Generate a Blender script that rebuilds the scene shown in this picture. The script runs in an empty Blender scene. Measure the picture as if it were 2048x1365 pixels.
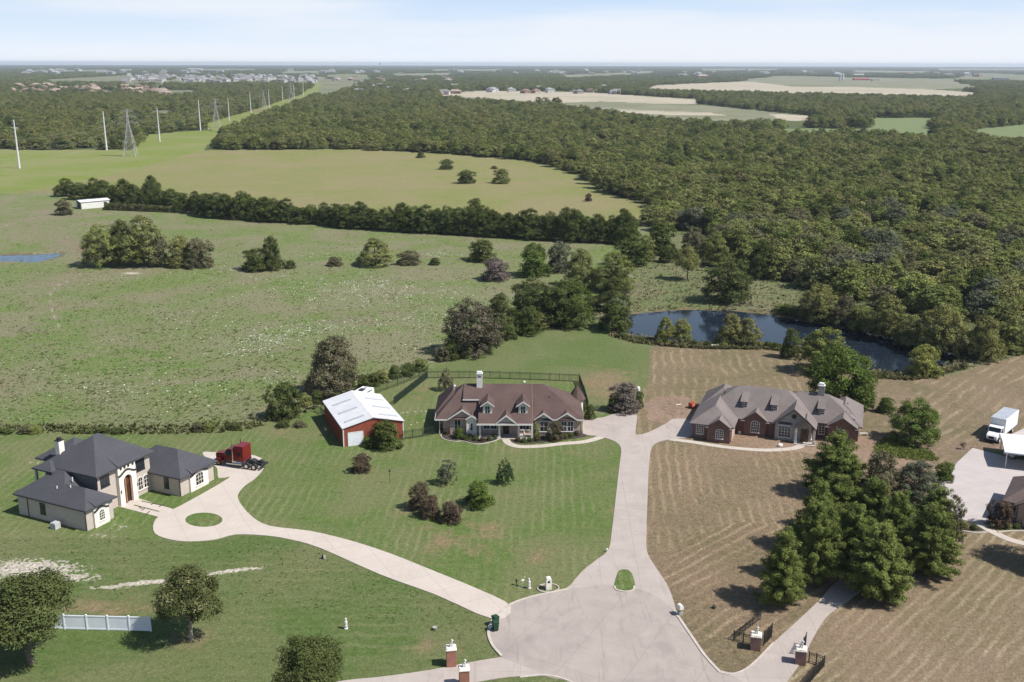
import bpy, bmesh, math, random
import numpy as np
from mathutils import Vector, Matrix
from mathutils.geometry import tessellate_polygon
PI = math.pi
S = bpy.context.scene
C = S.collection
R = math.radians

# ------------------------------------------------------------ camera
FPX, CAMZ = 2048.0, 60.0
PITCH = math.atan((682.5 - 127.0) / FPX)
ROLL = R(0.13)
cam = bpy.data.cameras.new('camera')
cam.sensor_width = 36.0
cam.lens = 36.0 * FPX / 2048.0
cam.clip_start = 0.5
cam.clip_end = 60000.0
cam_o = bpy.data.objects.new('camera', cam)
C.objects.link(cam_o)
cam_o.location = (0, 0, CAMZ)
cam_o.rotation_euler = (Matrix.Rotation(PI / 2 - PITCH, 3, 'X') @ Matrix.Rotation(ROLL, 3, 'Z')).to_euler()
S.camera = cam_o

# ------------------------------------------------------------ sky and sun
SUN_EL, SUN_AZ = 52.0, -20.0
W = bpy.data.worlds.new('World')
S.world = W
W.use_nodes = True
nt = W.node_tree
bg = nt.nodes['Background']
sky = nt.nodes.new('ShaderNodeTexSky')
sky.sky_type = 'NISHITA'
sky.sun_disc = False
sky.sun_elevation = R(SUN_EL)
sky.sun_rotation = R(90 - SUN_AZ)
sky.air_density = 1.0
sky.dust_density = 0.6
sky.ozone_density = 1.2
L = nt.links.new
tc = nt.nodes.new('ShaderNodeTexCoord')
sp = nt.nodes.new('ShaderNodeSeparateXYZ')
L(tc.outputs['Generated'], sp.inputs[0])
BGS = 0.09
def wc(c): return tuple(x / BGS for x in c) + (1,)
gr = nt.nodes.new('ShaderNodeValToRGB')       # low sky: pale at the horizon, blue a few degrees up
gr.color_ramp.elements[0].color = (0.66, 0.70, 0.76, 1); gr.color_ramp.elements[0].position = 0.0
gr.color_ramp.elements[1].color = (0.40, 0.53, 0.71, 1); gr.color_ramp.elements[1].position = 0.075
e_ = gr.color_ramp.elements.new(0.03); e_.color = (0.53, 0.62, 0.73, 1)
L(sp.outputs['Z'], gr.inputs['Fac'])
gs = nt.nodes.new('ShaderNodeVectorMath'); gs.operation = 'SCALE'; gs.inputs['Scale'].default_value = 1.0 / BGS
L(gr.outputs['Color'], gs.inputs[0])
up_ = nt.nodes.new('ShaderNodeMapRange'); up_.inputs['From Min'].default_value = 0.07; up_.inputs['From Max'].default_value = 0.3
L(sp.outputs['Z'], up_.inputs['Value'])
mp = nt.nodes.new('ShaderNodeMapping'); mp.inputs['Location'].default_value = (0.35, 0.2, 0.0); mp.inputs['Scale'].default_value = (1.0, 1.0, 9.0)
no = nt.nodes.new('ShaderNodeTexNoise'); no.inputs['Scale'].default_value = 2.6; no.inputs['Detail'].default_value = 7; no.inputs['Roughness'].default_value = 0.5
L(tc.outputs['Generated'], mp.inputs['Vector']); L(mp.outputs[0], no.inputs['Vector'])
cr = nt.nodes.new('ShaderNodeMapRange'); cr.inputs['From Min'].default_value = 0.42; cr.inputs['From Max'].default_value = 0.60; cr.inputs['To Max'].default_value = 0.7
L(no.outputs['Fac'], cr.inputs['Value'])
mx = nt.nodes.new('ShaderNodeMix'); mx.data_type = 'RGBA'; mx.inputs['B'].default_value = wc((0.67, 0.685, 0.72))
L(gs.outputs[0], mx.inputs['A']); L(cr.outputs[0], mx.inputs['Factor'])
hz = nt.nodes.new('ShaderNodeMix'); hz.data_type = 'RGBA'
L(mx.outputs['Result'], hz.inputs['A']); L(sky.outputs[0], hz.inputs['B']); L(up_.outputs[0], hz.inputs['Factor'])
L(hz.outputs['Result'], bg.inputs['Color'])
bg.inputs['Strength'].default_value = BGS

sl = bpy.data.lights.new('sun', 'SUN')
sl.energy = 5.0
sl.angle = R(0.53)
sl.color = (1.0, 0.965, 0.91)
so = bpy.data.objects.new('sun', sl)
C.objects.link(so)
sv = Vector((math.cos(R(SUN_AZ)) * math.cos(R(SUN_EL)), math.sin(R(SUN_AZ)) * math.cos(R(SUN_EL)), math.sin(R(SUN_EL))))
so.rotation_euler = sv.to_track_quat('Z', 'Y').to_euler()
so.location = (0, 0, 300)
S.view_settings.view_transform = 'Standard'
S.view_settings.look = 'None'
S.view_settings.exposure = 0.45
S.view_settings.gamma = 1.0

# ------------------------------------------------------------ survey helpers: where a point of the photo meets the ground
def G(px, py, z=0.0):
    dx = px - 1024.0; dy = 682.5 - py
    c, s = math.cos(ROLL), math.sin(ROLL)
    rx = dx * c - dy * s; ry = dx * s + dy * c
    cp, sn = math.cos(PITCH), math.sin(PITCH)
    r = (rx, FPX * cp + ry * sn, -FPX * sn + ry * cp)
    t = (z - CAMZ) / r[2]
    return (r[0] * t, r[1] * t)

def PXn(x, y, z):
    x = np.asarray(x, float); y = np.asarray(y, float)
    cp, sn = math.cos(PITCH), math.sin(PITCH)
    vy = z - CAMZ
    d = y * cp - vy * sn; u = y * sn + vy * cp
    rx = x / d * FPX; ry = u / d * FPX
    c, s = math.cos(ROLL), math.sin(ROLL)
    return 1024.0 + rx * c + ry * s, 682.5 - (-rx * s + ry * c)

def height_for(px, pyb, pyt):
    x, y = G(px, pyb)
    lo, hi = 0.05, 58.0
    for _ in range(40):
        m = (lo + hi) / 2
        if PXn(x, y, m)[1] > pyt: lo = m
        else: hi = m
    return lo

def mpp(px, py):
    x, y = G(px, py)
    return (y * math.cos(PITCH) + CAMZ * math.sin(PITCH)) / FPX

# ------------------------------------------------------------ object helpers
def tag(o, label=None, cat=None, group=None, kind=None):
    if label: o['label'] = label
    if cat: o['category'] = cat
    if group: o['group'] = group
    if kind: o['kind'] = kind
    return o

def empty(name, loc, rz=0.0, label=None, cat=None, group=None):
    o = bpy.data.objects.new(name, None)
    o.empty_display_size = 0.5
    C.objects.link(o)
    o.location = (loc[0], loc[1], loc[2] if len(loc) > 2 else 0.0)
    o.rotation_euler = (0, 0, rz)
    return tag(o, label, cat, group)

def fast_mesh(name, V, Fq, mats=(), smooth=False, tint=None, midx=None):
    V = np.asarray(V, np.float32); Fq = np.asarray(Fq, np.int32)
    me = bpy.data.meshes.new(name)
    n = Fq.shape[1]
    me.vertices.add(len(V)); me.vertices.foreach_set('co', V.ravel())
    me.loops.add(Fq.size); me.loops.foreach_set('vertex_index', Fq.ravel())
    me.polygons.add(len(Fq))
    me.polygons.foreach_set('loop_start', np.arange(0, Fq.size, n, dtype=np.int32))
    me.polygons.foreach_set('loop_total', np.full(len(Fq), n, np.int32))
    if midx is not None: me.polygons.foreach_set('material_index', np.asarray(midx, np.int32))
    if tint is not None:
        a = me.attributes.new('tint', 'FLOAT', 'FACE')
        a.data.foreach_set('value', np.asarray(tint, np.float32))
    for m in mats: me.materials.append(m)
    me.update(calc_edges=True)
    if smooth: me.polygons.foreach_set('use_smooth', np.ones(len(Fq), bool))
    return me

def link(name, me, parent=None, loc=(0, 0, 0), rz=0.0):
    o = bpy.data.objects.new(name, me)
    C.objects.link(o)
    o.location = loc; o.rotation_euler = (0, 0, rz)
    if parent: o.parent = parent
    return o

class MB:
    def __init__(s): s.v = []; s.f = []; s.m = []
    def poly(s, pts, m=0):
        b = len(s.v); s.v += [tuple(p) for p in pts]
        s.f.append(list(range(b, b + len(pts)))); s.m.append(m); return s
    def box(s, x0, x1, y0, y1, z0, z1, m=0):
        b = len(s.v)
        s.v += [(x0, y0, z0), (x1, y0, z0), (x1, y1, z0), (x0, y1, z0), (x0, y0, z1), (x1, y0, z1), (x1, y1, z1), (x0, y1, z1)]
        for q in ((0, 3, 2, 1), (4, 5, 6, 7), (0, 1, 5, 4), (1, 2, 6, 5), (2, 3, 7, 6), (3, 0, 4, 7)):
            s.f.append([b + i for i in q]); s.m.append(m)
        return s
    def obox(s, c, u, hx, hy, z0, z1, m=0, taper=1.0):
        ux, uy = math.cos(u), math.sin(u)
        def P(a, b2, z, k=1.0): return (c[0] + ux * a * k - uy * b2 * k, c[1] + uy * a * k + ux * b2 * k, z)
        b = len(s.v)
        s.v += [P(-hx, -hy, z0), P(hx, -hy, z0), P(hx, hy, z0), P(-hx, hy, z0), P(-hx, -hy, z1, taper), P(hx, -hy, z1, taper), P(hx, hy, z1, taper), P(-hx, hy, z1, taper)]
        for q in ((0, 3, 2, 1), (4, 5, 6, 7), (0, 1, 5, 4), (1, 2, 6, 5), (2, 3, 7, 6), (3, 0, 4, 7)):
            s.f.append([b + i for i in q]); s.m.append(m)
        return s
    def extr(s, prof, a0, a1, axis='y', m=0):
        # profile points (p,q): axis y -> (p, a, q); axis x -> (a, p, q); axis z -> (p, q, a)
        n = len(prof); b = len(s.v)
        def P(p, q, a): return (p, a, q) if axis == 'y' else ((a, p, q) if axis == 'x' else (p, q, a))
        s.v += [P(p, q, a0) for p, q in prof] + [P(p, q, a1) for p, q in prof]
        s.f.append(list(range(b, b + n))); s.m.append(m)
        s.f.append(list(range(b + 2 * n - 1, b + n - 1, -1))); s.m.append(m)
        for i in range(n):
            j = (i + 1) % n
            s.f.append([b + j, b + i, b + n + i, b + n + j]); s.m.append(m)
        return s
    def tube(s, p0, p1, r0, r1=None, n=8, m=0, cap=True):
        if r1 is None: r1 = r0
        p0 = Vector(p0); p1 = Vector(p1); d = (p1 - p0)
        if d.length < 1e-6: return s
        d.normalize()
        a = d.orthogonal().normalized(); c = d.cross(a); b = len(s.v)
        for p, r in ((p0, r0), (p1, r1)):
            for i in range(n):
                t = 2 * PI * i / n
                s.v.append(tuple(p + a * math.cos(t) * r + c * math.sin(t) * r))
        for i in range(n):
            j = (i + 1) % n
            s.f.append([b + i, b + j, b + n + j, b + n + i]); s.m.append(m)
        if cap:
            s.f.append(list(range(b + n - 1, b - 1, -1))); s.m.append(m)
            s.f.append(list(range(b + n, b + 2 * n))); s.m.append(m)
        return s
    def lathe(s, prof, c=(0, 0), n=16, m=0):
        b = len(s.v)
        for r, z in prof:
            for i in range(n):
                t = 2 * PI * i / n
                s.v.append((c[0] + r * math.cos(t), c[1] + r * math.sin(t), z))
        for k in range(len(prof) - 1):
            for i in range(n):
                j = (i + 1) % n
                s.f.append([b + k * n + i, b + k * n + j, b + (k + 1) * n + j, b + (k + 1) * n + i]); s.m.append(m)
        s.f.append(list(range(b + n - 1, b - 1, -1))); s.m.append(m)
        s.f.append(list(range(b + (len(prof) - 1) * n, b + len(prof) * n))); s.m.append(m)
        return s
    def ball(s, c, r, m=0, n=10, k=7, sc=(1, 1, 1), noise=0.0, rng=None):
        b = len(s.v)
        for i in range(k + 1):
            ph = PI * i / k
            for j in range(n):
                t = 2 * PI * j / n
                q = r * (1 + (rng.uniform(-noise, noise) if rng and 0 < i < k else 0))
                s.v.append((c[0] + q * sc[0] * math.sin(ph) * math.cos(t), c[1] + q * sc[1] * math.sin(ph) * math.sin(t), c[2] - q * sc[2] * math.cos(ph)))
        for i in range(k):
            for j in range(n):
                jj = (j + 1) % n
                s.f.append([b + i * n + j, b + i * n + jj, b + (i + 1) * n + jj, b + (i + 1) * n + j]); s.m.append(m)
        return s
    def build_each(s, name, mats, parent=None):
        # every connected piece becomes an object of its own
        par = list(range(len(s.v)))
        def fd(i):
            while par[i] != i: par[i] = par[par[i]]; i = par[i]
            return i
        for f in s.f:
            for k in f[1:]: par[fd(k)] = fd(f[0])
        grp = {}
        for f, m in zip(s.f, s.m): grp.setdefault(fd(f[0]), []).append((f, m))
        out = []
        for g in grp.values():
            q = MB(); mp_ = {}
            for f, m in g:
                ff = []
                for k in f:
                    if k not in mp_: mp_[k] = len(q.v); q.v.append(s.v[k])
                    ff.append(mp_[k])
                q.f.append(ff); q.m.append(m)
            out.append(q.build(name, mats, parent))
        return out
    def build(s, name, mats, parent=None, loc=(0, 0, 0), rz=0.0, smooth=False, bevel=0.0):
        me = bpy.data.meshes.new(name)
        me.from_pydata(s.v, [], s.f)
        if not isinstance(mats, (list, tuple)): mats = [mats]
        for m in mats: me.materials.append(m)
        me.polygons.foreach_set('material_index', s.m)
        me.validate()
        bm = bmesh.new(); bm.from_mesh(me)
        bmesh.ops.remove_doubles(bm, verts=bm.verts, dist=1e-5)
        bmesh.ops.recalc_face_normals(bm, faces=bm.faces)
        bm.to_mesh(me); bm.free()
        if smooth:
            me.polygons.foreach_set('use_smooth', [True] * len(me.polygons))
        o = link(name, me, parent, loc, rz)
        if bevel > 0:
            md = o.modifiers.new('bevel', 'BEVEL'); md.width = bevel; md.segments = 2; md.limit_method = 'ANGLE'
        return o

# ------------------------------------------------------------ materials
def new_mat(name):
    m = bpy.data.materials.new(name); m.use_nodes = True
    return m, m.node_tree, m.node_tree.nodes['Principled BSDF']

def mix_rgb(nt, a, b, fac, mode='MIX'):
    n = nt.nodes.new('ShaderNodeMix'); n.data_type = 'RGBA'; n.blend_type = mode
    for key, v in (('A', a), ('B', b)):
        if isinstance(v, tuple): n.inputs[key].default_value = (*v, 1) if len(v) == 3 else v
        else: nt.links.new(v, n.inputs[key])
    if isinstance(fac, (int, float)): n.inputs['Factor'].default_value = fac
    else: nt.links.new(fac, n.inputs['Factor'])
    return n.outputs['Result']

def noise(nt, vec, scale, detail=4, rough=0.55, lo=0.35, hi=0.65, dist=0.0):
    n = nt.nodes.new('ShaderNodeTexNoise')
    n.inputs['Scale'].default_value = scale; n.inputs['Detail'].default_value = detail
    n.inputs['Roughness'].default_value = rough; n.inputs['Distortion'].default_value = dist
    nt.links.new(vec, n.inputs['Vector'])
    r = nt.nodes.new('ShaderNodeMapRange')
    r.inputs['From Min'].default_value = lo; r.inputs['From Max'].default_value = hi
    nt.links.new(n.outputs['Fac'], r.inputs['Value'])
    return r.outputs[0]

def math_n(nt, op, a, b=None, c=None):
    n = nt.nodes.new('ShaderNodeMath'); n.operation = op
    for i, v in enumerate((a, b, c)):
        if v is None: continue
        if isinstance(v, (int, float)): n.inputs[i].default_value = v
        else: nt.links.new(v, n.inputs[i])
    return n.outputs[0]

def bump(nt, bs, h, strength=0.4, dist=0.05):
    b = nt.nodes.new('ShaderNodeBump'); b.inputs['Strength'].default_value = strength; b.inputs['Distance'].default_value = dist
    nt.links.new(h, b.inputs['Height']); nt.links.new(b.outputs[0], bs.inputs['Normal'])

def coord(nt, kind='Object'):
    t = nt.nodes.new('ShaderNodeTexCoord'); return t.outputs[kind]

def world_pos(nt):
    return nt.nodes.new('ShaderNodeNewGeometry').outputs['Position']

def nmat(name, c1, c2, scale=3.0, rough=0.8, c3=None, scale3=0.4, f3=0.6, bmp=0.0, metal=0.0, spec=0.3, wpos=False):
    m, nt, bs = new_mat(name)
    v = world_pos(nt) if wpos else coord(nt)
    a = noise(nt, v, scale)
    col = mix_rgb(nt, c1, c2, a)
    if c3:
        f = math_n(nt, 'MULTIPLY', noise(nt, v, scale3, 3), f3)
        col = mix_rgb(nt, col, c3, f)
    nt.links.new(col, bs.inputs['Base Color'])
    bs.inputs['Roughness'].default_value = rough; bs.inputs['Metallic'].default_value = metal
    bs.inputs['Specular IOR Level'].default_value = spec
    if bmp: bump(nt, bs, noise(nt, v, scale * 2.5, 5), bmp)
    return m

def brick_mat(name, c1, c2, mortar, c3=None):
    m, nt, bs = new_mat(name)
    v = coord(nt)
    # use x+y so vertical walls of both directions carry the courses
    sx = nt.nodes.new('ShaderNodeSeparateXYZ'); nt.links.new(v, sx.inputs[0])
    cb = nt.nodes.new('ShaderNodeCombineXYZ')
    nt.links.new(math_n(nt, 'ADD', sx.outputs[0], sx.outputs[1]), cb.inputs[0]); nt.links.new(sx.outputs[2], cb.inputs[1])
    b = nt.nodes.new('ShaderNodeTexBrick')
    b.inputs['Scale'].default_value = 1.0
    b.inputs['Brick Width'].default_value = 0.30; b.inputs['Row Height'].default_value = 0.11
    b.inputs['Mortar Size'].default_value = 0.012; b.inputs['Mortar Smooth'].default_value = 0.3
    b.inputs['Color1'].default_value = (*c1, 1); b.inputs['Color2'].default_value = (*c2, 1); b.inputs['Mortar'].default_value = (*mortar, 1)
    nt.links.new(cb.outputs[0], b.inputs['Vector'])
    col = b.outputs['Color']
    if c3: col = mix_rgb(nt, col, c3, math_n(nt, 'MULTIPLY', noise(nt, v, 1.6, 4, lo=0.45, hi=0.62), 0.75))
    col = mix_rgb(nt, col, tuple(x * 0.6 for x in c1), math_n(nt, 'MULTIPLY', noise(nt, v, 4.0, 5), 0.35))
    nt.links.new(col, bs.inputs['Base Color']); bs.inputs['Roughness'].default_value = 0.9
    bump(nt, bs, b.outputs['Fac'], 0.3, -0.02)
    return m

def shingle_mat(name, c1, c2, c3):
    m, nt, bs = new_mat(name)
    v = coord(nt)
    col = mix_rgb(nt, c1, c2, noise(nt, v, 9.0, 3, lo=0.3, hi=0.7))
    col = mix_rgb(nt, col, c3, math_n(nt, 'MULTIPLY', noise(nt, v, 0.35, 5), 0.75))
    sx = nt.nodes.new('ShaderNodeSeparateXYZ'); nt.links.new(v, sx.inputs[0])
    z = math_n(nt, 'FRACT', math_n(nt, 'MULTIPLY', sx.outputs[2], 9.0))
    line = math_n(nt, 'LESS_THAN', z, 0.22)
    col = mix_rgb(nt, col, tuple(x * 0.62 for x in c1), math_n(nt, 'MULTIPLY', line, 0.45))
    col = mix_rgb(nt, col, tuple(min(1, x * 1.5) for x in c2), math_n(nt, 'MULTIPLY', noise(nt, v, 4.5, 2, lo=0.6, hi=0.75), 0.35))
    nt.links.new(col, bs.inputs['Base Color']); bs.inputs['Roughness'].default_value = 0.92
    bs.inputs['Specular IOR Level'].default_value = 0.2
    bump(nt, bs, z, 0.35, 0.02)
    return m

def leaf_mat(name, cols, spread=0.25, trans=0.16):
    m = bpy.data.materials.new(name); m.use_nodes = True
    nt = m.node_tree; nt.nodes.clear()
    out = nt.nodes.new('ShaderNodeOutputMaterial')
    oi = nt.nodes.new('ShaderNodeObjectInfo')
    cr = nt.nodes.new('ShaderNodeValToRGB')
    el = cr.color_ramp.elements
    n = len(cols)
    el[0].color = (*cols[0], 1); el[0].position = 0.0
    el[1].color = (*cols[-1], 1); el[1].position = 1.0
    for i in range(1, n - 1):
        e = el.new(i / (n - 1)); e.color = (*cols[i], 1)
    at = nt.nodes.new('ShaderNodeAttribute'); at.attribute_name = 'tint'
    h = math_n(nt, 'MULTIPLY', math_n(nt, 'SUBTRACT', at.outputs['Fac'], 0.5), spread)
    ln_ = noise(nt, oi.outputs['Location'], 0.011, 3, 0.6, 0.3, 0.7)
    f = math_n(nt, 'ADD', math_n(nt, 'MULTIPLY_ADD', oi.outputs['Random'], 0.62, math_n(nt, 'MULTIPLY', ln_, 0.38)), h)
    nt.links.new(f, cr.inputs['Fac'])
    br = math_n(nt, 'ADD', math_n(nt, 'MULTIPLY_ADD', at.outputs['Fac'], 0.8, 0.45), math_n(nt, 'MULTIPLY', noise(nt, oi.outputs['Location'], 0.05, 2, 0.5, 0.3, 0.7), 0.32))
    col = mix_rgb(nt, (0, 0, 0), cr.outputs['Color'], 1.0)
    vm = nt.nodes.new('ShaderNodeVectorMath'); vm.operation = 'SCALE'
    nt.links.new(col, vm.inputs[0]); nt.links.new(br, vm.inputs['Scale'])
    d = nt.nodes.new('ShaderNodeBsdfDiffuse'); t = nt.nodes.new('ShaderNodeBsdfTranslucent'); mx = nt.nodes.new('ShaderNodeMixShader')
    nt.links.new(vm.outputs[0], d.inputs['Color']); nt.links.new(vm.outputs[0], t.inputs['Color'])
    mx.inputs[0].default_value = trans
    nt.links.new(d.outputs[0], mx.inputs[1]); nt.links.new(t.outputs[0], mx.inputs[2])
    nt.links.new(mx.outputs[0], out.inputs['Surface'])
    return m

def concrete_mat(name, c1, c2, joint=4.0, ang=0.0, stain=(0.3, 0.28, 0.27), off=(0, 0), fs=0.4):
    m, nt, bs = new_mat(name)
    v = world_pos(nt)
    col = mix_rgb(nt, c1, c2, noise(nt, v, 0.35, 5))
    col = mix_rgb(nt, col, stain, math_n(nt, 'MULTIPLY', noise(nt, v, 0.16, 6, 0.65, 0.5, 0.72, 1.0), fs))
    col = mix_rgb(nt, col, tuple(x * 0.82 for x in c1), math_n(nt, 'MULTIPLY', noise(nt, v, 5.0, 3), 0.4))
    st_ = nt.nodes.new('ShaderNodeMapping'); st_.inputs['Rotation'].default_value = (0, 0, 0.9); st_.inputs['Scale'].default_value = (0.9, 0.12, 1)
    nt.links.new(v, st_.inputs['Vector'])
    col = mix_rgb(nt, col, tuple(x * 0.72 for x in stain), math_n(nt, 'MULTIPLY', noise(nt, st_.outputs[0], 1.0, 5, 0.6, 0.56, 0.78, 1.5), fs * 0.8))
    mp = nt.nodes.new('ShaderNodeMapping'); mp.inputs['Rotation'].default_value = (0, 0, ang); mp.inputs['Location'].default_value = (off[0], off[1], 0)
    nt.links.new(v, mp.inputs['Vector'])
    b = nt.nodes.new('ShaderNodeTexBrick'); b.offset = 0.0
    b.inputs['Scale'].default_value = 1.0; b.inputs['Brick Width'].default_value = joint; b.inputs['Row Height'].default_value = joint
    b.inputs['Mortar Size'].default_value = 0.045; b.inputs['Mortar Smooth'].default_value = 0.2
    nt.links.new(mp.outputs[0], b.inputs['Vector'])
    col = mix_rgb(nt, col, tuple(x * 0.55 for x in c1), math_n(nt, 'MULTIPLY', b.outputs['Fac'], 0.42))
    nt.links.new(col, bs.inputs['Base Color']); bs.inputs['Roughness'].default_value = 0.9
    bs.inputs['Specular IOR Level'].default_value = 0.25
    return m

def grass_mat(name, a, b, c, s1=0.9, s2=0.07, stripes=None, dryc=(0.20, 0.17, 0.09), soilc=(0.24, 0.17, 0.12), palec=(0.52, 0.465, 0.39), big=0.6, specks=None, bmp=0.6, soil_bias=0.0, clump=0.8):
    m, nt, bs = new_mat(name)
    v = world_pos(nt)
    n1 = noise(nt, v, s1, 6, 0.62, 0.32, 0.68)
    n2 = noise(nt, v, s2, 4, 0.6, 0.38, 0.62, 0.6)
    col = mix_rgb(nt, a, b, n1)
    col = mix_rgb(nt, col, c, math_n(nt, 'MULTIPLY', n2, big))
    if stripes:
        ang, per, scol, amt, wob = stripes
        mp = nt.nodes.new('ShaderNodeMapping'); mp.inputs['Rotation'].default_value = (0, 0, -ang)
        nt.links.new(v, mp.inputs['Vector'])
        sx = nt.nodes.new('ShaderNodeSeparateXYZ'); nt.links.new(mp.outputs[0], sx.inputs[0])
        wv = math_n(nt, 'MULTIPLY', noise(nt, v, 0.045, 4, 0.55, 0.0, 1.0), wob)
        wv = math_n(nt, 'ADD', wv, math_n(nt, 'MULTIPLY', noise(nt, v, 0.22, 3, 0.5, 0.0, 1.0), per * 0.9))
        q = math_n(nt, 'ADD', sx.outputs[1], wv)
        w = math_n(nt, 'SINE', math_n(nt, 'MULTIPLY', q, 2 * PI / per))
        w = math_n(nt, 'MULTIPLY_ADD', w, 1.1, -0.1)
        w = math_n(nt, 'MAXIMUM', w, 0.0)
        w = math_n(nt, 'MULTIPLY', math_n(nt, 'MULTIPLY', math_n(nt, 'MULTIPLY', w, noise(nt, v, 0.10, 5, 0.7, 0.42, 0.60)), noise(nt, v, 2.2, 3, 0.7, 0.25, 0.6)), amt)
        col = mix_rgb(nt, col, scol, w)
    def mask(attr, colr, lo, hi, sc, amt=1.0):
        at = nt.nodes.new('ShaderNodeAttribute'); at.attribute_name = attr
        nn = noise(nt, v, sc, 6, 0.65, 0.2, 0.8)
        f = math_n(nt, 'ADD', at.outputs['Fac'], math_n(nt, 'MULTIPLY', math_n(nt, 'SUBTRACT', nn, 0.5), 1.1))
        r = nt.nodes.new('ShaderNodeMapRange'); r.inputs['From Min'].default_value = lo; r.inputs['From Max'].default_value = hi
        r.inputs['To Max'].default_value = amt
        nt.links.new(f, r.inputs['Value'])
        return mix_rgb(nt, col, colr, r.outputs[0])
    dc = mix_rgb(nt, dryc, tuple(x * 0.7 for x in dryc), noise(nt, v, s1 * 1.7, 5))
    col = mask('dry', dc, 0.35, 0.8, 0.25, 0.9)
    sc_ = mix_rgb(nt, soilc, tuple(x * 0.62 for x in soilc), noise(nt, v, 1.3, 6))
    col = mask('soil', sc_, 0.45 - soil_bias, 0.7, 0.4)
    pc_ = mix_rgb(nt, palec, tuple(x * 0.6 for x in palec), noise(nt, v, 1.8, 5))
    col = mask('pale', pc_, 0.50, 0.68, 1.6, 0.95)
    if specks:
        sc0, lo, hi, colr = specks
        sk = noise(nt, v, sc0, 3, 0.6, lo, hi)
        sk = math_n(nt, 'MULTIPLY', sk, noise(nt, v, 0.06, 3, 0.5, 0.5, 0.62))
        col = mix_rgb(nt, col, colr, sk)
    # shade in the gaps between blades and clumps, put into the colour by noise
    g = math_n(nt, 'MULTIPLY_ADD', noise(nt, v, 5.5, 3, 0.75, 0.35, 0.65), 0.6, math_n(nt, 'MULTIPLY', noise(nt, v, 1.6, 5, 0.7, 0.48, 0.7), 0.6))
    dk = nt.nodes.new('ShaderNodeVectorMath'); dk.operation = 'SCALE'
    nt.links.new(col, dk.inputs[0])
    g2 = noise(nt, v, 3.4, 2, 0.8, 0.52, 0.66)
    nt.links.new(math_n(nt, 'ADD', math_n(nt, 'MULTIPLY_ADD', g, -0.42 * clump, 1.0 + 0.12 * clump), math_n(nt, 'MULTIPLY', g2, 0.32 * clump)), dk.inputs['Scale'])
    nt.links.new(dk.outputs[0], bs.inputs['Base Color'])
    bs.inputs['Roughness'].default_value = 0.95
    bs.inputs['Specular IOR Level'].default_value = 0.12
    if bmp: bump(nt, bs, noise(nt, v, 1.5, 7, 0.7, 0.2, 0.8), bmp, 0.22)
    return m
# ============================================================ GROUND
def ang_px(a, b):
    A = G(*a); B = G(*b); return math.atan2(B[1] - A[1], B[0] - A[0])

DRY = (0.22, 0.165, 0.095)
M_pasture = grass_mat('pasture_grass', (0.096, 0.156, 0.034), (0.168, 0.182, 0.076), (0.206, 0.176, 0.118), 0.42, 0.045, big=0.7, specks=(1.8, 0.62, 0.70, (0.42, 0.42, 0.35)), dryc=(0.24, 0.195, 0.14), bmp=1.3, clump=1.8)
M_lawn = grass_mat('lawn_grass', (0.066, 0.110, 0.026), (0.106, 0.142, 0.042), (0.138, 0.138, 0.064), 0.9, 0.07, stripes=(ang_px((1160, 1080), (1150, 900)), 1.35, (0.19, 0.19, 0.10), 0.62, 1.0), big=0.75, dryc=DRY, bmp=0.6, clump=1.25)
M_lawn2 = grass_mat('lower_lawn_grass', (0.058, 0.097, 0.024), (0.095, 0.125, 0.039), (0.128, 0.131, 0.060), 1.0, 0.07, stripes=(ang_px((50, 1330), (560, 1318)), 2.2, (0.15, 0.155, 0.075), 0.6, 3.0), big=0.75, dryc=DRY, bmp=0.6, clump=1.25)
M_back = grass_mat('back_lawn_grass', (0.076, 0.112, 0.031), (0.104, 0.132, 0.045), (0.130, 0.138, 0.064), 0.9, 0.06, big=0.7, dryc=DRY, bmp=0.6, clump=1.2)
TAN = (0.36, 0.275, 0.175)
M_dryA = grass_mat('mown_dry_grass', (0.126, 0.104, 0.056), (0.196, 0.150, 0.094), (0.224, 0.154, 0.104), 0.9, 0.08, stripes=(ang_px((1360, 1000), (1345, 900)), 1.5, TAN, 0.62, 1.6), big=0.6, dryc=(0.25, 0.18, 0.12), bmp=0.9, clump=1.5)
M_dryB = grass_mat('raked_dry_grass', (0.112, 0.095, 0.050), (0.185, 0.140, 0.086), (0.215, 0.147, 0.10), 0.9, 0.08, stripes=(ang_px((1330, 1150), (1480, 1070)), 1.6, TAN, 0.65, 1.3), big=0.6, dryc=(0.25, 0.18, 0.12), bmp=0.9, clump=1.5)
M_dryC = grass_mat('hay_field_grass', (0.118, 0.104, 0.052), (0.180, 0.142, 0.086), (0.205, 0.147, 0.096), 0.8, 0.07, stripes=(ang_px((1330, 820), (1330, 710)), 2.0, TAN, 0.62, 3.5), big=0.6, dryc=(0.25, 0.18, 0.12), bmp=0.9, clump=1.5)
M_dryD = grass_mat('east_field_grass', (0.116, 0.101, 0.053), (0.182, 0.142, 0.088), (0.212, 0.152, 0.104), 0.8, 0.07, stripes=(ang_px((1870, 860), (2040, 740)), 2.3, TAN, 0.65, 3.0), big=0.65, dryc=(0.25, 0.18, 0.12), bmp=0.9, clump=1.5)
M_striped = grass_mat('striped_lawn_grass', (0.132, 0.108, 0.058), (0.184, 0.142, 0.088), (0.212, 0.150, 0.104), 1.2, 0.08, stripes=(ang_px((1665, 1357), (1830, 1200)), 1.4, (0.33, 0.275, 0.18), 0.75, 0.6), big=0.7, dryc=(0.25, 0.18, 0.125), bmp=0.7, clump=1.2)
M_soil = grass_mat('worn_soil', (0.23, 0.155, 0.11), (0.16, 0.115, 0.07), (0.28, 0.20, 0.15), 0.8, 0.12, big=0.6, bmp=0.7)
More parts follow.
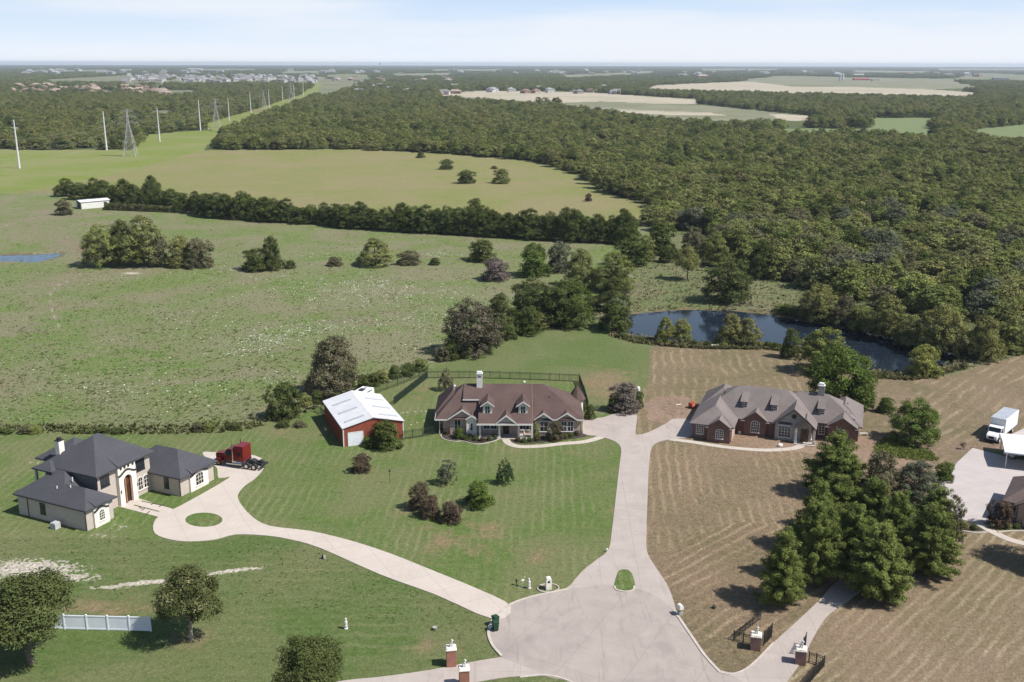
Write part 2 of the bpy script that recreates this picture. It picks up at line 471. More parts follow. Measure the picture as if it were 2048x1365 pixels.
M_meadow = grass_mat('meadow_grass', (0.150, 0.170, 0.050), (0.192, 0.188, 0.072), (0.216, 0.182, 0.096), 0.22, 0.018, big=0.8, dryc=(0.26, 0.20, 0.12), stripes=(0.05, 9, (0.25, 0.23, 0.115), 0.4, 14.0), bmp=1.0, clump=1.4)
M_meadow2 = grass_mat('green_meadow_grass', (0.128, 0.172, 0.032), (0.165, 0.190, 0.050), (0.21, 0.20, 0.095), 0.25, 0.02, big=0.6, specks=(0.8, 0.62, 0.7, (0.4, 0.4, 0.3)), bmp=0.6)
M_rough = grass_mat('rough_bank_grass', (0.092, 0.116, 0.042), (0.235, 0.200, 0.130), (0.110, 0.150, 0.048), 0.55, 0.055, big=0.75, bmp=1.6, clump=2.2)
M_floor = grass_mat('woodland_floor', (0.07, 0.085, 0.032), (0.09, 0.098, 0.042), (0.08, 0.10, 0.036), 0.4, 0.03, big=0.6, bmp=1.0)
M_sand = grass_mat('bare_sand', (0.40, 0.345, 0.265), (0.34, 0.29, 0.22), (0.24, 0.24, 0.15), 0.02, 0.006, big=0.45, bmp=0)
M_scrub = grass_mat('scrub_grass', (0.13, 0.14, 0.080), (0.17, 0.17, 0.10), (0.27, 0.24, 0.18), 0.03, 0.008, big=0.45, bmp=0)
M_green = grass_mat('crop_grass', (0.125, 0.165, 0.065), (0.145, 0.175, 0.078), (0.16, 0.175, 0.09), 0.02, 0.006, big=0.5, bmp=0)
M_olive = grass_mat('olive_grass', (0.115, 0.13, 0.065), (0.14, 0.145, 0.08), (0.21, 0.195, 0.13), 0.02, 0.006, big=0.6, bmp=0)
M_mud = grass_mat('pond_bank', (0.14, 0.105, 0.06), (0.10, 0.105, 0.045), (0.17, 0.13, 0.08), 0.8, 0.2, big=0.6, bmp=1.0)

POND = [(1222, 652), (1240, 632), (1290, 626), (1370, 620), (1460, 622), (1540, 630), (1600, 642), (1680, 655), (1750, 668), (1820, 684), (1880, 700), (1920, 712), (1905, 728), (1870, 740), (1800, 748), (1735, 744), (1700, 728), (1650, 706), (1590, 695), (1530, 688), (1420, 688), (1340, 684), (1270, 672)]
STOCK = [(-120, 506), (0, 511), (60, 510), (118, 507), (128, 509), (105, 518), (70, 526), (20, 524), (-60, 524)]
WATER_Z = -0.5
pond_w = np.array([G(x, y, WATER_Z) for x, y in POND])
stock_w = np.array([G(x, y, WATER_Z) for x, y in STOCK])

Z = []   # name, label, material, pixel outline
Z.append(('ground', M_pasture, None))
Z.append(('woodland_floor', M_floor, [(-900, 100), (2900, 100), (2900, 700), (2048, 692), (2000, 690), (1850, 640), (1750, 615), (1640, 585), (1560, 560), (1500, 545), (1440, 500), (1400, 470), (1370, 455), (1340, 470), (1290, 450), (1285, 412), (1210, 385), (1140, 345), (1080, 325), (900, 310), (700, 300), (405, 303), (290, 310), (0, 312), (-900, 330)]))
Z.append(('green_meadow', M_meadow2, [(-900, 318), (0, 300), (200, 300), (262, 300), (292, 270), (400, 261), (440, 265), (500, 235), (600, 200), (640, 185), (690, 160), (740, 150), (700, 148), (650, 150), (600, 190), (500, 222), (400, 250), (440, 268), (405, 303), (420, 300), (330, 330), (130, 385), (-900, 400)]))
Z.append(('meadow', M_meadow, [(405, 301), (700, 299), (900, 309), (1080, 324), (1140, 344), (1210, 384), (1290, 412), (1300, 440), (1000, 470), (700, 452), (450, 440), (340, 400), (130, 395), (60, 380), (250, 345)]))
Z.append(('rough_grass', M_rough, [(1190, 625), (1260, 560), (1300, 500), (1340, 470), (1372, 452), (1402, 470), (1442, 500), (1500, 545), (1560, 560), (1640, 585), (1750, 615), (1850, 640), (2000, 690), (2100, 692), (2048, 712), (1990, 722), (1925, 742), (1870, 757), (1800, 757), (1730, 752), (1690, 735), (1650, 712), (1590, 701), (1500, 696), (1300, 692), (1235, 676), (1200, 655)]))
Z.append(('lawn', M_lawn, [(-400, 905), (0, 862), (200, 868), (450, 866), (560, 842), (650, 812), (740, 775), (860, 742), (1160, 752), (1178, 812), (1168, 835), (1272, 820), (1270, 868), (1262, 900), (1262, 1000), (1258, 1090), (1225, 1180), (1060, 1240), (840, 1150), (540, 1070), (300, 1090), (0, 1110), (-400, 1120)]))
Z.append(('back_lawn', M_back, [(845, 745), (920, 712), (1000, 678), (1100, 650), (1182, 626), (1200, 655), (1238, 678), (1301, 693), (1300, 745), (1285, 800), (1274, 826), (1272, 868), (1268, 868), (1240, 826), (1178, 812), (1160, 752), (860, 745)]))
Z.append(('lower_lawn', M_lawn2, [(-500, 1085), (0, 1075), (300, 1078), (540, 1062), (840, 1150), (1000, 1215), (1150, 1300), (1190, 1500), (900, 1800), (-500, 1800)]))
Z.append(('hay_field', M_dryC, [(1302, 693), (1420, 692), (1530, 694), (1590, 701), (1650, 716), (1740, 760), (1740, 870), (1400, 870), (1272, 868), (1274, 826), (1300, 745)]))
Z.append(('east_field', M_dryD, [(1735, 752), (1800, 758), (1870, 757), (1925, 742), (1990, 722), (2048, 710), (2400, 690), (2500, 900), (2048, 900), (1945, 898), (1880, 960), (1800, 960), (1720, 900), (1725, 850)]))
Z.append(('dry_lot', M_dryA, [(1272, 868), (1400, 866), (1740, 860), (1860, 940), (1900, 960), (1800, 1060), (1690, 1150), (1560, 1200), (1400, 1180), (1300, 1140), (1255, 1110), (1262, 900)]))
Z.append(('raked_lot', M_dryB, [(1258, 1090), (1300, 1112), (1480, 1042), (1580, 1060), (1690, 1150), (1640, 1250), (1545, 1350), (1460, 1500), (1300, 1300), (1225, 1180)]))
Z.append(('striped_lawn', M_striped, [(1690, 1150), (1870, 1050), (1930, 1058), (2048, 1050), (2500, 1040), (2900, 1900), (1350, 1900), (1560, 1380), (1640, 1250)]))
Z.append(('worn_yard', M_soil, [(1300, 795), (1370, 790), (1400, 835), (1345, 850), (1300, 842), (1290, 815)]))
Z.append(('worn_yard', M_soil, [(1460, 870), (1600, 868), (1720, 870), (1790, 880), (1860, 920), (1880, 940), (1780, 935), (1690, 915), (1600, 905), (1480, 896), (1450, 885)]))
Z.append(('sand_field', M_sand, [(860, 190), (960, 182), (1150, 184), (1395, 199), (1400, 208), (1330, 208), (1200, 203), (1100, 207), (960, 196)]))
Z.append(('scrub_field', M_scrub, [(860, 190), (960, 196), (1100, 207), (1200, 203), (1330, 208), (1400, 209), (1640, 234), (1600, 242), (1350, 242), (1240, 224), (1110, 209), (940, 198)]))
Z.append(('sand_field', M_sand, [(1215, 219), (1310, 222), (1420, 226), (1450, 231), (1350, 231), (1240, 225)]))
Z.append(('sand_field', M_sand, [(1540, 228), (1640, 233), (1600, 243), (1560, 240)]))
Z.append(('scrub_field', M_scrub, [(1480, 160), (1560, 152), (1700, 155), (1900, 158), (1960, 176), (1850, 180), (1700, 174), (1560, 172)]))
Z.append(('sand_field', M_sand, [(1285, 173), (1350, 169), (1500, 163), (1580, 173), (1700, 174), (1850, 179), (1960, 186), (1930, 195), (1800, 192), (1600, 187), (1500, 184), (1300, 180)]))
Z.append(('crop_field', M_green, [(1745, 236), (1880, 236), (1845, 252), (1880, 272), (1560, 266), (1560, 258), (1740, 257)]))
Z.append(('crop_field', M_green, [(1925, 262), (2060, 248), (2400, 240), (2400, 300), (2048, 278), (1990, 274)]))
for q_ in ([(780, 148), (900, 146), (905, 150), (785, 152)], [(1120, 151), (1260, 145), (1268, 149), (1130, 156)], [(1236, 142), (1312, 143), (1310, 147), (1240, 147)], [(1700, 141), (1860, 143), (1850, 146), (1700, 145)], [(60, 141), (210, 140), (205, 143), (60, 144)], [(390, 138.5), (520, 138), (520, 140.5), (390, 141)], [(860, 139), (1010, 138.5), (1000, 141.5), (860, 142)], [(1400, 138), (1560, 138), (1560, 140.5), (1400, 141)], [(1870, 137.5), (2060, 138), (2060, 141), (1880, 141)], [(560, 143), (660, 142), (655, 146), (560, 147)]):
    Z.append(('olive_field', M_scrub, q_))
Z.append(('estate_ground', M_olive, [(245, 149), (645, 148), (650, 168), (240, 168)]))
Z.append(('estate_ground', M_olive, [(10, 167), (340, 166), (345, 190), (10, 188)]))
Z.append(('olive_field', M_olive, [(635, 186), (650, 150), (740, 150), (745, 158), (690, 178), (650, 192)]))
Z.append(('olive_field', M_olive, [(80, 160), (250, 151), (335, 157), (300, 163), (90, 164)]))
Z.append(('olive_field', M_olive, [(300, 181), (395, 180), (385, 188), (320, 191)]))
Z.append(('olive_field', M_olive, [(1900, 160), (1960, 146), (2048, 150), (2300, 150), (2300, 162), (2048, 162), (1990, 160)]))
Z.append(('olive_field', M_olive, [(0, 252), (60, 255), (40, 262), (0, 264)]))
Z.append(('olive_field', M_olive, [(296, 222), (350, 220), (340, 228), (298, 232)]))

def pip(xs, ys, poly):
    inside = np.zeros(len(xs), bool)
    n = len(poly); j = n - 1
    for i in range(n):
        xi, yi = poly[i]; xj, yj = poly[j]
        c = ((yi > ys) != (yj > ys)) & (xs < (xj - xi) * (ys - yi) / ((yj - yi) if yj != yi else 1e-9) + xi)
        inside ^= c; j = i
    return inside

def dist_poly(xs, ys, poly):
    best = np.full(len(xs), 1e9)
    n = len(poly)
    for i in range(n):
        ax, ay = poly[i]; bx, by = poly[(i + 1) % n]
        dx, dy = bx - ax, by - ay
        t = np.clip(((xs - ax) * dx + (ys - ay) * dy) / (dx * dx + dy * dy + 1e-9), 0, 1)
        best = np.minimum(best, np.hypot(xs - ax - t * dx, ys - ay - t * dy))
    return best

def ground_z(xs, ys):
    xs = np.asarray(xs, float); ys = np.asarray(ys, float)
    z = np.zeros(len(xs))
    for poly in (pond_w, stock_w):
        mnx, mny = poly.min(0) - 8; mxx, mxy = poly.max(0) + 8
        k = np.where((xs > mnx) & (xs < mxx) & (ys > mny) & (ys < mxy))[0]
        if len(k) == 0: continue
        ins = pip(xs[k], ys[k], poly); d = dist_poly(xs[k], ys[k], poly)
        sd = np.where(ins, d, -d)
        z[k] = np.minimum(z[k], np.clip(-0.5 - 0.28 * sd, -1.8, 0.0))
    return z

# survey fan: fine cells where the view needs them, coarse all round
ring = [3.0, 20.0, 45.0, 65.0, 78.0, 84.0]
py = 1420.0
rr = []
while py > 136.0:
    x, y = G(1024, py); rr.append(math.hypot(x, y)); py -= 2.0 if py > 300 else (1.4 if py > 180 else 0.9)
rr = [r for r in rr if r > 86.0]
ring += rr
while ring[-1] < 26000: ring.append(ring[-1] * 1.06)
azf = np.linspace(-30.5, 30.5, 1000)
azc = np.concatenate([np.linspace(-180, -30.5, 60)[:-1], azf, np.linspace(30.5, 180, 60)[1:-1]])
ring = np.array(ring); az = np.radians(azc)
RR, AA = np.meshgrid(ring, az, indexing='ij')
gx = (RR * np.sin(AA)).ravel(); gy = (RR * np.cos(AA)).ravel()
gz = ground_z(gx, gy)
nr, na = len(ring), len(az)
ii, jj = np.meshgrid(np.arange(nr - 1), np.arange(na), indexing='ij')
j2 = (jj + 1) % na
Q = np.stack([ii * na + jj, ii * na + j2, (ii + 1) * na + j2, (ii + 1) * na + jj], -1).reshape(-1, 4)[:, ::-1]
cx = gx[Q].mean(1); cy = gy[Q].mean(1)
jit = np.clip(np.hypot(cx, cy) / 160.0, 0.5, 8)
jx = cx + jit * 0.5 * (np.sin(cx * 0.9 + 1.3 * np.sin(cy * 0.7)) * 0.5 + np.sin(cx * 2.7 + cy * 1.9) * 0.35)
jy = cy + jit * 0.5 * (np.sin(cy * 0.8 + 1.7 * np.sin(cx * 0.6)) * 0.5 + np.sin(cy * 2.3 - cx * 2.1) * 0.35)
zone = np.zeros(len(Q), np.int32)
for k, (nm, mt, poly) in enumerate(Z):
    if poly is None: continue
    w = np.array([G(a, max(b, 137)) for a, b in poly])
    mn = w.min(0); mxx = w.max(0)
    s = np.where((jx > mn[0]) & (jx < mxx[0]) & (jy > mn[1]) & (jy < mxx[1]))[0]
    s = s[pip(jx[s], jy[s], w)]
    zone[s] = k
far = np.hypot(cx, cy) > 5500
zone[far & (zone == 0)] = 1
# pond and stock pond banks
Z.append(('pond_bank', M_mud, None))
for poly in (pond_w, stock_w):
    mn = poly.min(0) - 3; mxx = poly.max(0) + 3
    s = np.where((jx > mn[0]) & (jx < mxx[0]) & (jy > mn[1]) & (jy < mxx[1]))[0]
    ins = pip(jx[s], jy[s], poly); d = dist_poly(jx[s], jy[s], poly)
    zone[s[ins | (d < 0.9)]] = len(Z) - 1

# patches of dry grass, bare soil and limestone: centre, half width, half depth in photo pixels
def blob(kind, px, py, hw, hh, s=1.0, rot=0.0): return (kind, px, py, hw, hh, s, rot)
PATCH = [
 blob('dry', 1215, 770, 60, 35, 0.9), blob('dry', 1230, 1000, 18, 100, 0.35), blob('dry', 930, 1080, 110, 45, 0.6), blob('dry', 1080, 1110, 70, 30, 0.55),
 blob('dry', 820, 1010, 60, 35, 0.4), blob('dry', 1000, 900, 90, 10, 0.4), blob('dry', 870, 790, 70, 25, 0.45), blob('dry', 900, 1100, 80, 22, 0.5),
 blob('dry', 740, 930, 25, 14, 0.35), blob('dry', 1160, 900, 60, 16, 0.4), blob('dry', 200, 1215, 140, 22, 0.75), blob('dry', 420, 1280, 120, 25, 0.45),
 blob('dry', 860, 1300, 110, 22, 0.4), blob('dry', 690, 1250, 60, 12, 0.35), blob('dry', 980, 1285, 18, 25, 0.5), blob('dry', 60, 1180, 70, 35, 0.7),
 blob('pale', 60, 1138, 120, 22, 0.85), blob('pale', 150, 1155, 70, 12, 0.7), blob('pale', 300, 1165, 100, 5.5, 0.85, -0.10), blob('pale', 460, 1143, 90, 5.0, 0.8, -0.13), blob('pale', 215, 1175, 60, 5, 0.7),
 blob('pale', 200, 1072, 55, 8, 0.5), blob('pale', 240, 1055, 22, 9, 0.55), blob('pale', 140, 1085, 40, 6, 0.3), blob('pale', 60, 1050, 40, 8, 0.25),
 blob('pale', 70, 925, 22, 5, 0.5), blob('pale', 350, 905, 60, 5, 0.3), blob('pale', 540, 857, 30, 4, 0.45), blob('pale', 645, 1117, 10, 4, 0.5),
 blob('dry', 560, 862, 40, 10, 0.5), blob('dry', 90, 920, 60, 14, 0.4), blob('dry', 300, 890, 60, 10, 0.4),
 # pasture
 blob('dry', 90, 440, 110, 45, 0.58), blob('dry', 130, 490, 60, 28, 0.70), blob('dry', 108, 605, 20, 50, 0.58), blob('dry', 125, 566, 34, 10, 0.55, -0.5), blob('soil', 150, 545, 25, 8, 0.6), blob('soil', 165, 500, 26, 14, 0.7),
 blob('dry', 180, 640, 90, 26, 0.39), blob('dry', 280, 720, 150, 30, 0.39), blob('dry', 60, 660, 60, 50, 0.47), blob('dry', 470, 620, 120, 22, 0.31),
 blob('dry', 700, 640, 90, 16, 0.58), blob('dry', 790, 628, 50, 14, 0.58), blob('dry', 560, 690, 70, 14, 0.43), blob('dry', 330, 760, 120, 22, 0.43), blob('dry', 480, 745, 60, 14, 0.39),
 blob('pale', 160, 548, 5, 3, .62), blob('pale', 148, 556, 6, 3, .62), blob('pale', 134, 563, 7, 3, .6), blob('pale', 120, 570, 7, 3, .62), blob('pale', 108, 578, 6, 4, .6), blob('pale', 101, 589, 4, 7, .62), blob('pale', 100, 604, 4, 8, .6), blob('pale', 104, 620, 4, 8, .62), blob('pale', 110, 636, 5, 8, .62), blob('pale', 117, 652, 6, 7, .62),
 blob('pale', 263, 547, 22, 3.2, 0.85), blob('dry', 300, 540, 130, 10, 0.47), blob('dry', 470, 520, 60, 8, 0.47), blob('dry', 640, 525, 80, 7, 0.47), blob('dry', 900, 516, 80, 5, 0.47),
 blob('dry', 250, 430, 120, 8, 0.47), blob('dry', 560, 442, 160, 6, 0.47), blob('dry', 850, 472, 160, 5, 0.47), blob('dry', 1030, 520, 60, 10, 0.39), blob('dry', 30, 800, 80, 25, 0.35),
 # house yard and east side
 blob('soil', 1430, 900, 60, 6, 0.3), blob('soil', 1340, 815, 50, 25, 0.8), blob('soil', 1950, 895, 70, 14, 0.75), blob('soil', 1850, 905, 60, 10, 0.7), blob('soil', 1770, 905, 60, 12, 0.6), blob('soil', 1720, 840, 30, 30, 0.35),
 blob('soil', 1990, 885, 50, 14, 0.8), blob('soil', 1430, 1110, 60, 22, 0.35), blob('soil', 1350, 1060, 40, 16, 0.3), blob('soil', 1520, 980, 50, 40, 0.35), blob('soil', 1640, 940, 30, 40, 0.6), blob('soil', 1560, 1230, 50, 14, 0.75), blob('soil', 1660, 1140, 60, 18, 0.8), blob('soil', 1760, 1160, 80, 20, 0.7), blob('soil', 1920, 1055, 30, 14, 0.8),
 blob('dry', 1560, 1020, 70, 60, 0.5), blob('dry', 1900, 1240, 120, 60, 0.5), blob('dry', 1640, 1300, 30, 40, 0.45), blob('soil', 1230, 680, 40, 6, 0.35), blob('dry', 1100, 655, 90, 6, 0.6), blob('dry', 960, 700, 40, 8, 0.4),
 blob('soil', 480, 210, 40, 6, 0.3), blob('soil', 520, 222, 40, 4, 0.6), blob('dry', 500, 370, 140, 12, 0.2), blob('dry', 900, 340, 200, 12, 0.2), blob('dry', 60, 352, 120, 10, 0.2),
 blob('soil', 80, 384, 80, 5, 0.6), blob('pale', 1215, 182, 160, 4, 0.0),
]
att = {k: np.zeros(len(gx), np.float32) for k in ('dry', 'soil', 'pale')}
ppx, ppy = PXn(gx, np.maximum(gy, 20), 0.0)
for kind, bx, by, hw, hh, s, rot in PATCH:
    k = np.where((np.abs(ppx - bx) < hw * 2.5 + 20) & (np.abs(ppy - by) < hh * 2.5 + abs(rot) * hw * 1.5 + 5) & (gy > 20))[0]
    dx = ppx[k] - bx; dy = ppy[k] - by
    c_, s_ = math.cos(rot), math.sin(rot)
    u = (dx * c_ + dy * s_) / hw; v = (-dx * s_ + dy * c_) / hh
    att[kind][k] = np.maximum(att[kind][k], s * np.exp(-(u * u + v * v) * 0.7))

SLAB = {'ground': 'wide weedy pasture ground of green and tan patches', 'woodland_floor': 'dark floor under the woods', 'green_meadow': 'bright green meadow and mown corridor under the power line',
        'meadow': 'yellow green hay meadow behind the hedgerow', 'rough_grass': 'rough tall grass round the pond', 'lawn': 'green lawn round the middle and left houses', 'back_lawn': 'mown green lawn between fence and pond',
        'lower_lawn': 'striped green lawn at the bottom left', 'hay_field': 'mown dry field with windrows behind the grey roofed house', 'east_field': 'dry mown field with tractor lines on the right',
        'dry_lot': 'dry tan lot in front of the grey roofed house', 'raked_lot': 'dry raked lot beside the turning circle', 'striped_lawn': 'tan lawn with diagonal mowing stripes', 'worn_yard': 'bare reddish soil yard beside the grey roofed house',
        'sand_field': 'bare pale sandy field far off', 'scrub_field': 'grey green scrubby field far off', 'crop_field': 'light green field beyond the woods', 'estate_ground': 'streets and gardens of the distant estates', 'olive_field': 'olive open field among distant woods', 'pond_bank': 'muddy bank and bed of the pond'}
for k, (nm, mt, poly) in enumerate(Z):
    sel = np.where(zone == k)[0]
    if len(sel) == 0: continue
    q = Q[sel]; u, inv = np.unique(q, return_inverse=True)
    me = fast_mesh(nm, np.stack([gx[u], gy[u], gz[u]], -1), inv.reshape(-1, 4), [mt])
    for a in ('dry', 'soil', 'pale'):
        t = me.attributes.new(a, 'FLOAT', 'POINT'); t.data.foreach_set('value', att[a][u])
    tag(link(nm, me), SLAB[nm], nm.replace('_', ' '), kind='structure')

# ------------------------------------------------------------ water
def water_mat(name, col):
    m, nt, bs = new_mat(name)
    v = world_pos(nt)
    bs.inputs['Base Color'].default_value = (*col, 1); bs.inputs['Roughness'].default_value = 0.06
    bs.inputs['IOR'].default_value = 1.33; bs.inputs['Specular IOR Level'].default_value = 0.5
    bump(nt, bs, noise(nt, v, 2.0, 3, 0.6, 0, 1), 0.10, 0.05)
    return m
M_water = water_mat('pond_water', (0.010, 0.016, 0.026))
M_water2 = water_mat('stock_pond_water', (0.03, 0.05, 0.085))

def smooth_loop(pts, n=5, closed=True):
    out = []; m = len(pts)
    rng_ = range(m) if closed else range(m - 1)
    for i in rng_:
        p = [np.array(pts[(i + k) % m] if closed else pts[min(max(i + k, 0), m - 1)], float) for k in (-1, 0, 1, 2)]
        for t in np.linspace(0, 1, n, endpoint=False):
            out.append(tuple(0.5 * ((2 * p[1]) + (-p[0] + p[2]) * t + (2 * p[0] - 5 * p[1] + 4 * p[2] - p[3]) * t * t + (-p[0] + 3 * p[1] - 3 * p[2] + p[3]) * t ** 3)))
    if not closed: out.append(tuple(pts[-1]))
    return out

def sheet(name, pts, z, mat, skirt=0.0, label=None, cat=None, kind='structure'):
    tri = tessellate_polygon([[Vector((x, y, 0)) for x, y in pts]])
    n = len(pts)
    v = [(x, y, z) for x, y in pts]; f = [list(t) for t in tri]
    if skirt:
        v += [(x, y, z - skirt) for x, y in pts]
        f += [[i, (i + 1) % n, n + (i + 1) % n, n + i] for i in range(n)]
    me = bpy.data.meshes.new(name); me.from_pydata(v, [], f); me.materials.append(mat)
    bm = bmesh.new(); bm.from_mesh(me); bmesh.ops.recalc_face_normals(bm, faces=bm.faces)
    if sum(fc.normal.z for fc in bm.faces if abs(fc.normal.z) > 0.9) < 0: bmesh.ops.reverse_faces(bm, faces=bm.faces)
    bm.to_mesh(me); bm.free()
    return tag(link(name, me), label, cat, kind=kind)

def grow(poly, d):
    c = poly.mean(0); return [tuple(p + (p - c) / np.linalg.norm(p - c) * d) for p in poly]
sheet('pond_water', smooth_loop(grow(pond_w, 3.0), 3), WATER_Z, M_water, label='dark blue pond water reflecting trees', cat='water')
sheet('stock_pond_water', smooth_loop(grow(stock_w, 2.0), 3), WATER_Z, M_water2, label='small bright blue stock pond at the left edge', cat='water')

# ------------------------------------------------------------ concrete
def W2(pts, z=0.0): return [G(x, y, z) for x, y in pts]
M_road = concrete_mat('road_concrete', (0.345, 0.296, 0.266), (0.305, 0.260, 0.233), 6.5, R(28), (0.21, 0.182, 0.168), fs=0.8)
M_drive = concrete_mat('drive_concrete', (0.385, 0.332, 0.300), (0.345, 0.295, 0.266), 4.6, R(2), (0.255, 0.218, 0.20), off=(2.3, 0), fs=0.5)
M_newdrive = concrete_mat('new_concrete', (0.47, 0.41, 0.36), (0.43, 0.375, 0.325), 4.0, R(-28), (0.39, 0.335, 0.29), fs=0.3)
M_walk = concrete_mat('walk_concrete', (0.47, 0.41, 0.355), (0.41, 0.36, 0.31), 1.5, 0, (0.40, 0.35, 0.30))
M_lot = concrete_mat('lot_concrete', (0.43, 0.385, 0.365), (0.385, 0.345, 0.33), 4.0, R(-20), (0.37, 0.33, 0.32), fs=0.4)
M_kerb = nmat('kerb_concrete', (0.45, 0.40, 0.35), (0.37, 0.33, 0.285), 1.5, 0.9)

CIRC_L = [(1003, 1313), (984, 1290), (977, 1264), (988, 1238), (1020, 1211), (1060, 1196), (1100, 1187), (1135, 1180)]
CIRC_R = [(1348, 1222), (1362, 1243), (1385, 1277), (1410, 1313), (1440, 1346)]
road = W2([(1010, 1318)] + CIRC_L + [(1200, 1172), (1262, 1176), (1310, 1192)] + CIRC_R + [(1480, 1362), (1560, 1450), (1500, 1700), (1000, 1700), (1040, 1480), (1110, 1390), (1090, 1352), (1040, 1330)])
sheet('road', smooth_loop(road, 4), 0.062, M_road, 0.1, 'pale concrete turning circle at the end of the road', 'road')
drv = W2([(1128, 1186), (1140, 1172), (1165, 1143), (1195, 1119), (1217, 1100), (1224, 1060), (1231, 1000), (1239, 930), (1242, 897), (1226, 882), (1195, 873), (1167, 868), (1167, 842), (1190, 838), (1212, 834), (1236, 826), (1272, 825), (1271, 866), (1278, 870), (1300, 864), (1335, 846), (1346, 839), (1379, 841), (1384, 872), (1352, 878), (1322, 883), (1304, 895), (1298, 930), (1295, 1000), (1293, 1060), (1294, 1104), (1312, 1136), (1334, 1170), (1346, 1200), (1350, 1228), (1310, 1205), (1240, 1190)])
sheet('driveway', smooth_loop(drv, 3), 0.050, M_drive, 0.1, 'shared concrete driveway forking to two houses', 'driveway')
d2 = W2([(1022, 1214), (960, 1181), (860, 1140), (780, 1108), (700, 1082), (620, 1063), (540, 1053), (505, 1035), (481, 1008), (476, 990), (490, 972), (510, 958), (527, 938), (528, 922), (500, 910), (435, 906), (405, 906), (420, 925), (434, 938), (437, 957), (458, 957), (364, 1011), (325, 1029), (308, 1046), (310, 1068), (340, 1080), (380, 1084), (430, 1080), (470, 1070), (530, 1072), (580, 1080), (640, 1097), (760, 1150), (870, 1190), (988, 1240)])
sheet('driveway', smooth_loop(d2, 3), 0.070, M_newdrive, 0.1, 'new pale driveway curving up to the dark roofed house', 'driveway')
e2 = [G(408 + 37 * math.cos(t), 1041 + 14 * math.sin(t)) for t in np.linspace(0, 2 * PI, 40, endpoint=False)]
sheet('drive_island', e2, 0.105, M_lawn, 0.1, 'oval grass island in the pale driveway loop', 'grass island')
sheet('entry_walk', W2([(238, 1014), (272, 996), (346, 1019), (322, 1036)]), 0.045, M_newdrive, 0.1, 'slab entry walk before the dark roofed house', 'path')
grs = MB()
for a, b, w in (((268, 1011), (318, 1024), .16), ((283, 1003), (334, 1014), .16), ((285, 1019), (278, 1015), .1), ((300, 1023), (292, 1030), .12), ((310, 1005), (302, 1011), .12), ((327, 1009), (318, 1015), .12), ((290, 1017), (284, 1022), .12)):
    A = G(*a); B = G(*b); u = math.atan2(B[1] - A[1], B[0] - A[0]); ln = math.dist(A, B)
    grs.obox(((A[0] + B[0]) / 2, (A[1] + B[1]) / 2), u, ln / 2, w / 2 + 0.03, 0.01, 0.055)
tag(grs.build('walk_gap_grass', M_floor), 'dark gaps between the slabs of the entry walk', 'grass', kind='structure')
d3 = W2([(1004, 1315), (860, 1341), (760, 1355), (690, 1362), (560, 1385), (560, 1430), (700, 1400), (860, 1382), (960, 1364), (1020, 1355), (1092, 1352), (1130, 1360), (1060, 1320)])
sheet('driveway', smooth_loop(d3, 3), 0.055, M_drive, 0.1, 'concrete driveway leaving past two brick pillars at the bottom', 'driveway')
d4 = W2([(1436, 1343), (1468, 1347), (1500, 1333), (1545, 1288), (1600, 1238), (1640, 1200), (1664, 1172), (1686, 1157), (1740, 1128), (1800, 1090), (1850, 1045), (1876, 1012), (1898, 1030), (1880, 1070), (1820, 1115), (1755, 1155), (1702, 1198), (1682, 1212), (1650, 1238), (1622, 1285), (1600, 1328), (1572, 1368), (1540, 1420), (1460, 1440), (1420, 1370)])
sheet('driveway', smooth_loop(d4, 3), 0.058, M_drive, 0.1, 'gated driveway running under the conifers on the right', 'driveway')
lot = W2([(1945, 897), (2003, 912), (2100, 935), (2250, 980), (2250, 1080), (2060, 1045), (2008, 1045), (1950, 1046), (1905, 1036), (1880, 1012), (1850, 998), (1856, 985), (1884, 966), (1905, 946), (1912, 928)])
sheet('parking_lot', lot, 0.066, M_lot, 0.1, 'wide pale concrete yard before the carport', 'yard')
sheet('upper_yard', W2([(2014, 874), (2060, 852), (2140, 870), (2100, 900), (2047, 893)]), 0.074, M_lot, 0.1, 'concrete slab behind the carport', 'yard')

def ribbon(name, pts, w, z, mat, label, h=0.05, cat='path', close=False, n=5):
    P = smooth_loop([G(*p) for p in pts], n, closed=close)
    m = len(P); Lp, Rp = [], []
    for i in range(m):
        a = np.array(P[max(i - 1, 0)]); b = np.array(P[min(i + 1, m - 1)])
        d = b - a; d /= np.linalg.norm(d) + 1e-9; nn = np.array([-d[1], d[0]])
        Lp.append(tuple(np.array(P[i]) + nn * w / 2)); Rp.append(tuple(np.array(P[i]) - nn * w / 2))
    mb = MB()
    for i in range(m - 1):
        mb.poly([(*Lp[i], z), (*Rp[i], z), (*Rp[i + 1], z), (*Lp[i + 1], z)])
        mb.poly([(*Lp[i], z), (*Lp[i + 1], z), (*Lp[i + 1], z - h), (*Lp[i], z - h)])
        mb.poly([(*Rp[i + 1], z), (*Rp[i], z), (*Rp[i], z - h), (*Rp[i + 1], z - h)])
    for i in (0, m - 1): mb.poly([(*Lp[i], z), (*Rp[i], z), (*Rp[i], z - h), (*Lp[i], z - h)])
    return tag(mb.build(name, mat), label, cat, kind='structure')
ribbon('walkway', [(1208, 873), (1170, 884), (1125, 888), (1080, 893), (1040, 894), (1018, 888), (1010, 877)], 1.25, 0.046, M_walk, 'curved walk to the porch of the brown roofed house', 0.06)
ribbon('walkway', [(1340, 879), (1380, 884), (1430, 892), (1480, 898), (1530, 901), (1575, 899), (1598, 894), (1605, 885)], 1.25, 0.042, M_walk, 'curved walk to the porch of the grey roofed house', 0.06)
ribbon('walkway', [(1955, 1046), (1985, 1064), (2020, 1080), (2060, 1090), (2120, 1100)], 1.3, 0.042, M_walk, 'narrow walk leaving the concrete yard', 0.06)
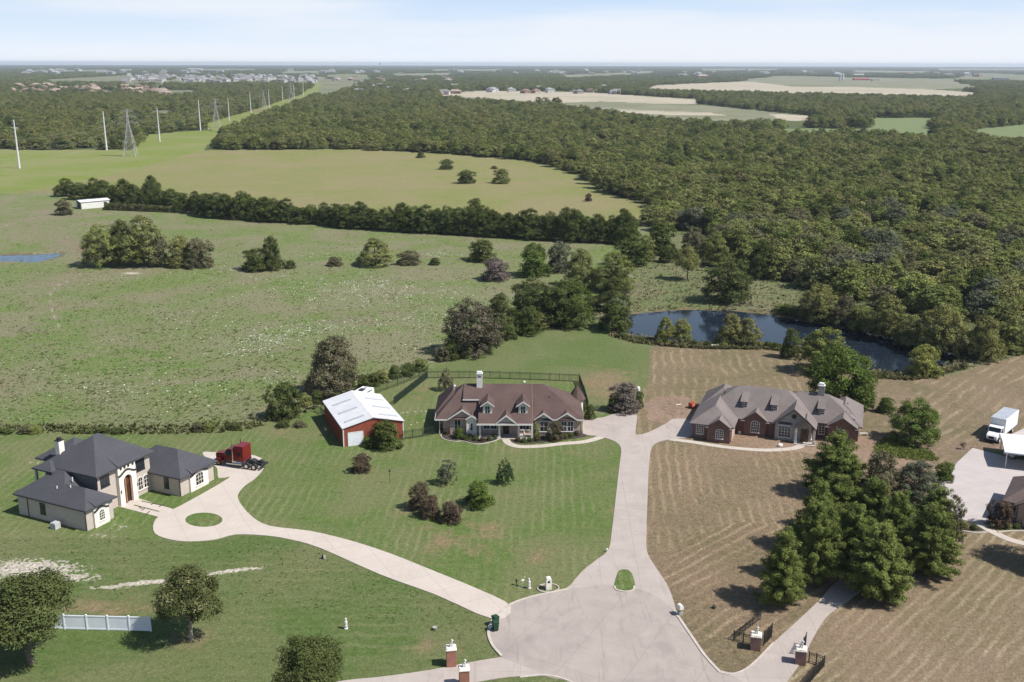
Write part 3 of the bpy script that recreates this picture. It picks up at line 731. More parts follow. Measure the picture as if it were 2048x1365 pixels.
ribbon('kerb', CIRC_L, 0.3, 0.14, M_kerb, 'raised kerb on the left of the turning circle', 0.14, 'kerb')
ribbon('kerb', CIRC_R, 0.3, 0.14, M_kerb, 'raised kerb on the right of the turning circle', 0.14, 'kerb')
ribbon('kerb', [(1440, 1346), (1466, 1349), (1500, 1334), (1547, 1287)], 0.2, 0.11, M_kerb, 'kerb at the mouth of the gated driveway', 0.1, 'kerb')
ribbon('kerb', [(1040, 1356), (1092, 1352), (1135, 1362), (1165, 1380)], 0.25, 0.12, M_kerb, 'kerb at the bottom edge of the turning circle', 0.12, 'kerb')
ribbon('garden_edging', [(1921, 1062), (1945, 1066), (1975, 1066)], 0.25, 0.12, M_kerb, 'pale edging of the flower bed by the concrete yard', 0.12, 'edging')
ribbon('garden_edging', [(1996, 1066), (2020, 1063), (2060, 1063)], 0.25, 0.12, M_kerb, 'pale edging of the bed before the brown roofed corner house', 0.12, 'edging')
ribbon('garden_edging', [(885, 866), (882, 873), (890, 880), (910, 884), (925, 883), (940, 887), (960, 889), (985, 884), (1000, 878)], 0.16, 0.1, M_kerb, 'pale stone edging of the bed left of the porch', 0.1, 'edging')
isl = W2([(1240, 1142), (1256, 1142), (1265, 1152), (1270, 1172), (1266, 1181), (1250, 1184), (1233, 1180), (1229, 1172), (1234, 1152)])
sheet('road_island', smooth_loop(isl, 4), 0.12, M_lawn, 0.12, 'teardrop grass island where the driveway meets the circle', 'grass island')
ribbon('kerb', [(1229, 1174), (1233, 1181), (1250, 1185), (1266, 1182), (1269, 1174)], 0.22, 0.15, M_kerb, 'kerb round the foot of the teardrop island', 0.12, 'kerb')
sheet('bottom_verge', W2([(950, 1368), (1020, 1357), (1090, 1354), (1130, 1362), (1165, 1385), (1100, 1440), (900, 1400)]), 0.085, M_lawn2, 0.1, 'small grass verge at the bottom centre', 'grass verge')

M_mulch = nmat('mulch', (0.035, 0.028, 0.022), (0.07, 0.055, 0.042), 6.0, 0.95, bmp=0.6)
def bed(pts, label): sheet('flower_bed', smooth_loop(W2(pts), 3), 0.035, M_mulch, 0.05, label, 'flower bed')
bed([(886, 864), (884, 874), (900, 881), (925, 881), (945, 886), (975, 886), (998, 878), (998, 872), (960, 872), (920, 866)], 'dark mulch bed left of the porch')
bed([(1024, 876), (1028, 886), (1060, 888), (1110, 883), (1160, 876), (1184, 869), (1170, 864), (1100, 866), (1065, 876)], 'dark mulch bed right of the porch')
bed([(1920, 1060), (1915, 1048), (1950, 1044), (1968, 1050), (1968, 1060), (1950, 1064)], 'mulch bed below the concrete yard')
bed([(1975, 1046), (2060, 1042), (2060, 1060), (2010, 1058)], 'mulch bed before the corner house')
# ============================================================ BUILDINGS
M_white = nmat('white_paint', (0.66, 0.64, 0.61), (0.58, 0.56, 0.53), 1.0, 0.6)
M_glass, _n, _b = new_mat('window_glass')
_b.inputs['Base Color'].default_value = (0.018, 0.022, 0.028, 1); _b.inputs['Roughness'].default_value = 0.08
M_dark = nmat('dark_metal', (0.02, 0.02, 0.02), (0.035, 0.033, 0.03), 4, 0.5)
M_brickA = brick_mat('tan_pink_brick', (0.38, 0.24, 0.19), (0.50, 0.36, 0.30), (0.42, 0.36, 0.31), (0.50, 0.41, 0.34))
M_brickB = brick_mat('dark_red_brick', (0.11, 0.052, 0.042), (0.16, 0.080, 0.064), (0.20, 0.15, 0.13), (0.20, 0.11, 0.085))
M_brickC = brick_mat('cream_brick', (0.43, 0.36, 0.31), (0.50, 0.43, 0.37), (0.44, 0.39, 0.34), (0.48, 0.42, 0.37))
M_brickP = brick_mat('pillar_brick', (0.36, 0.13, 0.08), (0.28, 0.10, 0.07), (0.33, 0.25, 0.2))
M_brickG = brick_mat('gate_pillar_brick', (0.17, 0.08, 0.07), (0.24, 0.12, 0.10), (0.25, 0.18, 0.16))
M_stone = nmat('rough_stone', (0.80, 0.76, 0.68), (0.55, 0.50, 0.44), 2.2, 0.9, (0.35, 0.32, 0.27), 3.5, 0.35, bmp=0.8)
M_stone2 = nmat('grey_rough_stone', (0.42, 0.41, 0.38), (0.26, 0.25, 0.23), 2.4, 0.9, (0.22, 0.20, 0.18), 3.5, 0.5, bmp=0.8)
M_stucco = nmat('grey_stucco', (0.40, 0.385, 0.36), (0.34, 0.33, 0.31), 1.5, 0.9)
M_cream = nmat('cast_stone', (0.74, 0.69, 0.61), (0.66, 0.61, 0.54), 1.5, 0.85)
M_roofA = shingle_mat('brown_shingle', (0.088, 0.058, 0.051), (0.122, 0.082, 0.073), (0.072, 0.048, 0.043))
M_roofB = shingle_mat('taupe_shingle', (0.155, 0.130, 0.123), (0.215, 0.183, 0.173), (0.135, 0.112, 0.106))
M_roofC = shingle_mat('charcoal_shingle', (0.048, 0.048, 0.056), (0.088, 0.088, 0.098), (0.058, 0.058, 0.066))
M_roofD = shingle_mat('dark_brown_shingle', (0.13, 0.095, 0.085), (0.18, 0.135, 0.12), (0.10, 0.075, 0.065))
M_wood = nmat('stained_wood', (0.07, 0.03, 0.018), (0.12, 0.055, 0.03), 3, 0.5)
M_woodcol = nmat('timber_column', (0.36, 0.20, 0.11), (0.28, 0.15, 0.08), 3, 0.6)
M_door = nmat('dark_door', (0.025, 0.016, 0.013), (0.05, 0.03, 0.022), 3, 0.4)
M_copper = nmat('ridge_stain', (0.17, 0.115, 0.098), (0.12, 0.082, 0.073), 3, 0.9)

def hip(mb, x0, x1, y0, y1, ze, zr, i0, i1, axis='x', th=0.2, m=0):
    if axis == 'x':
        ym = (y0 + y1) / 2; A = (x0 + i0, ym, zr); B = (x1 - i1, ym, zr)
        c = [(x0, y0, ze), (x1, y0, ze), (x1, y1, ze), (x0, y1, ze)]
        mb.poly([c[0], c[1], B, A], m); mb.poly([c[2], c[3], A, B], m)
        mb.poly([c[3], c[0], A], m); mb.poly([c[1], c[2], B], m)
    else:
        xm = (x0 + x1) / 2; A = (xm, y0 + i0, zr); B = (xm, y1 - i1, zr)
        c = [(x0, y0, ze), (x1, y0, ze), (x1, y1, ze), (x0, y1, ze)]
        mb.poly([c[1], c[2], B, A], m); mb.poly([c[3], c[0], A, B], m)
        mb.poly([c[0], c[1], A], m); mb.poly([c[2], c[3], B], m)
    l = [(x, y, ze - th) for x, y, _ in c]
    for i in range(4):
        j = (i + 1) % 4; mb.poly([c[i], l[i], l[j], c[j]], m)
    mb.poly(l[::-1], m)

def gable(rf, wl, tr, xc, h, hw, yf, yb, ze, zr, ov=0.35, th=0.16, wd=0.9, wm=0, rm=0, z0=0.0, band=0.2, tm=0, low=None):
    rf.extr([(xc - h, ze), (xc, zr), (xc + h, ze), (xc + h, ze - th), (xc, zr - th * 1.25), (xc - h, ze - th)], yf - ov, yb, 'y', rm)
    zw = ze + (zr - ze) * (1 - hw / h) - 0.12
    if wl is not None:
        wl.extr([(xc - hw, z0), (xc + hw, z0), (xc + hw, zw), (xc, zr - 0.2), (xc - hw, zw)], yf, yf + wd, 'y', wm)
    if tr is not None:
        k = band
        tr.extr([(xc - h - .02, ze + .01), (xc, zr + .02), (xc + h + .02, ze + .01), (xc + h + .02, ze - k), (xc, zr - k * 1.3), (xc - h - .02, ze - k)], yf - ov - 0.06, yf - ov + 0.004, 'y', tm)

def outline(w, h, arch=0.0, n=8):
    p = [(-w / 2, 0), (w / 2, 0)]
    if arch <= 0: return p + [(w / 2, h), (-w / 2, h)]
    hs = h - arch
    return p + [(w / 2 * math.cos(t), hs + arch * math.sin(t)) for t in np.linspace(0, PI, n)]

def window(parent, x, y, z, w, h, rz=0.0, frame=None, grid=(2, 2), arch=0.0, fw=0.1, label=None, glass=None, name='window'):
    frame = frame or M_white; glass = glass or M_glass
    mb = MB(); mb.extr(outline(w + 2 * fw, h + 2 * fw, arch * (w + 2 * fw) / w if arch else 0), -0.05, 0.0, 'y')
    mb.box(-w / 2 - fw - .05, w / 2 + fw + .05, -0.12, 0.0, -0.07, 0.0)
    for i in range(1, grid[0]):
        xx = -w / 2 + w * i / grid[0]; mb.box(xx - .03, xx + .03, -0.085, -0.04, fw, h + fw - (arch * 0.25 if arch else 0))
    for i in range(1, grid[1]):
        zz = fw + h * i / grid[1]; mb.box(-w / 2, w / 2, -0.083, -0.042, zz - .025, zz + .025)
    o = mb.build(name, frame, parent, (x, y, z), rz)
    if label: o['label'] = label
    p = MB(); p.extr([(a, b + fw) for a, b in outline(w, h, arch)], -0.062, -0.052, 'y')
    p.build('pane', glass, o)
    return o

# ---------------------------------------------------------------- middle house, brown roof
H1 = empty('brick_house', (-11.8, 161.5, 0), 0, 'one storey brick house under a brown shingle roof with two dormers and a white porch', 'house')
wb = MB(); st = MB(); sc_ = MB(); rf = MB(); tr = MB()
wb.box(0.3, 6.1, 0.4, 11.5, 0, 2.65); wb.box(-0.5, 0.5, 3.0, 11.3, 0, 2.66); wb.box(6.0, 15.4, 0.0, 11.4, 0, 2.64); wb.box(15.3, 23.4, 0.2, 11.6, 0, 2.67)
hip(rf, -1.0, 23.85, -0.5, 12.2, 2.8, 7.0, 4.6, 6.6, 'x')
# porch slope and upper block on the left of it
rf.extr([(-2.7, 2.8), (5.85, 7.03), (5.85, 6.8), (-2.7, 2.6)], 6.25, 15.25, 'x')
rf.extr([(2.4, 5.36), (5.85, 7.06), (6.6, 6.7), (6.6, 4.6), (2.4, 5.2)], 3.55, 6.3, 'x')
up = MB(); up.box(3.9, 6.24, 2.75, 5.6, 3.9, 5.25); up.extr([(5.0, 3.4), (5.0, 6.2), (5.9, 6.75), (6.6, 6.4), (6.6, 3.4)], 3.75, 4.0, 'x')
up.build('upper_wall', M_stucco, H1)
tr.box(3.5, 6.3, 2.34, 2.42, 5.14, 5.36)
gable(rf, wb, tr, 3.55, 2.45, 2.1, -0.1, 3.2, 2.8, 4.5)
gable(rf, sc_, tr, 5.1, 1.0, 0.85, -0.75, 2.0, 3.0, 3.7, ov=0.25, wd=1.1)
gable(rf, st, tr, 17.05, 1.6, 1.35, -0.25, 2.2, 2.8, 4.0)
gable(rf, wb, tr, 20.95, 1.72, 1.5, -0.15, 2.2, 2.8, 4.0)
gable(rf, None, tr, 10.85, 1.65, 1.4, -2.45, 1.2, 2.95, 4.35, ov=0.3)
pgt = MB(); pgt.extr([(9.6, 2.75), (12.1, 2.75), (12.1, 3.05), (10.85, 4.1), (9.6, 3.05)], -2.4, -2.2, 'y'); pgt.build('porch_gable', M_stucco, H1)
wb.build('wall', M_brickA, H1); st.build('stone_wall', M_stone, H1); sc_.build('stucco_wall', M_cream, H1)
# side roofs on the left
rs = MB(); hip(rs, -1.3, 4.5, 2.4, 12.2, 2.74, 5.9, 2.9, 2.9, 'y'); rs.build('side_roof', M_roofA, H1)
r1 = rf.build('roof', M_roofA, H1)
fb = MB()
for a, b, c_, d_ in ((-1.0, -0.5, -0.56, -0.5), ):
    pass
fb.box(-1.02, 1.0, -0.57, -0.503, 2.58, 2.8); fb.box(6.0, 15.3, -2.78, -2.703, 2.55, 2.82); fb.box(18.6, 19.2, -0.57, -0.503, 2.58, 2.8); fb.box(22.7, 23.87, -0.57, -0.503, 2.58, 2.8)
fb.box(-1.07, -1.003, -0.5, 12.2, 2.58, 2.79)
fb.build_each('fascia', M_white, H1); tr.build_each('gable_trim', M_white, H1)
rc = MB(); rc.extr([(-2.6, 2.86), (5.85, 7.08), (5.85, 7.04), (-2.6, 2.83)], 15.16, 15.30, 'x')
rc.build('roof_stain', M_copper, H1)
for xx in (6.55, 9.75, 12.95, 15.15):
    m_ = MB(); m_.box(xx - .15, xx + .15, -2.25, -1.95, 0.1, 2.6); m_.box(xx - .2, xx + .2, -2.3, -1.9, 0.1, 0.3); m_.build('porch_column', M_white, H1)
m_ = MB(); m_.box(6.3, 15.4, -2.4, 0.0, 0.0, 0.1); m_.build('porch_floor', M_walk, H1)
m_ = MB(); m_.box(6.4, 9.7, -2.28, -2.2, .1, .32); m_.box(13.0, 15.1, -2.28, -2.2, .1, .32); m_.build_each('porch_kerb', M_white, H1)
m_ = MB(); m_.box(10.35, 11.35, -0.08, 0.0, 0.1, 2.35); dd = m_.build('door', M_door, H1)
m_ = MB(); m_.ball((11.2, -0.12, 1.15), 0.05); m_.build('handle', M_white, dd)
window(H1, 2.75, -0.1, 0.7, 1.0, 1.7, grid=(2, 2)); window(H1, 5.1, -0.76, 0.9, 0.35, 1.2, grid=(1, 2), arch=0.15)
window(H1, 7.6, 0.0, 0.9, 0.9, 1.3); window(H1, 8.8, 0.0, 0.9, 0.9, 1.3); window(H1, 13.9, 0.0, 0.8, 1.5, 1.4, grid=(3, 2))
window(H1, 17.15, -0.26, 0.6, 1.15, 1.6, grid=(2, 2)); window(H1, 20.5, -0.16, 0.6, 0.85, 1.6); window(H1, 21.6, -0.16, 0.6, 0.85, 1.6)
window(H1, 5.15, 2.75, 4.5, 0.8, 0.4, grid=(2, 1), frame=M_stucco)
for k, xx in enumerate((7.75, 13.65)):
    d_ = MB(); d_.extr([(xx - .75, 3.55), (xx + .75, 3.55), (xx + .75, 5.25), (xx, 5.85), (xx - .75, 5.25)], -0.5, 2.6, 'y')
    do = d_.build('dormer', M_stone, H1)
    rr_ = MB(); tt = MB(); gable(rr_, None, tt, xx, 1.15, 0.8, -0.5, 3.6, 5.2, 6.05, ov=0.3, th=0.12, band=0.16)
    rr_.build('dormer_roof', M_roofA, do); tt.build('dormer_trim', M_white, do)
    window(do, xx, -0.5, 3.75, 0.72, 1.2, grid=(2, 2), fw=0.16)
ch = MB(); ch.box(5.8, 6.75, 4.9, 5.8, 5.8, 9.0); ch.box(5.72, 6.83, 4.82, 5.88, 9.0, 9.12); ch.box(5.85, 6.7, 4.95, 5.75, 9.12, 9.35)
co = ch.build('chimney', M_white, H1); ch = MB(); ch.box(5.95, 6.6, 4.87, 4.9, 8.45, 8.65); ch.build('flue_vent', M_dark, co)
tu = MB(); tu.lathe([(1.15, 0), (1.15, 3.0)], (23.2, 10.2), 8); to = tu.build('turret', M_white, H1)
tu = MB(); tu.lathe([(1.6, 2.85), (1.6, 3.0), (0.05, 5.5)], (23.2, 10.2), 8); tu.build('turret_roof', M_roofA, to)
window(to, 22.75, 9.12, 1.2, 0.7, 1.2, frame=M_white)
for xx, yy, zz in ((1.95, 6.2, 6.2), (13.9, 6.0, 7.0)):
    v_ = MB(); v_.ball((xx, yy, zz + .3), 0.22); v_.tube((xx, yy, zz - .4), (xx, yy, zz + .2), 0.05); v_.build('roof_finial', M_white, H1)
for xx, yy in ((-0.3, -.5), (23.7, -.45)):
    v_ = MB(); v_.tube((xx, yy + .55, 0), (xx, yy + .55, 2.6), 0.06); v_.build('downspout', M_white, H1)
v_ = MB(); v_.tube((18.2, 3.4, 5.0), (18.2, 3.4, 5.7), 0.08); v_.tube((18.9, 3.2, 4.7), (18.9, 3.2, 5.3), 0.1); v_.build_each('roof_vent', M_copper, H1)

# ---------------------------------------------------------------- right house, taupe roof
H3 = empty('brick_house', (29.8, 160.0, 0), R(-19.5), 'long dark red brick house under a grey taupe hipped roof with three small dormers', 'house')
wb = MB(); st = MB(); rf = MB(); tr = MB()
wb.box(0.1, 6.5, 0.2, 9.4, 0, 2.55); wb.box(0.6, 19.2, 5.1, 16.0, 0, 2.54); wb.box(19.0, 26.1, 7.5, 18.5, 0, 2.53)
hip(rf, -0.4, 6.95, -0.3, 12.2, 2.7, 5.1, 3.6, 3.6, 'y')
hip(rf, -0.2, 19.6, 4.6, 16.4, 2.72, 6.75, 6.4, 5.3, 'x')
hip(rf, 10.0, 26.65, 7.1, 17.0, 2.68, 6.25, 6.0, 6.0, 'x')
hip(rf, 20.6, 26.6, 9.0, 19.2, 2.66, 4.9, 3.0, 3.0, 'y')
hip(rf, -0.4, 7.0, 8.5, 18.0, 2.65, 5.6, 3.7, 3.7, 'y')
gable(rf, wb, tr, 4.55, 1.95, 1.85, -0.75, 3.6, 2.72, 4.1, ov=0.25, wd=2.0)
gable(rf, wb, tr, 9.75, 2.1, 1.8, 4.55, 7.5, 2.74, 4.3, ov=0.3)
gable(rf, wb, tr, 23.55, 2.45, 2.2, 6.15, 9.6, 2.72, 4.35, ov=0.3, wd=1.8)
gable(rf, st, tr, 15.95, 3.45, 2.9, 4.2, 9.2, 2.75, 5.65, ov=0.35, wd=1.2)
gable(rf, None, tr, 17.95, 1.7, 1.6, 3.3, 6.2, 2.78, 4.45, ov=0.3)
wb.build('wall', M_brickB, H3); st.build('stone_wall', M_stone2, H3)
rf.build('roof', M_roofB, H3)
rv = MB()
for a in (2.62, 6.48): rv.box(a - .28, a + .28, -1.06, -1.0, 2.5, 2.62)
for a in (7.75, 11.8): rv.box(a - .32, a + .32, 4.18, 4.24, 2.5, 2.64)
for a in (21.2, 25.9): rv.box(a - .32, a + .32, 5.78, 5.84, 2.5, 2.64)
rv.build_each('eave_return', M_white, H3)
tr.build_each('gable_trim', M_roofD, H3)
g_ = MB(); g_.box(6.51, 6.55, 0.3, 5.0, 0, 2.5); g_.build('side_wall_lit_tint', M_brickA, H3)  # paler pink brick puts the sunlight on this side into its colour
for xx, w_, h_, z_, ya, ar in ((1.35, 1.1, 1.4, 0.8, 0.2, 0), (4.7, 1.1, 1.5, 0.7, -0.76, 0.3), (9.8, 1.25, 1.9, 0.6, 4.54, 0.35), (14.6, 1.9, 1.9, 0.5, 4.19, 0), (20.3, 0.9, 1.7, 0.6, 7.5, 0), (23.4, 1.3, 1.5, 0.7, 6.14, 0.3)):
    window(H3, xx, ya, z_, w_, h_, grid=(4 if w_ > 1 else 2, 4), arch=ar, fw=0.08)
aw = MB(); aw.extr([(3.45, 2.55), (4.2, 3.15), (4.2, 2.5)], 13.6, 15.6, 'x'); aw.build('window_hood', M_roofC, H3)
rw = MB(); rw.lathe([(0.38, 0), (0.38, 0.1)], (0, 0), 16)
oc = rw.build('round_vent', M_dark, H3, (15.95, 4.19, 4.25)); oc.rotation_euler = (R(90), 0, 0)
pd = MB(); pd.box(17.2, 18.4, 4.05, 4.2, 0.1, 2.3); do = pd.build('door', M_wood, H3)
pd = MB(); pd.box(17.6, 18.0, 4.02, 4.05, 0.8, 2.1); pd.build('door_glass', M_glass, do)
pf = MB(); pf.box(16.3, 19.6, 2.6, 4.2, 0.0, 0.12); pf.build('porch_floor', M_walk, H3)
for a in (16.5, 19.35):
    c_ = MB(); c_.box(a - .18, a + .18, 3.05, 3.4, 0.1, 2.7); c_.box(a - .25, a + .25, 3.0, 3.45, 0.1, 0.7); c_.build('porch_column', M_stone, H3)
for xx, yb_, zb in ((7.55, 6.7, 4.15), (12.45, 6.7, 4.15), (19.95, 8.55, 3.75)):
    d_ = MB(); d_.extr([(yb_, zb - .5), (yb_, zb + .85), (yb_ + 2.6, zb + 1.65), (yb_ + 2.6, zb)], xx - .5, xx + .5, 'x')
    do = d_.build('dormer', M_brickB, H3)
    d_ = MB(); d_.extr([(yb_ - .25, zb + .85), (yb_ - .25, zb + .98), (yb_ + 3.1, zb + 1.95), (yb_ + 3.1, zb + 1.7)], xx - .65, xx + .65, 'x'); d_.build('dormer_roof', M_roofB, do)
    d_ = MB(); d_.box(xx + .5, xx + .56, yb_ - .02, yb_ + .15, zb - .1, zb + .85); d_.build('dormer_trim', M_white, do)
    window(do, xx, yb_, zb - 0.1, 0.6, 0.7, grid=(2, 2), fw=0.06)
ch = MB(); ch.box(19.1, 20.1, 11.6, 12.5, 5.5, 7.6); co = ch.build('chimney', M_stone2, H3)
ch = MB(); ch.box(19.02, 20.18, 11.52, 12.58, 7.6, 7.75); ch.box(19.2, 20.0, 11.7, 12.4, 7.75, 8.1); ch.build('chimney_cap', M_white, co)
for xx, yy, zz in ((24.3, 9.7, 3.6), (24.6, 9.9, 3.5), (23.9, 9.6, 3.9), (25.3, 8.2, 3.1), (24.0, 12.9, 4.3), (3.9, 9.2, 5.4)):
    v_ = MB(); v_.tube((xx, yy, zz - .5), (xx, yy, zz + .5), 0.09); v_.build('roof_vent', M_dark, H3)
gd = MB(); gd.box(0.02, 0.08, 1.4, 4.4, 0.0, 2.2); gd.box(0.02, 0.08, 5.2, 8.4, 0.0, 2.2); gd.build('garage_door', M_white, H3)

# ---------------------------------------------------------------- left house, charcoal roof
H2 = empty('stucco_house', (-56.2, 124.4, 0), R(65), 'large cream brick two storey house under a charcoal hipped roof with an arched entry', 'house')
wb = MB(); rf = MB(); cs = MB()
wb.box(0.0, 4.6, 0.0, 12.7, 0, 2.95); wb.box(4.5, 9.0, 2.8, 12.2, 0, 2.94)
wb.box(4.45, 14.1, 2.3, 8.2, 0, 5.75); wb.box(8.2, 14.1, 8.1, 11.8, 0, 5.74)
wb.box(14.0, 20.9, -3.3, 7.5, 0, 2.86)
hip(rf, -0.35, 5.1, -0.4, 8.5, 3.08, 4.85, 2.7, 2.7, 'y')
hip(rf, -0.35, 9.9, 3.5, 13.1, 3.1, 6.35, 5.0, 4.6, 'x')
hip(rf, 3.9, 14.7, 1.75, 12.4, 5.9, 9.45, 5.0, 4.9, 'x')
hip(rf, 5.5, 13.0, 7.5, 15.2, 5.86, 8.3, 3.7, 3.7, 'x')
hip(rf, 2.9, 6.0, 9.0, 12.9, 5.7, 6.6, 1.5, 1.5, 'x')
hip(rf, 13.5, 21.35, -3.85, 7.9, 3.0, 5.55, 3.9, 3.9, 'y')
for (xa, xb, yf, ze, zz, yb_) in ((1.15, 3.65, -0.3, 3.08, 4.1, 1.2), (7.6, 11.0, 1.9, 5.9, 7.5, 4.2), (15.6, 19.5, -3.75, 3.0, 4.3, -1.6)):
    rf.extr([(yf - .25, ze + .12), (yb_, zz), (yb_, ze - .1), (yf - .25, ze - .12)], xa, xb, 'x')
wb.build('wall', M_brickC, H2); rf.build('roof', M_roofC, H2)
gt = MB()
def edge_band(x0, x1, y0, y1, z): 
    gt.box(x0 - .04, x1 + .04, y0 - .05, y0 - .003, z - .2, z - .02); gt.box(x0 - .05, x0 - .003, y0, y1, z - .2, z - .02)
edge_band(-0.35, 5.1, -0.4, 13.0, 3.08); edge_band(3.9, 14.7, 1.75, 12.4, 5.9); edge_band(13.5, 21.35, -3.85, 2.0, 3.0)
gt.build('gutter', nmat('dark_gutter', (0.05, 0.05, 0.055), (0.07, 0.07, 0.075), 2, 0.5), H2)
def panel(x0, x1, yf, ztop, rise, name='entry_panel', depth=0.3, hole=None):
    # raised cast stone panel with a swept top, optionally with an arched opening
    xm = (x0 + x1) / 2; n = 14
    top = [(x0 + (x1 - x0) * i / n, ztop + rise * (0.5 - 0.5 * math.cos(2 * PI * i / n)) ** 1.0) for i in range(n + 1)]
    p = MB()
    if not hole:
        p.extr([(x0, 0), (x1, 0)] + top[::-1], yf - depth, yf, 'y')
    else:
        hw, hh, ar = hole
        p.extr([(x0, 0), (xm - hw, 0), (xm - hw, hh)] + [(xm - hw * math.cos(t), hh + ar * math.sin(t)) for t in np.linspace(0.2, PI / 2, 6)] + [(xm, top[n // 2][1])] + top[:n // 2][::-1], yf - depth, yf, 'y')
        p.extr([(x1, 0), (xm + hw, 0), (xm + hw, hh)] + [(xm + hw * math.cos(t), hh + ar * math.sin(t)) for t in np.linspace(0.2, PI / 2, 6)] + [(xm, top[n // 2][1])] + top[n // 2 + 1:], yf - depth, yf, 'y')
    o = p.build(name, M_cream, H2)
    q = MB()
    for i in range(n):
        a, b = top[i], top[i + 1]
        q.poly([(a[0], yf - depth - .12, a[1] - .16), (b[0], yf - depth - .12, b[1] - .16), (b[0], yf - depth - .12, b[1] + .02), (a[0], yf - depth - .12, a[1] + .02)])
        q.poly([(a[0], yf - depth - .12, a[1] + .02), (b[0], yf - depth - .12, b[1] + .02), (b[0], yf, b[1] + .04), (a[0], yf, a[1] + .04)])
        q.poly([(a[0], yf - depth - .12, a[1] - .16), (a[0], yf - depth, a[1] - .2), (b[0], yf - depth, b[1] - .2), (b[0], yf - depth - .12, b[1] - .16)])
    q.build('cornice', M_dark, o)
    return o
panel(1.1, 3.6, 0.0, 2.35, 0.42)
pe = panel(7.7, 10.9, 2.3, 4.55, 0.6, 'entry_portal', 0.55, (0.75, 3.5, 0.75))
panel(15.7, 19.4, -3.3, 2.45, 0.45)
ub = MB(); ub.box(7.7, 10.9, 1.82, 2.3, 4.3, 5.7); ub.build('entry_frieze', M_cream, H2)
for (xa, xb, yf) in ((1.1, 3.6, 0.0), (15.7, 19.4, -3.3)):
    ub = MB(); ub.box(xa + .01, xb - .01, yf - .24, yf, 2.2, 2.88); ub.build('frieze', M_cream, H2)
for a in (8.1, 8.8, 9.5, 10.3):
    q = MB(); q.box(a, a + .3, 1.72, 1.82, 5.35, 5.62); q.build('frieze_vent', M_dark, H2)
q = MB(); q.box(8.45, 10.15, 2.22, 2.29, 0.05, 4.15); eo = q.build('entry_recess', M_wood, H2)
q = MB(); q.box(8.75, 9.7, 2.14, 2.22, 0.1, 2.7); q.build('door', M_door, eo)
for a in (9.0, 10.0):
    q = MB(); q.tube((a, 2.0, 0.05), (a, 2.0, 3.9), 0.13, 0.11, 10); q.build('entry_column', M_woodcol, H2)
for a in (7.9, 10.95):
    q = MB(); q.box(a - .07, a + .07, 1.68, 1.76, 1.9, 2.4); q.build('wall_lantern', M_dark, H2)
blk = M_dark
window(H2, 5.75, 2.3, 3.75, 1.5, 1.5, frame=blk, grid=(3, 2), fw=0.06); window(H2, 12.3, 2.3, 3.75, 1.5, 1.5, frame=blk, grid=(3, 2), fw=0.06)
window(H2, 12.0, 2.3, 0.8, 0.75, 1.8, frame=M_cream, grid=(2, 3), arch=0.25); window(H2, 13.1, 2.3, 0.8, 0.75, 1.8, frame=M_cream, grid=(2, 3), arch=0.25)
window(H2, 2.35, -0.3, 0.7, 0.8, 1.4, frame=M_cream, grid=(3, 4), arch=0.35); window(H2, 17.55, -3.6, 0.6, 1.5, 1.7, frame=M_cream, grid=(3, 3), arch=0.3)
window(H2, 0.0, 8.0, 0.9, 0.9, 1.5, rz=-PI / 2, frame=blk, grid=(1, 2), fw=0.05); window(H2, 14.0, -0.7, 0.8, 0.8, 1.6, rz=-PI / 2, frame=blk, grid=(1, 2), fw=0.05)
q = MB(); q.tube((-0.06, 10.8, 0.02), (-0.06, 10.8, 2.9), 0.05); q.tube((-0.06, 0.08, 0.02), (-0.06, 0.08, 2.9), 0.05); q.tube((13.94, -3.2, 0.02), (13.94, -3.2, 2.8), 0.05); q.tube((4.38, 2.24, 3.9), (4.38, 2.24, 5.7), 0.05); q.build_each('downspout', M_dark, H2)
sd = MB(); sd.box(4.40, 4.445, 2.4, 8.0, 3.0, 5.7); sd.build('side_wall_shade', nmat('grey_shade_tint', (0.10, 0.10, 0.105), (0.13, 0.13, 0.135), 2, 0.8), H2)  # dark grey skin over the brick: shade of this side as colour
for a, b in ((4.3, 11.7), (4.35, 9.4), (3.3, 12.5)):
    q = MB(); q.box(a - .15, a + .15, b - .15, b + .15, 2.6, 5.7); q.build('patio_column', M_stucco, H2)
q = MB(); q.box(4.2, 8.2, 8.2, 12.2, 2.9, 3.05); q.build('balcony_floor', M_stucco, H2)
q = MB(); q.box(8.12, 8.18, 9.3, 10.6, 3.3, 5.2); q.build('patio_window', nmat('lit_tint_pane', (0.5, 0.42, 0.2), (0.3, 0.28, 0.15), 2, 0.4), H2)  # lit look of the pane is put into its yellow colour
ch = MB(); ch.box(5.6, 6.5, 10.2, 11.0, 6.2, 9.1); co = ch.build('chimney', M_cream, H2); ch = MB(); ch.tube((6.05, 10.6, 9.1), (6.05, 10.6, 9.45), 0.3, 0.34, 12); ch.box(5.55, 6.55, 10.15, 11.05, 9.02, 9.12); ch.build('chimney_cap', M_dark, co)
for xx, yy, zz in ((1.5, 6.6, 4.4), (2.0, 4.6, 4.7), (4.3, 11.2, 4.6), (3.3, 5.6, 5.2)):
    v_ = MB(); v_.tube((xx, yy, zz - .4), (xx, yy, zz + .25), 0.08); v_.build('roof_vent', M_white, H2)
ac = MB(); ac.box(-1.6, -0.7, 4.1, 5.0, 0.0, 0.85); ac.tube((-1.15, 4.55, 0.85), (-1.15, 4.55, 0.92), 0.35, n=14)
o = ac.build('air_conditioner', nmat('ac_metal', (0.35, 0.36, 0.36), (0.45, 0.45, 0.44), 3, 0.5), None); o.parent = None
o.matrix_world = Matrix.Translation((-56.2, 124.4, 0)) @ Matrix.Rotation(R(65), 4, 'Z')
tag(o, 'small grey air conditioner by the long side wall of the charcoal roofed house', 'air conditioner')

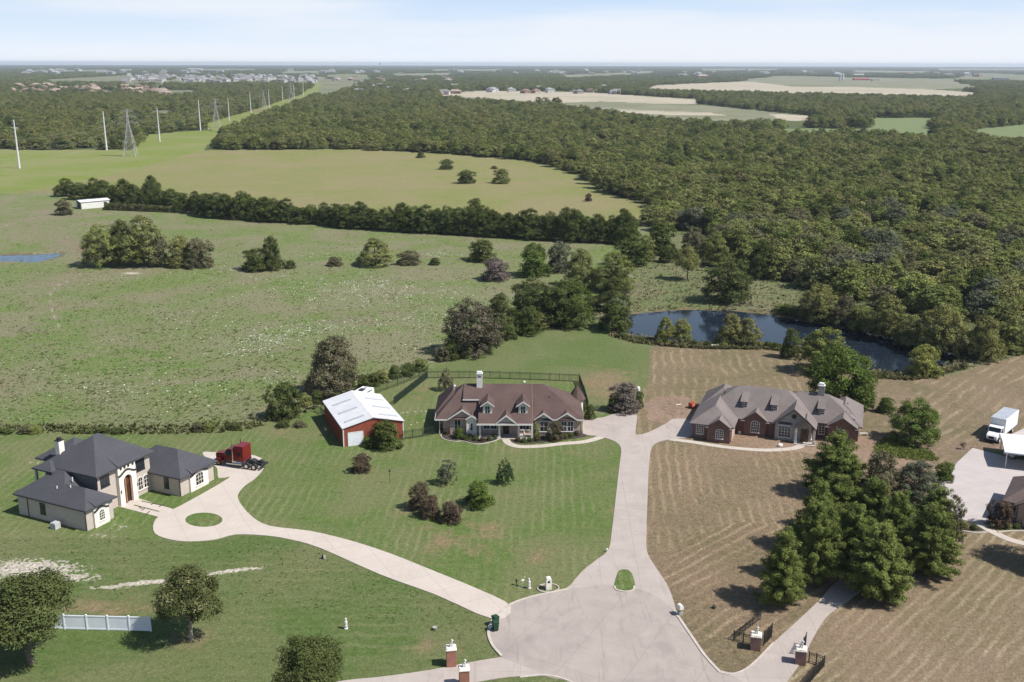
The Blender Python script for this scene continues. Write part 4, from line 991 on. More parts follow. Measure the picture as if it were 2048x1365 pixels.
# ---------------------------------------------------------------- red metal barn
BN = empty('metal_barn', (-27.2, 155.5, 0), R(22), 'red metal barn with a white ribbed roof and a white roll up door', 'barn')
M_red = nmat('red_steel', (0.32, 0.088, 0.052), (0.26, 0.070, 0.044), 1.2, 0.55, (0.20, 0.05, 0.035), 0.5, 0.4)
M_wroof = nmat('white_steel', (0.60, 0.60, 0.61), (0.54, 0.54, 0.56), 0.6, 0.55)
M_sky = nmat('skylight_panel', (0.33, 0.34, 0.35), (0.40, 0.41, 0.42), 2, 0.4)
wl = MB(); wl.extr([(0, 0), (10, 0), (10, 3.15), (5, 4.3), (0, 3.15)], 0, 14.6, 'y')
for i in range(34):
    x = 0.15 + i * 0.297; zt = 3.15 + 1.15 * (1 - abs(x - 5) / 5) - .05
    if 0.75 < x < 3.25: wl.box(x, x + .09, -0.045, 0.0, 2.35, zt)
    else: wl.box(x, x + .09, -0.045, 0.0, 0.0, zt)
for i in range(48):
    y = 0.2 + i * 0.30; wl.box(-0.045, 0.0, y, y + .09, 0, 3.12); wl.box(10.0, 10.045, y, y + .09, 0, 3.12)
wl.build('wall', M_red, BN)
rf = MB(); rf.extr([(-0.2, 3.12), (5, 4.4), (10.2, 3.12), (10.2, 3.22), (5, 4.52), (-0.2, 3.22)], -0.25, 14.9, 'y')
for i in range(24):
    y = 0.0 + i * 0.62
    rf.poly([(-0.2, y, 3.235), (-0.2, y + .08, 3.235), (5, y + .08, 4.545), (5, y, 4.545)]); rf.poly([(10.2, y + .08, 3.235), (10.2, y, 3.235), (5, y, 4.545), (5, y + .08, 4.545)])
rf.build('roof', M_wroof, BN)
rc = MB(); rc.extr([(4.7, 4.46), (5, 4.56), (5.3, 4.46), (5.3, 4.42), (5, 4.5), (4.7, 4.42)], -0.26, 14.92, 'y'); rc.build('ridge_cap', M_white, BN)
for y in (1.6, 6.0, 10.6):
    for s in (0, 1):
        q = MB(); x0, x1 = (0.7, 3.9) if s == 0 else (6.5, 9.6)
        z = lambda x: 3.25 + (1.3 * (1 - abs(x - 5) / 5.2))
        q.poly([(x0, y, z(x0) + .04), (x1, y, z(x1) + .04), (x1, y + .62, z(x1) + .04), (x0, y + .62, z(x0) + .04)]); q.poly([(x0, y, z(x0) + .04), (x1, y, z(x1) + .04), (x1, y, z(x1) - .02), (x0, y, z(x0) - .02)])
        q.build('skylight', M_sky, BN)
q = MB(); q.box(0.85, 3.15, -0.075, -0.05, 0, 2.2)
for i in range(1, 9): q.box(0.85, 3.15, -0.088, -0.07, i * .245 - .02, i * .245 + .02)
q.build('garage_door', nmat('door_white', (0.68, 0.70, 0.74), (0.62, 0.64, 0.68), 1, 0.5), BN)
q = MB(); q.box(0.7, 0.85, -0.09, -0.046, 0, 2.35); q.box(3.15, 3.3, -0.09, -0.046, 0, 2.35); q.box(0.7, 3.3, -0.09, -0.046, 2.2, 2.36)
q.box(-0.06, 0.1, -0.07, 0.08, 0, 3.15); q.box(9.92, 10.07, -0.07, 0.08, 0, 3.15)
q.build('trim', M_white, BN)

# ---------------------------------------------------------------- corner house at the right edge
cA = G(2008, 1040)
H4 = empty('brick_house', (cA[0], cA[1], 0), R(-33), 'brown roofed brick house cut off by the right edge beside the concrete yard', 'house')
wb = MB(); rf = MB(); tr = MB()
wb.box(0, 7.0, 0, 9, 0, 2.75); hip(rf, -0.5, 12, -0.5, 9.5, 2.9, 6.2, 5.0, 5.0, 'x'); wb.box(6.9, 11.5, 0.5, 9, 0, 2.74)
wb.extr([(1.6, 0), (6.2, 0), (6.2, 2.9), (3.9, 4.3), (1.6, 2.9)], -0.9, 0.2, 'y')
rf.extr([(1.1, 2.85), (3.9, 4.6), (6.7, 2.85), (6.7, 2.7), (3.9, 4.4), (1.1, 2.7)], -1.3, 2.6, 'y')
wb.build('wall', M_brickA, H4); rf.build('roof', M_roofD, H4)
for a in (2.4, 3.1, 3.8): 
    q = MB(); q.box(a, a + .14, -1.1, -.9, 0, 2.7); q.build('column', M_brickC, H4)
window(H4, 5.0, -0.9, 0.6, 0.9, 1.6)
window(H4, 0.9, 0.0, 0.8, 0.7, 1.4)

# ---------------------------------------------------------------- carport
c1 = G(2005, 938)
CP = empty('carport', (c1[0], c1[1], 0), R(-20), 'white metal carport on thin posts at the right edge', 'carport')
q = MB(); q.extr([(0, 2.55), (0, 2.75), (4.5, 3.05), (9, 2.75), (9, 2.55), (4.5, 2.85)], 0, 14, 'x'); q.build('roof', M_wroof, CP)
for a in (0.4, 5.0, 10.0):
    for b in (0.5, 8.5):
        q = MB(); q.tube((a, b, 0), (a, b, 2.7), 0.07); q.build('post', M_white, CP)

# ---------------------------------------------------------------- white loafing shed in the pasture
s1 = G(163, 419)
SH = empty('field_shed', (s1[0], s1[1], 0), R(42), 'low white open ended shed at the end of the hedgerow', 'shed')
q = MB(); q.box(0.0, 12.0, 0.0, 0.2, 0, 3.0); q.box(0, 0.2, 4.6, 6, 0, 3.0); q.box(0, 12.0, 5.8, 6, 0, 3.0); q.box(11.8, 12.0, 0, 6, 0, 3.0); q.box(0, 0.21, 0.0, .5, 0, 3.0); q.build('wall', M_white, SH)
q = MB(); q.extr([(-.3, 3.0), (3, 3.6), (6.3, 3.0), (6.3, 2.88), (3, 3.46), (-.3, 2.88)], -0.4, 12.4, 'x'); q.build('roof', M_wroof, SH)
q = MB(); q.box(9.6, 10.8, -0.04, 0.0, 0, 2.3); q.build('door', M_dark, SH)
q = MB(); q.box(0.25, 0.3, 0.5, 4.6, 0, 2.7); q.build('opening_shade', M_dark, SH)  # dark sheet stands for the shade inside the open end
# ============================================================ VEHICLES
def paint(name, c, rough=0.25, metal=0.0):
    m, nt, bs = new_mat(name); v = coord(nt)
    nt.links.new(mix_rgb(nt, c, tuple(x * 0.8 for x in c), noise(nt, v, 2.0, 4)), bs.inputs['Base Color'])
    bs.inputs['Roughness'].default_value = rough; bs.inputs['Metallic'].default_value = metal
    return m
M_tyre = nmat('tyre_rubber', (0.018, 0.018, 0.018), (0.03, 0.03, 0.03), 5, 0.85)
M_chrome = paint('chrome', (0.62, 0.62, 0.62), 0.18, 1.0)
M_maroon = paint('maroon_paint', (0.16, 0.011, 0.013), 0.2)
M_frame = nmat('chassis_black', (0.02, 0.02, 0.022), (0.04, 0.04, 0.042), 4, 0.5)
M_wpaint = paint('white_vehicle_paint', (0.78, 0.78, 0.78), 0.3)
M_grey = nmat('grey_roof_panel', (0.30, 0.32, 0.36), (0.36, 0.38, 0.41), 1, 0.4)
M_blue = paint('blue_paint', (0.03, 0.09, 0.20), 0.3)
M_lamp = nmat('lamp_lens', (0.75, 0.74, 0.70), (0.7, 0.7, 0.66), 5, 0.15)

def wheel(parent, x, y, r=0.5, w=0.28, rim=None):
    p = MB(); p.tube((x, y - w / 2, r), (x, y + w / 2, r), r, n=18); o = p.build('wheel', M_tyre, parent)
    s = 1 if y > 0 else -1
    p = MB(); p.tube((x, y + s * (w / 2 - .05), r), (x, y + s * (w / 2 + .015), r), r * 0.55, n=14); p.build('rim', rim or M_chrome, o)
    return o

A = G(432, 925); B = G(516, 937)
ang = math.atan2(A[1] - B[1], A[0] - B[0])
T = empty('semi_truck', (B[0], B[1], 0.07), ang, 'maroon bonneted tractor truck without a trailer parked at the end of the pale driveway', 'truck')
q = MB(); q.box(-1.1, 6.2, -0.5, -0.32, 0.75, 1.0); q.box(-1.1, 6.2, 0.32, 0.5, 0.75, 1.0)
for x in (-1.0, 0.65, 2.2, 4.0, 6.0): q.box(x, x + .12, -0.32, 0.32, 0.78, 0.98)
q.box(0.1, 1.3, -0.45, 0.45, 1.0, 1.12); q.build('chassis', M_frame, T)
q = MB(); q.extr([(0.15, 1.13), (1.35, 1.13), (1.1, 1.26), (0.4, 1.26)], -0.45, 0.45, 'y'); q.build('fifth_wheel', M_frame, T)
q = MB(); q.extr([(1.75, 1.05), (3.5, 1.05), (3.5, 3.35), (3.1, 3.55), (1.75, 3.55)], -1.1, 1.1, 'y'); q.build('sleeper', M_maroon, T, bevel=0.06)
cb = MB(); cb.extr([(3.5, 0.9), (5.15, 0.9), (5.15, 1.95), (4.85, 2.75), (4.55, 2.9), (3.5, 2.95)], -1.0, 1.0, 'y'); cab = cb.build('cab', M_maroon, T, bevel=0.05)
q = MB(); q.poly([(5.165, -0.85, 2.0), (5.165, 0.85, 2.0), (4.88, 0.85, 2.72), (4.88, -0.85, 2.72)]); q.build('windscreen', M_glass, cab)
for s in (-1, 1):
    q = MB(); q.extr([(3.85, 1.95), (4.95, 1.95), (4.75, 2.62), (3.85, 2.65)], 1.0 * s, 1.012 * s, 'y'); q.build('side_window', M_glass, cab)
    q = MB(); q.box(2.3, 2.9, 1.1 * s if s > 0 else -1.112, 1.112 if s > 0 else -1.1, 2.1, 2.5); q.build('sleeper_window', M_glass, T)
    q = MB(); q.tube((3.6, 1.18 * s, 0.8), (3.6, 1.18 * s, 3.9), 0.09, 0.09, 10); q.build('exhaust_stack', M_chrome, T)
    q = MB(); q.tube((2.0, 1.0 * s, 0.75), (3.45, 1.0 * s, 0.75), 0.33, n=14); q.box(3.6, 4.9, 0.75 * s - .15, 0.75 * s + .35 * (1 if s > 0 else .1), 0.45, 0.62); q.build('fuel_tank', M_chrome, T)
    q = MB(); q.extr([(5.55 + .75 + .72 * math.cos(t), 0.5 + .70 * math.sin(t)) for t in np.linspace(0, PI, 9)], 0.72 * s, 1.18 * s, 'y'); q.build('fender', M_maroon, T)
    q = MB(); q.box(7.02, 7.12, 0.72 * s - .13, 0.72 * s + .13, 0.98, 1.2); q.build('headlight', M_lamp, T)
    q = MB(); q.box(4.8, 4.9, 1.2 * s - .1, 1.2 * s + .1, 2.0, 2.6); q.build('mirror', M_chrome, T)
q = MB(); q.extr([(5.1, 0.95), (7.0, 0.95), (7.0, 1.75), (6.6, 1.9), (5.1, 2.0)], -0.62, 0.62, 'y'); hd = q.build('hood', M_maroon, T, bevel=0.05)
q = MB(); q.box(7.0, 7.06, -0.5, 0.5, 0.95, 1.7); q.build('grille', M_chrome, hd)
q = MB(); q.box(7.05, 7.35, -1.15, 1.15, 0.4, 0.75); q.build('bumper', M_chrome, T)
q = MB(); q.box(1.6, 1.75, -0.9, 0.9, 1.0, 1.25); q.build('catwalk', M_chrome, T)
for x in (0, 1.3):
    for s in (-1, 1): wheel(T, x, s * 0.95, 0.5, 0.5)
for s in (-1, 1): wheel(T, 6.3, s * 0.95, 0.5, 0.3)
q = MB(); q.box(-1.2, -1.12, -1.0, 1.0, 0.5, 0.9); q.build('rear_bar', M_frame, T)
q = MB(); q.tube((4.1, 0.5, 2.9), (4.1, 0.5, 4.1), 0.02, n=5); q.build('aerial', M_frame, T)

# box truck on the soil behind the yard
fa = G(1997.5, 837, 3.6); ra = G(2021, 819, 3.6); ang = math.atan2(fa[1] - ra[1], fa[0] - ra[0])
T = empty('box_truck', (fa[0], fa[1], 0), ang, 'white box truck facing the camera on bare soil beside the carport', 'truck')
q = MB(); q.box(-6.8, 0, -1.2, 1.2, 1.0, 3.6); bx = q.build('cargo_box', M_wpaint, T, bevel=0.03)
q = MB(); q.box(-6.72, -0.08, -1.12, 1.12, 3.6, 3.63); q.build('box_roof', M_grey, bx)
q = MB()
for s in (-1, 1): q.box(-6.8, 0, s * 1.2 - (.0 if s > 0 else .03), s * 1.2 + (.03 if s > 0 else 0), 0.98, 1.12)
q.build('box_rail', M_grey, bx)
q = MB(); q.extr([(0.15, 0.7), (1.5, 0.7), (1.5, 1.6), (1.2, 2.35), (0.15, 2.45)], -1.05, 1.05, 'y'); cab = q.build('cab', M_wpaint, T, bevel=0.06)
q = MB(); q.poly([(1.515, -0.92, 1.65), (1.515, 0.92, 1.65), (1.235, 0.92, 2.3), (1.235, -0.92, 2.3)]); q.build('windscreen', M_glass, cab)
for s in (-1, 1):
    q = MB(); q.extr([(0.4, 1.6), (1.35, 1.6), (1.15, 2.25), (0.4, 2.3)], 1.05 * s, 1.062 * s, 'y'); q.build('side_window', M_glass, cab)
    q = MB(); q.box(2.7, 2.78, 0.62 * s - .12, 0.62 * s + .12, 0.9, 1.1); q.build('headlight', M_lamp, T)
    q = MB(); q.box(1.35, 1.42, 1.2 * s - .1, 1.2 * s + .1, 1.6, 2.0); q.build('mirror', M_frame, T)
q = MB(); q.extr([(1.5, 0.6), (2.72, 0.6), (2.72, 1.2), (2.4, 1.45), (1.5, 1.6)], -0.85, 0.85, 'y'); hd = q.build('hood', M_wpaint, T, bevel=0.06)
q = MB(); q.box(2.72, 2.76, -0.4, 0.4, 0.75, 1.15); q.build('grille', M_frame, hd)
q = MB(); q.box(2.7, 2.9, -1.05, 1.05, 0.4, 0.62); q.build('bumper', M_frame, T)
q = MB(); q.box(-6.6, 2.4, -0.45, 0.45, 0.6, 0.95); q.build('chassis', M_frame, T)
for x in (-4.9, 1.9):
    for s in (-1, 1): wheel(T, x, s * 0.95, 0.45, 0.3, M_wpaint)

def car(loc, ang, mat, label, suv=False):
    T = empty('parked_car', loc, ang, label, 'car')
    k = 0.25 if suv else 0
    q = MB(); q.extr([(-2.2, 0.35), (2.2, 0.35), (2.25, 0.7), (2.0, 0.88), (1.1, 0.98), (-2.1, 1.02 + k * .3), (-2.28, 0.7)], -0.9, 0.9, 'y'); b = q.build('body', mat, T, bevel=0.06)
    q = MB(); q.extr([(-2.0 if suv else -1.7, 0.98), (1.05, 0.98), (0.4, 1.45 + k), (-1.1 - k, 1.48 + k)], -0.76, 0.76, 'y'); q.build('greenhouse', M_glass, T, bevel=0.05)
    q = MB(); q.extr([(0.3, 1.44 + k), (-1.1 - k, 1.47 + k), (-1.0 - k, 1.53 + k), (0.2, 1.5 + k)], -0.72, 0.72, 'y'); q.build('roof', mat, T)
    for s in (-1, 1):
        q = MB(); q.box(2.18, 2.27, s * 0.62 - .14, s * 0.62 + .14, 0.62, 0.78); q.build('headlight', M_lamp, T)
        for x in (-1.4, 1.4): wheel(T, x, s * 0.82, 0.33, 0.22)
    return T
p = G(2034, 925); car((p[0] + 1.2, p[1] + 2.5, 0.07), R(205), paint('silver_paint', (0.4, 0.4, 0.41), 0.25), 'silver car parked in the shade under the white carport', True)

# travel trailer behind the barn
bo = Matrix.Translation((-27.2, 155.5, 0)) @ Matrix.Rotation(R(22), 4, 'Z')
pc = bo @ Vector((7.6, 18.9, 0))
T = empty('travel_trailer', (pc[0], pc[1], 0), R(22 + 47), 'white travel trailer tucked behind the red metal barn', 'trailer')
q = MB(); q.extr([(-2.9, 0.6), (2.6, 0.6), (3.0, 1.6), (2.7, 2.9), (-2.7, 2.95), (-2.95, 2.6)], -1.15, 1.15, 'y'); q.build('body', M_wpaint, T, bevel=0.08)
q = MB(); q.box(-0.2, 0.9, -0.4, 0.4, 2.95, 3.15); q.build('roof_unit', M_dark, T)
q = MB(); q.box(1.6, 2.0, -0.2, 0.2, 2.93, 3.05); q.build('roof_vent', M_grey, T)
q = MB(); q.tube((-2.5, -1.22, 2.75), (1.8, -1.22, 2.75), 0.07, n=8); q.build('awning_roll', M_dark, T)
for x in (-1.6, 0.8):
    q = MB(); q.box(x, x + .8, -1.165, -1.15, 1.6, 2.2); q.build('window', M_glass, T)
for s in (-1, 1): wheel(T, -0.3, s * 1.0, 0.33, 0.22)

# ============================================================ FENCES
def fence_run(name, pts, h, label, cat='fence', mat=None, spacing=2.4, picket=0.14, pk=0.022, world=False, solid=False, group=None, pmat=None):
    mat = mat or M_dark
    P = [Vector((*(p if world else G(*p)), 0)) for p in pts]
    T = empty(name, P[0], 0, label, cat, group)
    o0 = P[0]
    panel = MB(); posts = []
    for a, b in zip(P[:-1], P[1:]):
        d = b - a; ln = d.length; u = math.atan2(d.y, d.x); n = max(1, round(ln / spacing))
        for i in range(n + 1): posts.append(a + d * (i / n))
        mid = (a + b) / 2 - o0
        if solid:
            panel.obox((mid.x, mid.y), u, ln / 2, 0.02, 0.08, h - 0.08)
            panel.obox((mid.x, mid.y), u, ln / 2, 0.045, h - 0.16, h - 0.02); panel.obox((mid.x, mid.y), u, ln / 2, 0.045, 0.05, 0.2)
        else:
            for z in ((h - .08, h - .03), (h - .28, h - .24), (0.12, 0.17)): panel.obox((mid.x, mid.y), u, ln / 2, 0.022, z[0], z[1])
            m = int(ln / picket)
            for i in range(m):
                c = a + d * ((i + .5) / m) - o0; panel.obox((c.x, c.y), u, pk / 2, pk / 2, 0.05, h)
    panel.build('panel', pmat or mat, T)
    pb = None; seen = []
    for p in posts:
        if any((p - s).length < 0.3 for s in seen): continue
        seen.append(p); c = p - o0
        if pb is None:
            q = MB(); w = 0.07 if solid else 0.035; q.obox((0, 0), 0, w, w, 0, h + 0.06); q.obox((0, 0), 0, w + .02, w + .02, h + .06, h + .1)
            pb = q.build('post', mat, T, (c.x, c.y, 0))
        else:
            k = pb.copy(); C.objects.link(k); k.parent = T; k.location = (c.x, c.y, 0)
    return T
M_fgreen = nmat('dark_green_fence', (0.02, 0.035, 0.022), (0.03, 0.045, 0.03), 3, 0.6)
fence_run('metal_fence', [(855, 757), (960, 757), (1060, 760), (1158, 764)], 1.5, 'dark metal fence along the back of the yard behind the brown roofed house', mat=M_fgreen, spacing=1.9, pk=0.028)
fence_run('metal_fence', [(1158, 764), (1168, 790), (1176, 818)], 1.6, 'dark fence running toward the camera at the right of the brown roofed house', mat=M_dark, picket=0.08, pk=0.04)
fence_run('metal_fence', [(855, 757), (822, 783), (788, 810)], 1.5, 'dark green mesh fence slanting from the yard corner to the barn', mat=M_fgreen, picket=0.07, pk=0.035)
fence_run('metal_fence', [(855, 748), (820, 762), (795, 772), (752, 787)], 1.4, 'thin dark fence from the yard corner toward the trees behind the barn', mat=M_fgreen, picket=0.2, pk=0.02)
fence_run('metal_fence', [(806, 880), (845, 874), (884, 866)], 1.5, 'short dark fence between the barn and the brown roofed house', mat=M_fgreen, spacing=1.9, pk=0.024)
fence_run('metal_fence', [(628, 824), (642, 828), (652, 838)], 1.3, 'short dark fence at the back left corner of the barn', mat=M_fgreen)
M_vinyl = nmat('white_vinyl', (0.72, 0.74, 0.78), (0.66, 0.68, 0.73), 0.8, 0.5)
fence_run('vinyl_fence', [(302, 1263), (260, 1262), (217, 1261), (175, 1260), (130, 1259), (100, 1258)], 1.75, 'solid white vinyl fence between two trees at the bottom left', mat=M_vinyl, solid=True, spacing=2.45)
# driveway gate on the right
fence_run('metal_fence', [(1467, 1281), (1486, 1286), (1502, 1291)], 1.15, 'black fence wing left of the left gate pillar', spacing=1.2, pk=0.03)
fence_run('metal_fence', [(1467, 1281), (1490, 1262), (1520, 1240)], 0.95, 'black rail fence slanting away from the gate wing', spacing=1.6, pk=0.025)
fence_run('metal_fence', [(1617, 1325), (1632, 1329), (1648, 1334)], 1.2, 'black fence wing right of the right gate pillar', spacing=1.2, pk=0.03)
fence_run('metal_fence', [(1648, 1334), (1625, 1360), (1600, 1392)], 1.2, 'black fence running out of the picture beside the gated driveway', spacing=1.6, picket=0.1, pk=0.04)
fence_run('driveway_gate', [(1527, 1292), (1535, 1284), (1543, 1275)], 1.7, 'open black gate leaf behind the left gate pillar', 'gate', spacing=2.5, picket=0.1, pk=0.03)
fence_run('driveway_gate', [(1601, 1312), (1606, 1302), (1611, 1292)], 1.5, 'open black gate leaf behind the right gate pillar', 'gate', spacing=2.5, picket=0.1, pk=0.03)

# ============================================================ PILLARS, STATUES, MAILBOXES
M_statue = nmat('pale_statue', (0.60, 0.58, 0.54), (0.45, 0.43, 0.40), 5, 0.85)
def statue(parent_or_none, x, y, z, h, label=None, rz=0.0, kind='lion'):
    q = MB()
    if kind == 'lion':
        q.box(-.22, .22, -.18, .18, 0, .08)
        q.ball((-0.06, 0, .28), .2, sc=(1, .8, 1.1)); q.ball((0.06, 0, .55), .17, sc=(.9, .8, 1.3)); q.ball((0.13, 0, .82), .14, sc=(1.1, .9, 1))
        q.ball((0.25, 0, .79), .07); q.tube((.12, .09, .6), (.17, .09, .08), .05, .04); q.tube((.12, -.09, .6), (.17, -.09, .08), .05, .04)
        q.ball((0.1, .1, .95), .04); q.ball((0.1, -.1, .95), .04)
    elif kind == 'figure':
        q.lathe([(.2, 0), (.2, .1), (.13, .14), (.17, .35), (.1, .55), (.18, .6), (.14, .85), (.05, .88), (.1, .95), (.1, 1.1), (.02, 1.18)], n=12)
    elif kind == 'bird':
        q.lathe([(.14, 0), (.1, .05), (.02, .07), (.02, .55)], n=8); q.ball((0, 0, .65), .13, sc=(1.5, .8, 1)); q.tube((.15, 0, .7), (.2, 0, 1.0), .035, .025); q.ball((.22, 0, 1.03), .05); q.tube((.24, 0, 1.03), (.38, 0, 1.0), .02, .004)
    o = q.build('statue' if parent_or_none is None else 'statue', M_statue, parent_or_none, (x, y, z), rz, smooth=False)
    o.scale = (h, h, h)
    if label: tag(o, label, 'statue')
    return o
def pillar(px, py, w, h, rz, mat, label, slabel, capm=None, sh=0.85):
    x, y = G(px, py); y += w / 2
    T = empty('brick_pillar', (x, y, 0), rz, label, 'pillar')
    q = MB(); q.box(-w / 2, w / 2, -w / 2, w / 2, 0, h); q.build('shaft', mat, T)
    q = MB(); q.box(-w / 2 - .06, w / 2 + .06, -w / 2 - .06, w / 2 + .06, h, h + .1); q.box(-w / 2 + .02, w / 2 - .02, -w / 2 + .02, w / 2 - .02, h + .1, h + .2); q.build('cap', capm or M_cream, T)
    statue(None, x, y, h + .2, sh, slabel, rz)
pillar(902, 1336, 0.98, 1.95, R(8), M_brickP, 'red brick pillar with a pale cap on the grass left of the bottom driveway', 'pale seated lion statue on the brick pillar standing in the lawn')
pillar(928, 1378, 0.98, 1.95, R(8), M_brickP, 'red brick pillar cut by the bottom edge of the picture', 'pale seated lion statue on the brick pillar at the bottom edge')
pillar(1513, 1303, 1.05, 1.6, R(-14), M_brickG, 'dark brick gate pillar with a stone cap on the left of the gated driveway', 'weathered statue on the left gate pillar', M_stone)
pillar(1603, 1332, 1.05, 1.6, R(-14), M_brickG, 'dark brick gate pillar with a stone cap on the right of the gated driveway', 'weathered statue on the right gate pillar', M_stone)

x, y = G(1097, 1180)
T = empty('mailbox', (x, y + .2, 0), R(10), 'pale masonry mailbox pedestal in a stone ring on the kerb', 'mailbox')
q = MB(); q.box(-.33, .33, -.3, .3, 0, 1.3); q.extr([(-.33, 1.3), (.33, 1.3), (.25, 1.45), (0, 1.52), (-.25, 1.45)], -.3, .3, 'y'); q.build('pedestal', M_cream, T)
q = MB(); q.box(-.14, .14, -.33, -.3, .95, 1.18); q.build('box_door', M_dark, T)
ringm = MB()
for t in np.linspace(0, 2 * PI, 26, endpoint=False): ringm.obox((1.25 * math.cos(t), 0.1 + 1.0 * math.sin(t)), t + PI / 2, .15, .08, 0, .12)
ringm.build('stone_ring', M_kerb, T)
x, y = G(1360, 1231)
T = empty('mailbox', (x, y, 0), R(200), 'white rounded mailbox on a short post by the right kerb', 'mailbox')
q = MB(); q.box(-.22, .22, -.22, .22, 0, .5); q.box(-.12, .12, -.12, .12, .5, .85); q.build('post', M_stone2, T)
q = MB(); q.extr([(-.25, .85), (.25, .85), (.25, 1.15)] + [(.25 * math.cos(t), 1.15 + .2 * math.sin(t)) for t in np.linspace(.3, PI - .3, 6)] + [(-.25, 1.15)], -.35, .35, 'y'); q.build('box', M_white, T)

def trash(px, py, rz, label):
    x, y = G(px, py); T = empty('wheeled_bin', (x, y, 0.06), rz, label, 'bin')
    m = nmat('green_plastic', (0.012, 0.04, 0.022), (0.02, 0.055, 0.03), 4, 0.5)
    q = MB(); q.obox((0, 0), 0, .25, .27, .08, 1.0, taper=1.22); q.build('body', m, T)
    q = MB(); q.extr([(-.36, 1.0), (.36, 1.0), (.33, 1.08), (-.3, 1.14)], -.34, .34, 'y'); q.build('lid', m, T)
    for s in (-1, 1):
        q = MB(); q.tube((-.26, s * .22 - .03, .12), (-.26, s * .22 + .03, .12), .12, n=12); q.build('wheel', M_tyre, T)
    q = MB(); q.tube((-.4, -.24, .98), (-.4, .24, .98), .025, n=6); q.build('handle', m, T)
trash(991, 1262, R(20), 'dark green wheeled bin at the left edge of the turning circle, nearer one')
trash(991, 1251, R(35), 'dark green wheeled bin at the left edge of the turning circle, behind the other')
x, y = G(982, 1257); q = MB(); rg = random.Random(4); q.ball((0, 0, .22), .3, n=9, k=6, sc=(1.1, .9, .8), noise=.15, rng=rg); tag(q.build('refuse_sack', M_white, None, (x, y, 0)), 'white refuse sack beside the green bins', 'sack')

def st_px(px, py, h, kind, label, rz=0):
    x, y = G(px, py); statue(None, x, y, 0, h, label, rz, kind)
st_px(692, 1258, 1.15, 'figure', 'grey garden figure standing alone on the lower left lawn')
st_px(1045, 1174, 1.25, 'bird', 'tall pale wading bird ornament on the grass by the circle', 0.5)
st_px(1058, 1177, 1.15, 'figure', 'pale figure ornament on the grass by the circle', 2.5)
st_px(1048, 874, 0.9, 'figure', 'small pale figure on the porch of the brown roofed house')
def simple(name, px, py, label, cat, fn, mats, rz=0.0, z=0.0):
    x, y = G(px, py); q = MB(); fn(q); return tag(q.build(name, mats, None, (x, y, z), rz), label, cat)
simple('garden_lamp', 1033, 1171, 'low dark globe lamp left of the bird ornament', 'lamp', lambda q: (q.tube((0, 0, 0), (0, 0, .5), .04), q.ball((0, 0, .62), .17)), M_dark)
simple('flower_pot', 870, 1260, 'small dark pot with a pale rim on the lower lawn', 'pot', lambda q: q.lathe([(.16, 0), (.25, .3), (.28, .34), (.2, .34), (.1, .3)], n=12), M_stone2)
simple('flower_pot', 1428, 1217, 'round black pot on the dry grass right of the circle', 'pot', lambda q: q.lathe([(.12, 0), (.24, .12), (.24, .28), (.15, .34)], n=12), M_dark)
simple('utility_box', 647, 1118, 'small dark utility box with a pale face beside the pale driveway', 'utility box', lambda q: (q.box(-.2, .2, -.15, .15, 0, .5), q.box(.05, .3, -.2, -.15, .1, .6, 1)), [M_dark, M_white])
simple('path_light', 1214, 1104, 'small pale light at the driveway edge above the circle', 'light', lambda q: (q.tube((0, 0, 0), (0, 0, .3), .03), q.ball((0, 0, .35), .14)), M_white)
simple('lamp_post', 780, 967, 'slender lamp post on the front lawn near the barn', 'lamp post', lambda q: (q.tube((0, 0, 0), (0, 0, 1.8), .04, .03), q.lathe([(.08, 1.8), (.15, 1.85), (.16, 2.05), (.05, 2.2)], n=8)), [M_dark])
simple('bench_plank', 1428, 694, 'white plank seat at the edge of the pond', 'bench', lambda q: (q.box(-1.2, 1.2, -.3, .3, .35, .45), q.box(-1, -.8, -.2, .2, 0, .35), q.box(.8, 1.0, -.2, .2, 0, .35)), M_white)
simple('boulder', 1560, 893, 'white boulder on the bare soil before the grey roofed house', 'boulder', lambda q: q.ball((0, 0, .2), .45, n=9, k=6, sc=(1.1, .8, .6), noise=.15, rng=random.Random(2)), M_white, 0.4)
simple('planter_box', 1479, 867, 'small white planter by the wall right of the garage wing', 'planter', lambda q: (q.box(-.25, .25, -.2, .2, 0, .35), q.box(-.2, .2, -.15, .15, .35, .4)), M_white)
simple('planter_box', 1492, 869, 'white trough by the wall under the arched window', 'planter', lambda q: (q.box(-.4, .4, -.15, .15, 0, .25), q.box(-.35, .35, -.1, .1, .25, .3)), M_white, -.3)
simple('garden_chair', 1610, 883, 'white garden chair at the porch of the grey roofed house', 'chair', lambda q: (q.box(-.25, .25, -.25, .25, .4, .46), q.box(-.25, .25, .2, .26, .46, .95), q.box(-.25, -.2, -.25, -.2, 0, .4), q.box(.2, .25, -.25, -.2, 0, .4), q.box(-.25, -.2, .2, .25, 0, .4), q.box(.2, .25, .2, .25, 0, .4)), M_white, 0.7)
simple('garden_chair', 1620, 884, 'pale garden chair with a wreath shape right of the other porch chair', 'chair', lambda q: (q.box(-.25, .25, -.25, .25, .4, .46), q.box(-.25, .25, .2, .26, .46, .95), q.box(-.25, -.2, -.25, -.2, 0, .4), q.box(.2, .25, -.25, -.2, 0, .4), q.box(-.25, -.2, .2, .25, 0, .4), q.box(.2, .25, .2, .25, 0, .4)), M_cream, -0.4)
M_orange = nmat('orange_red_paint', (0.42, 0.10, 0.05), (0.35, 0.08, 0.04), 3, .6)
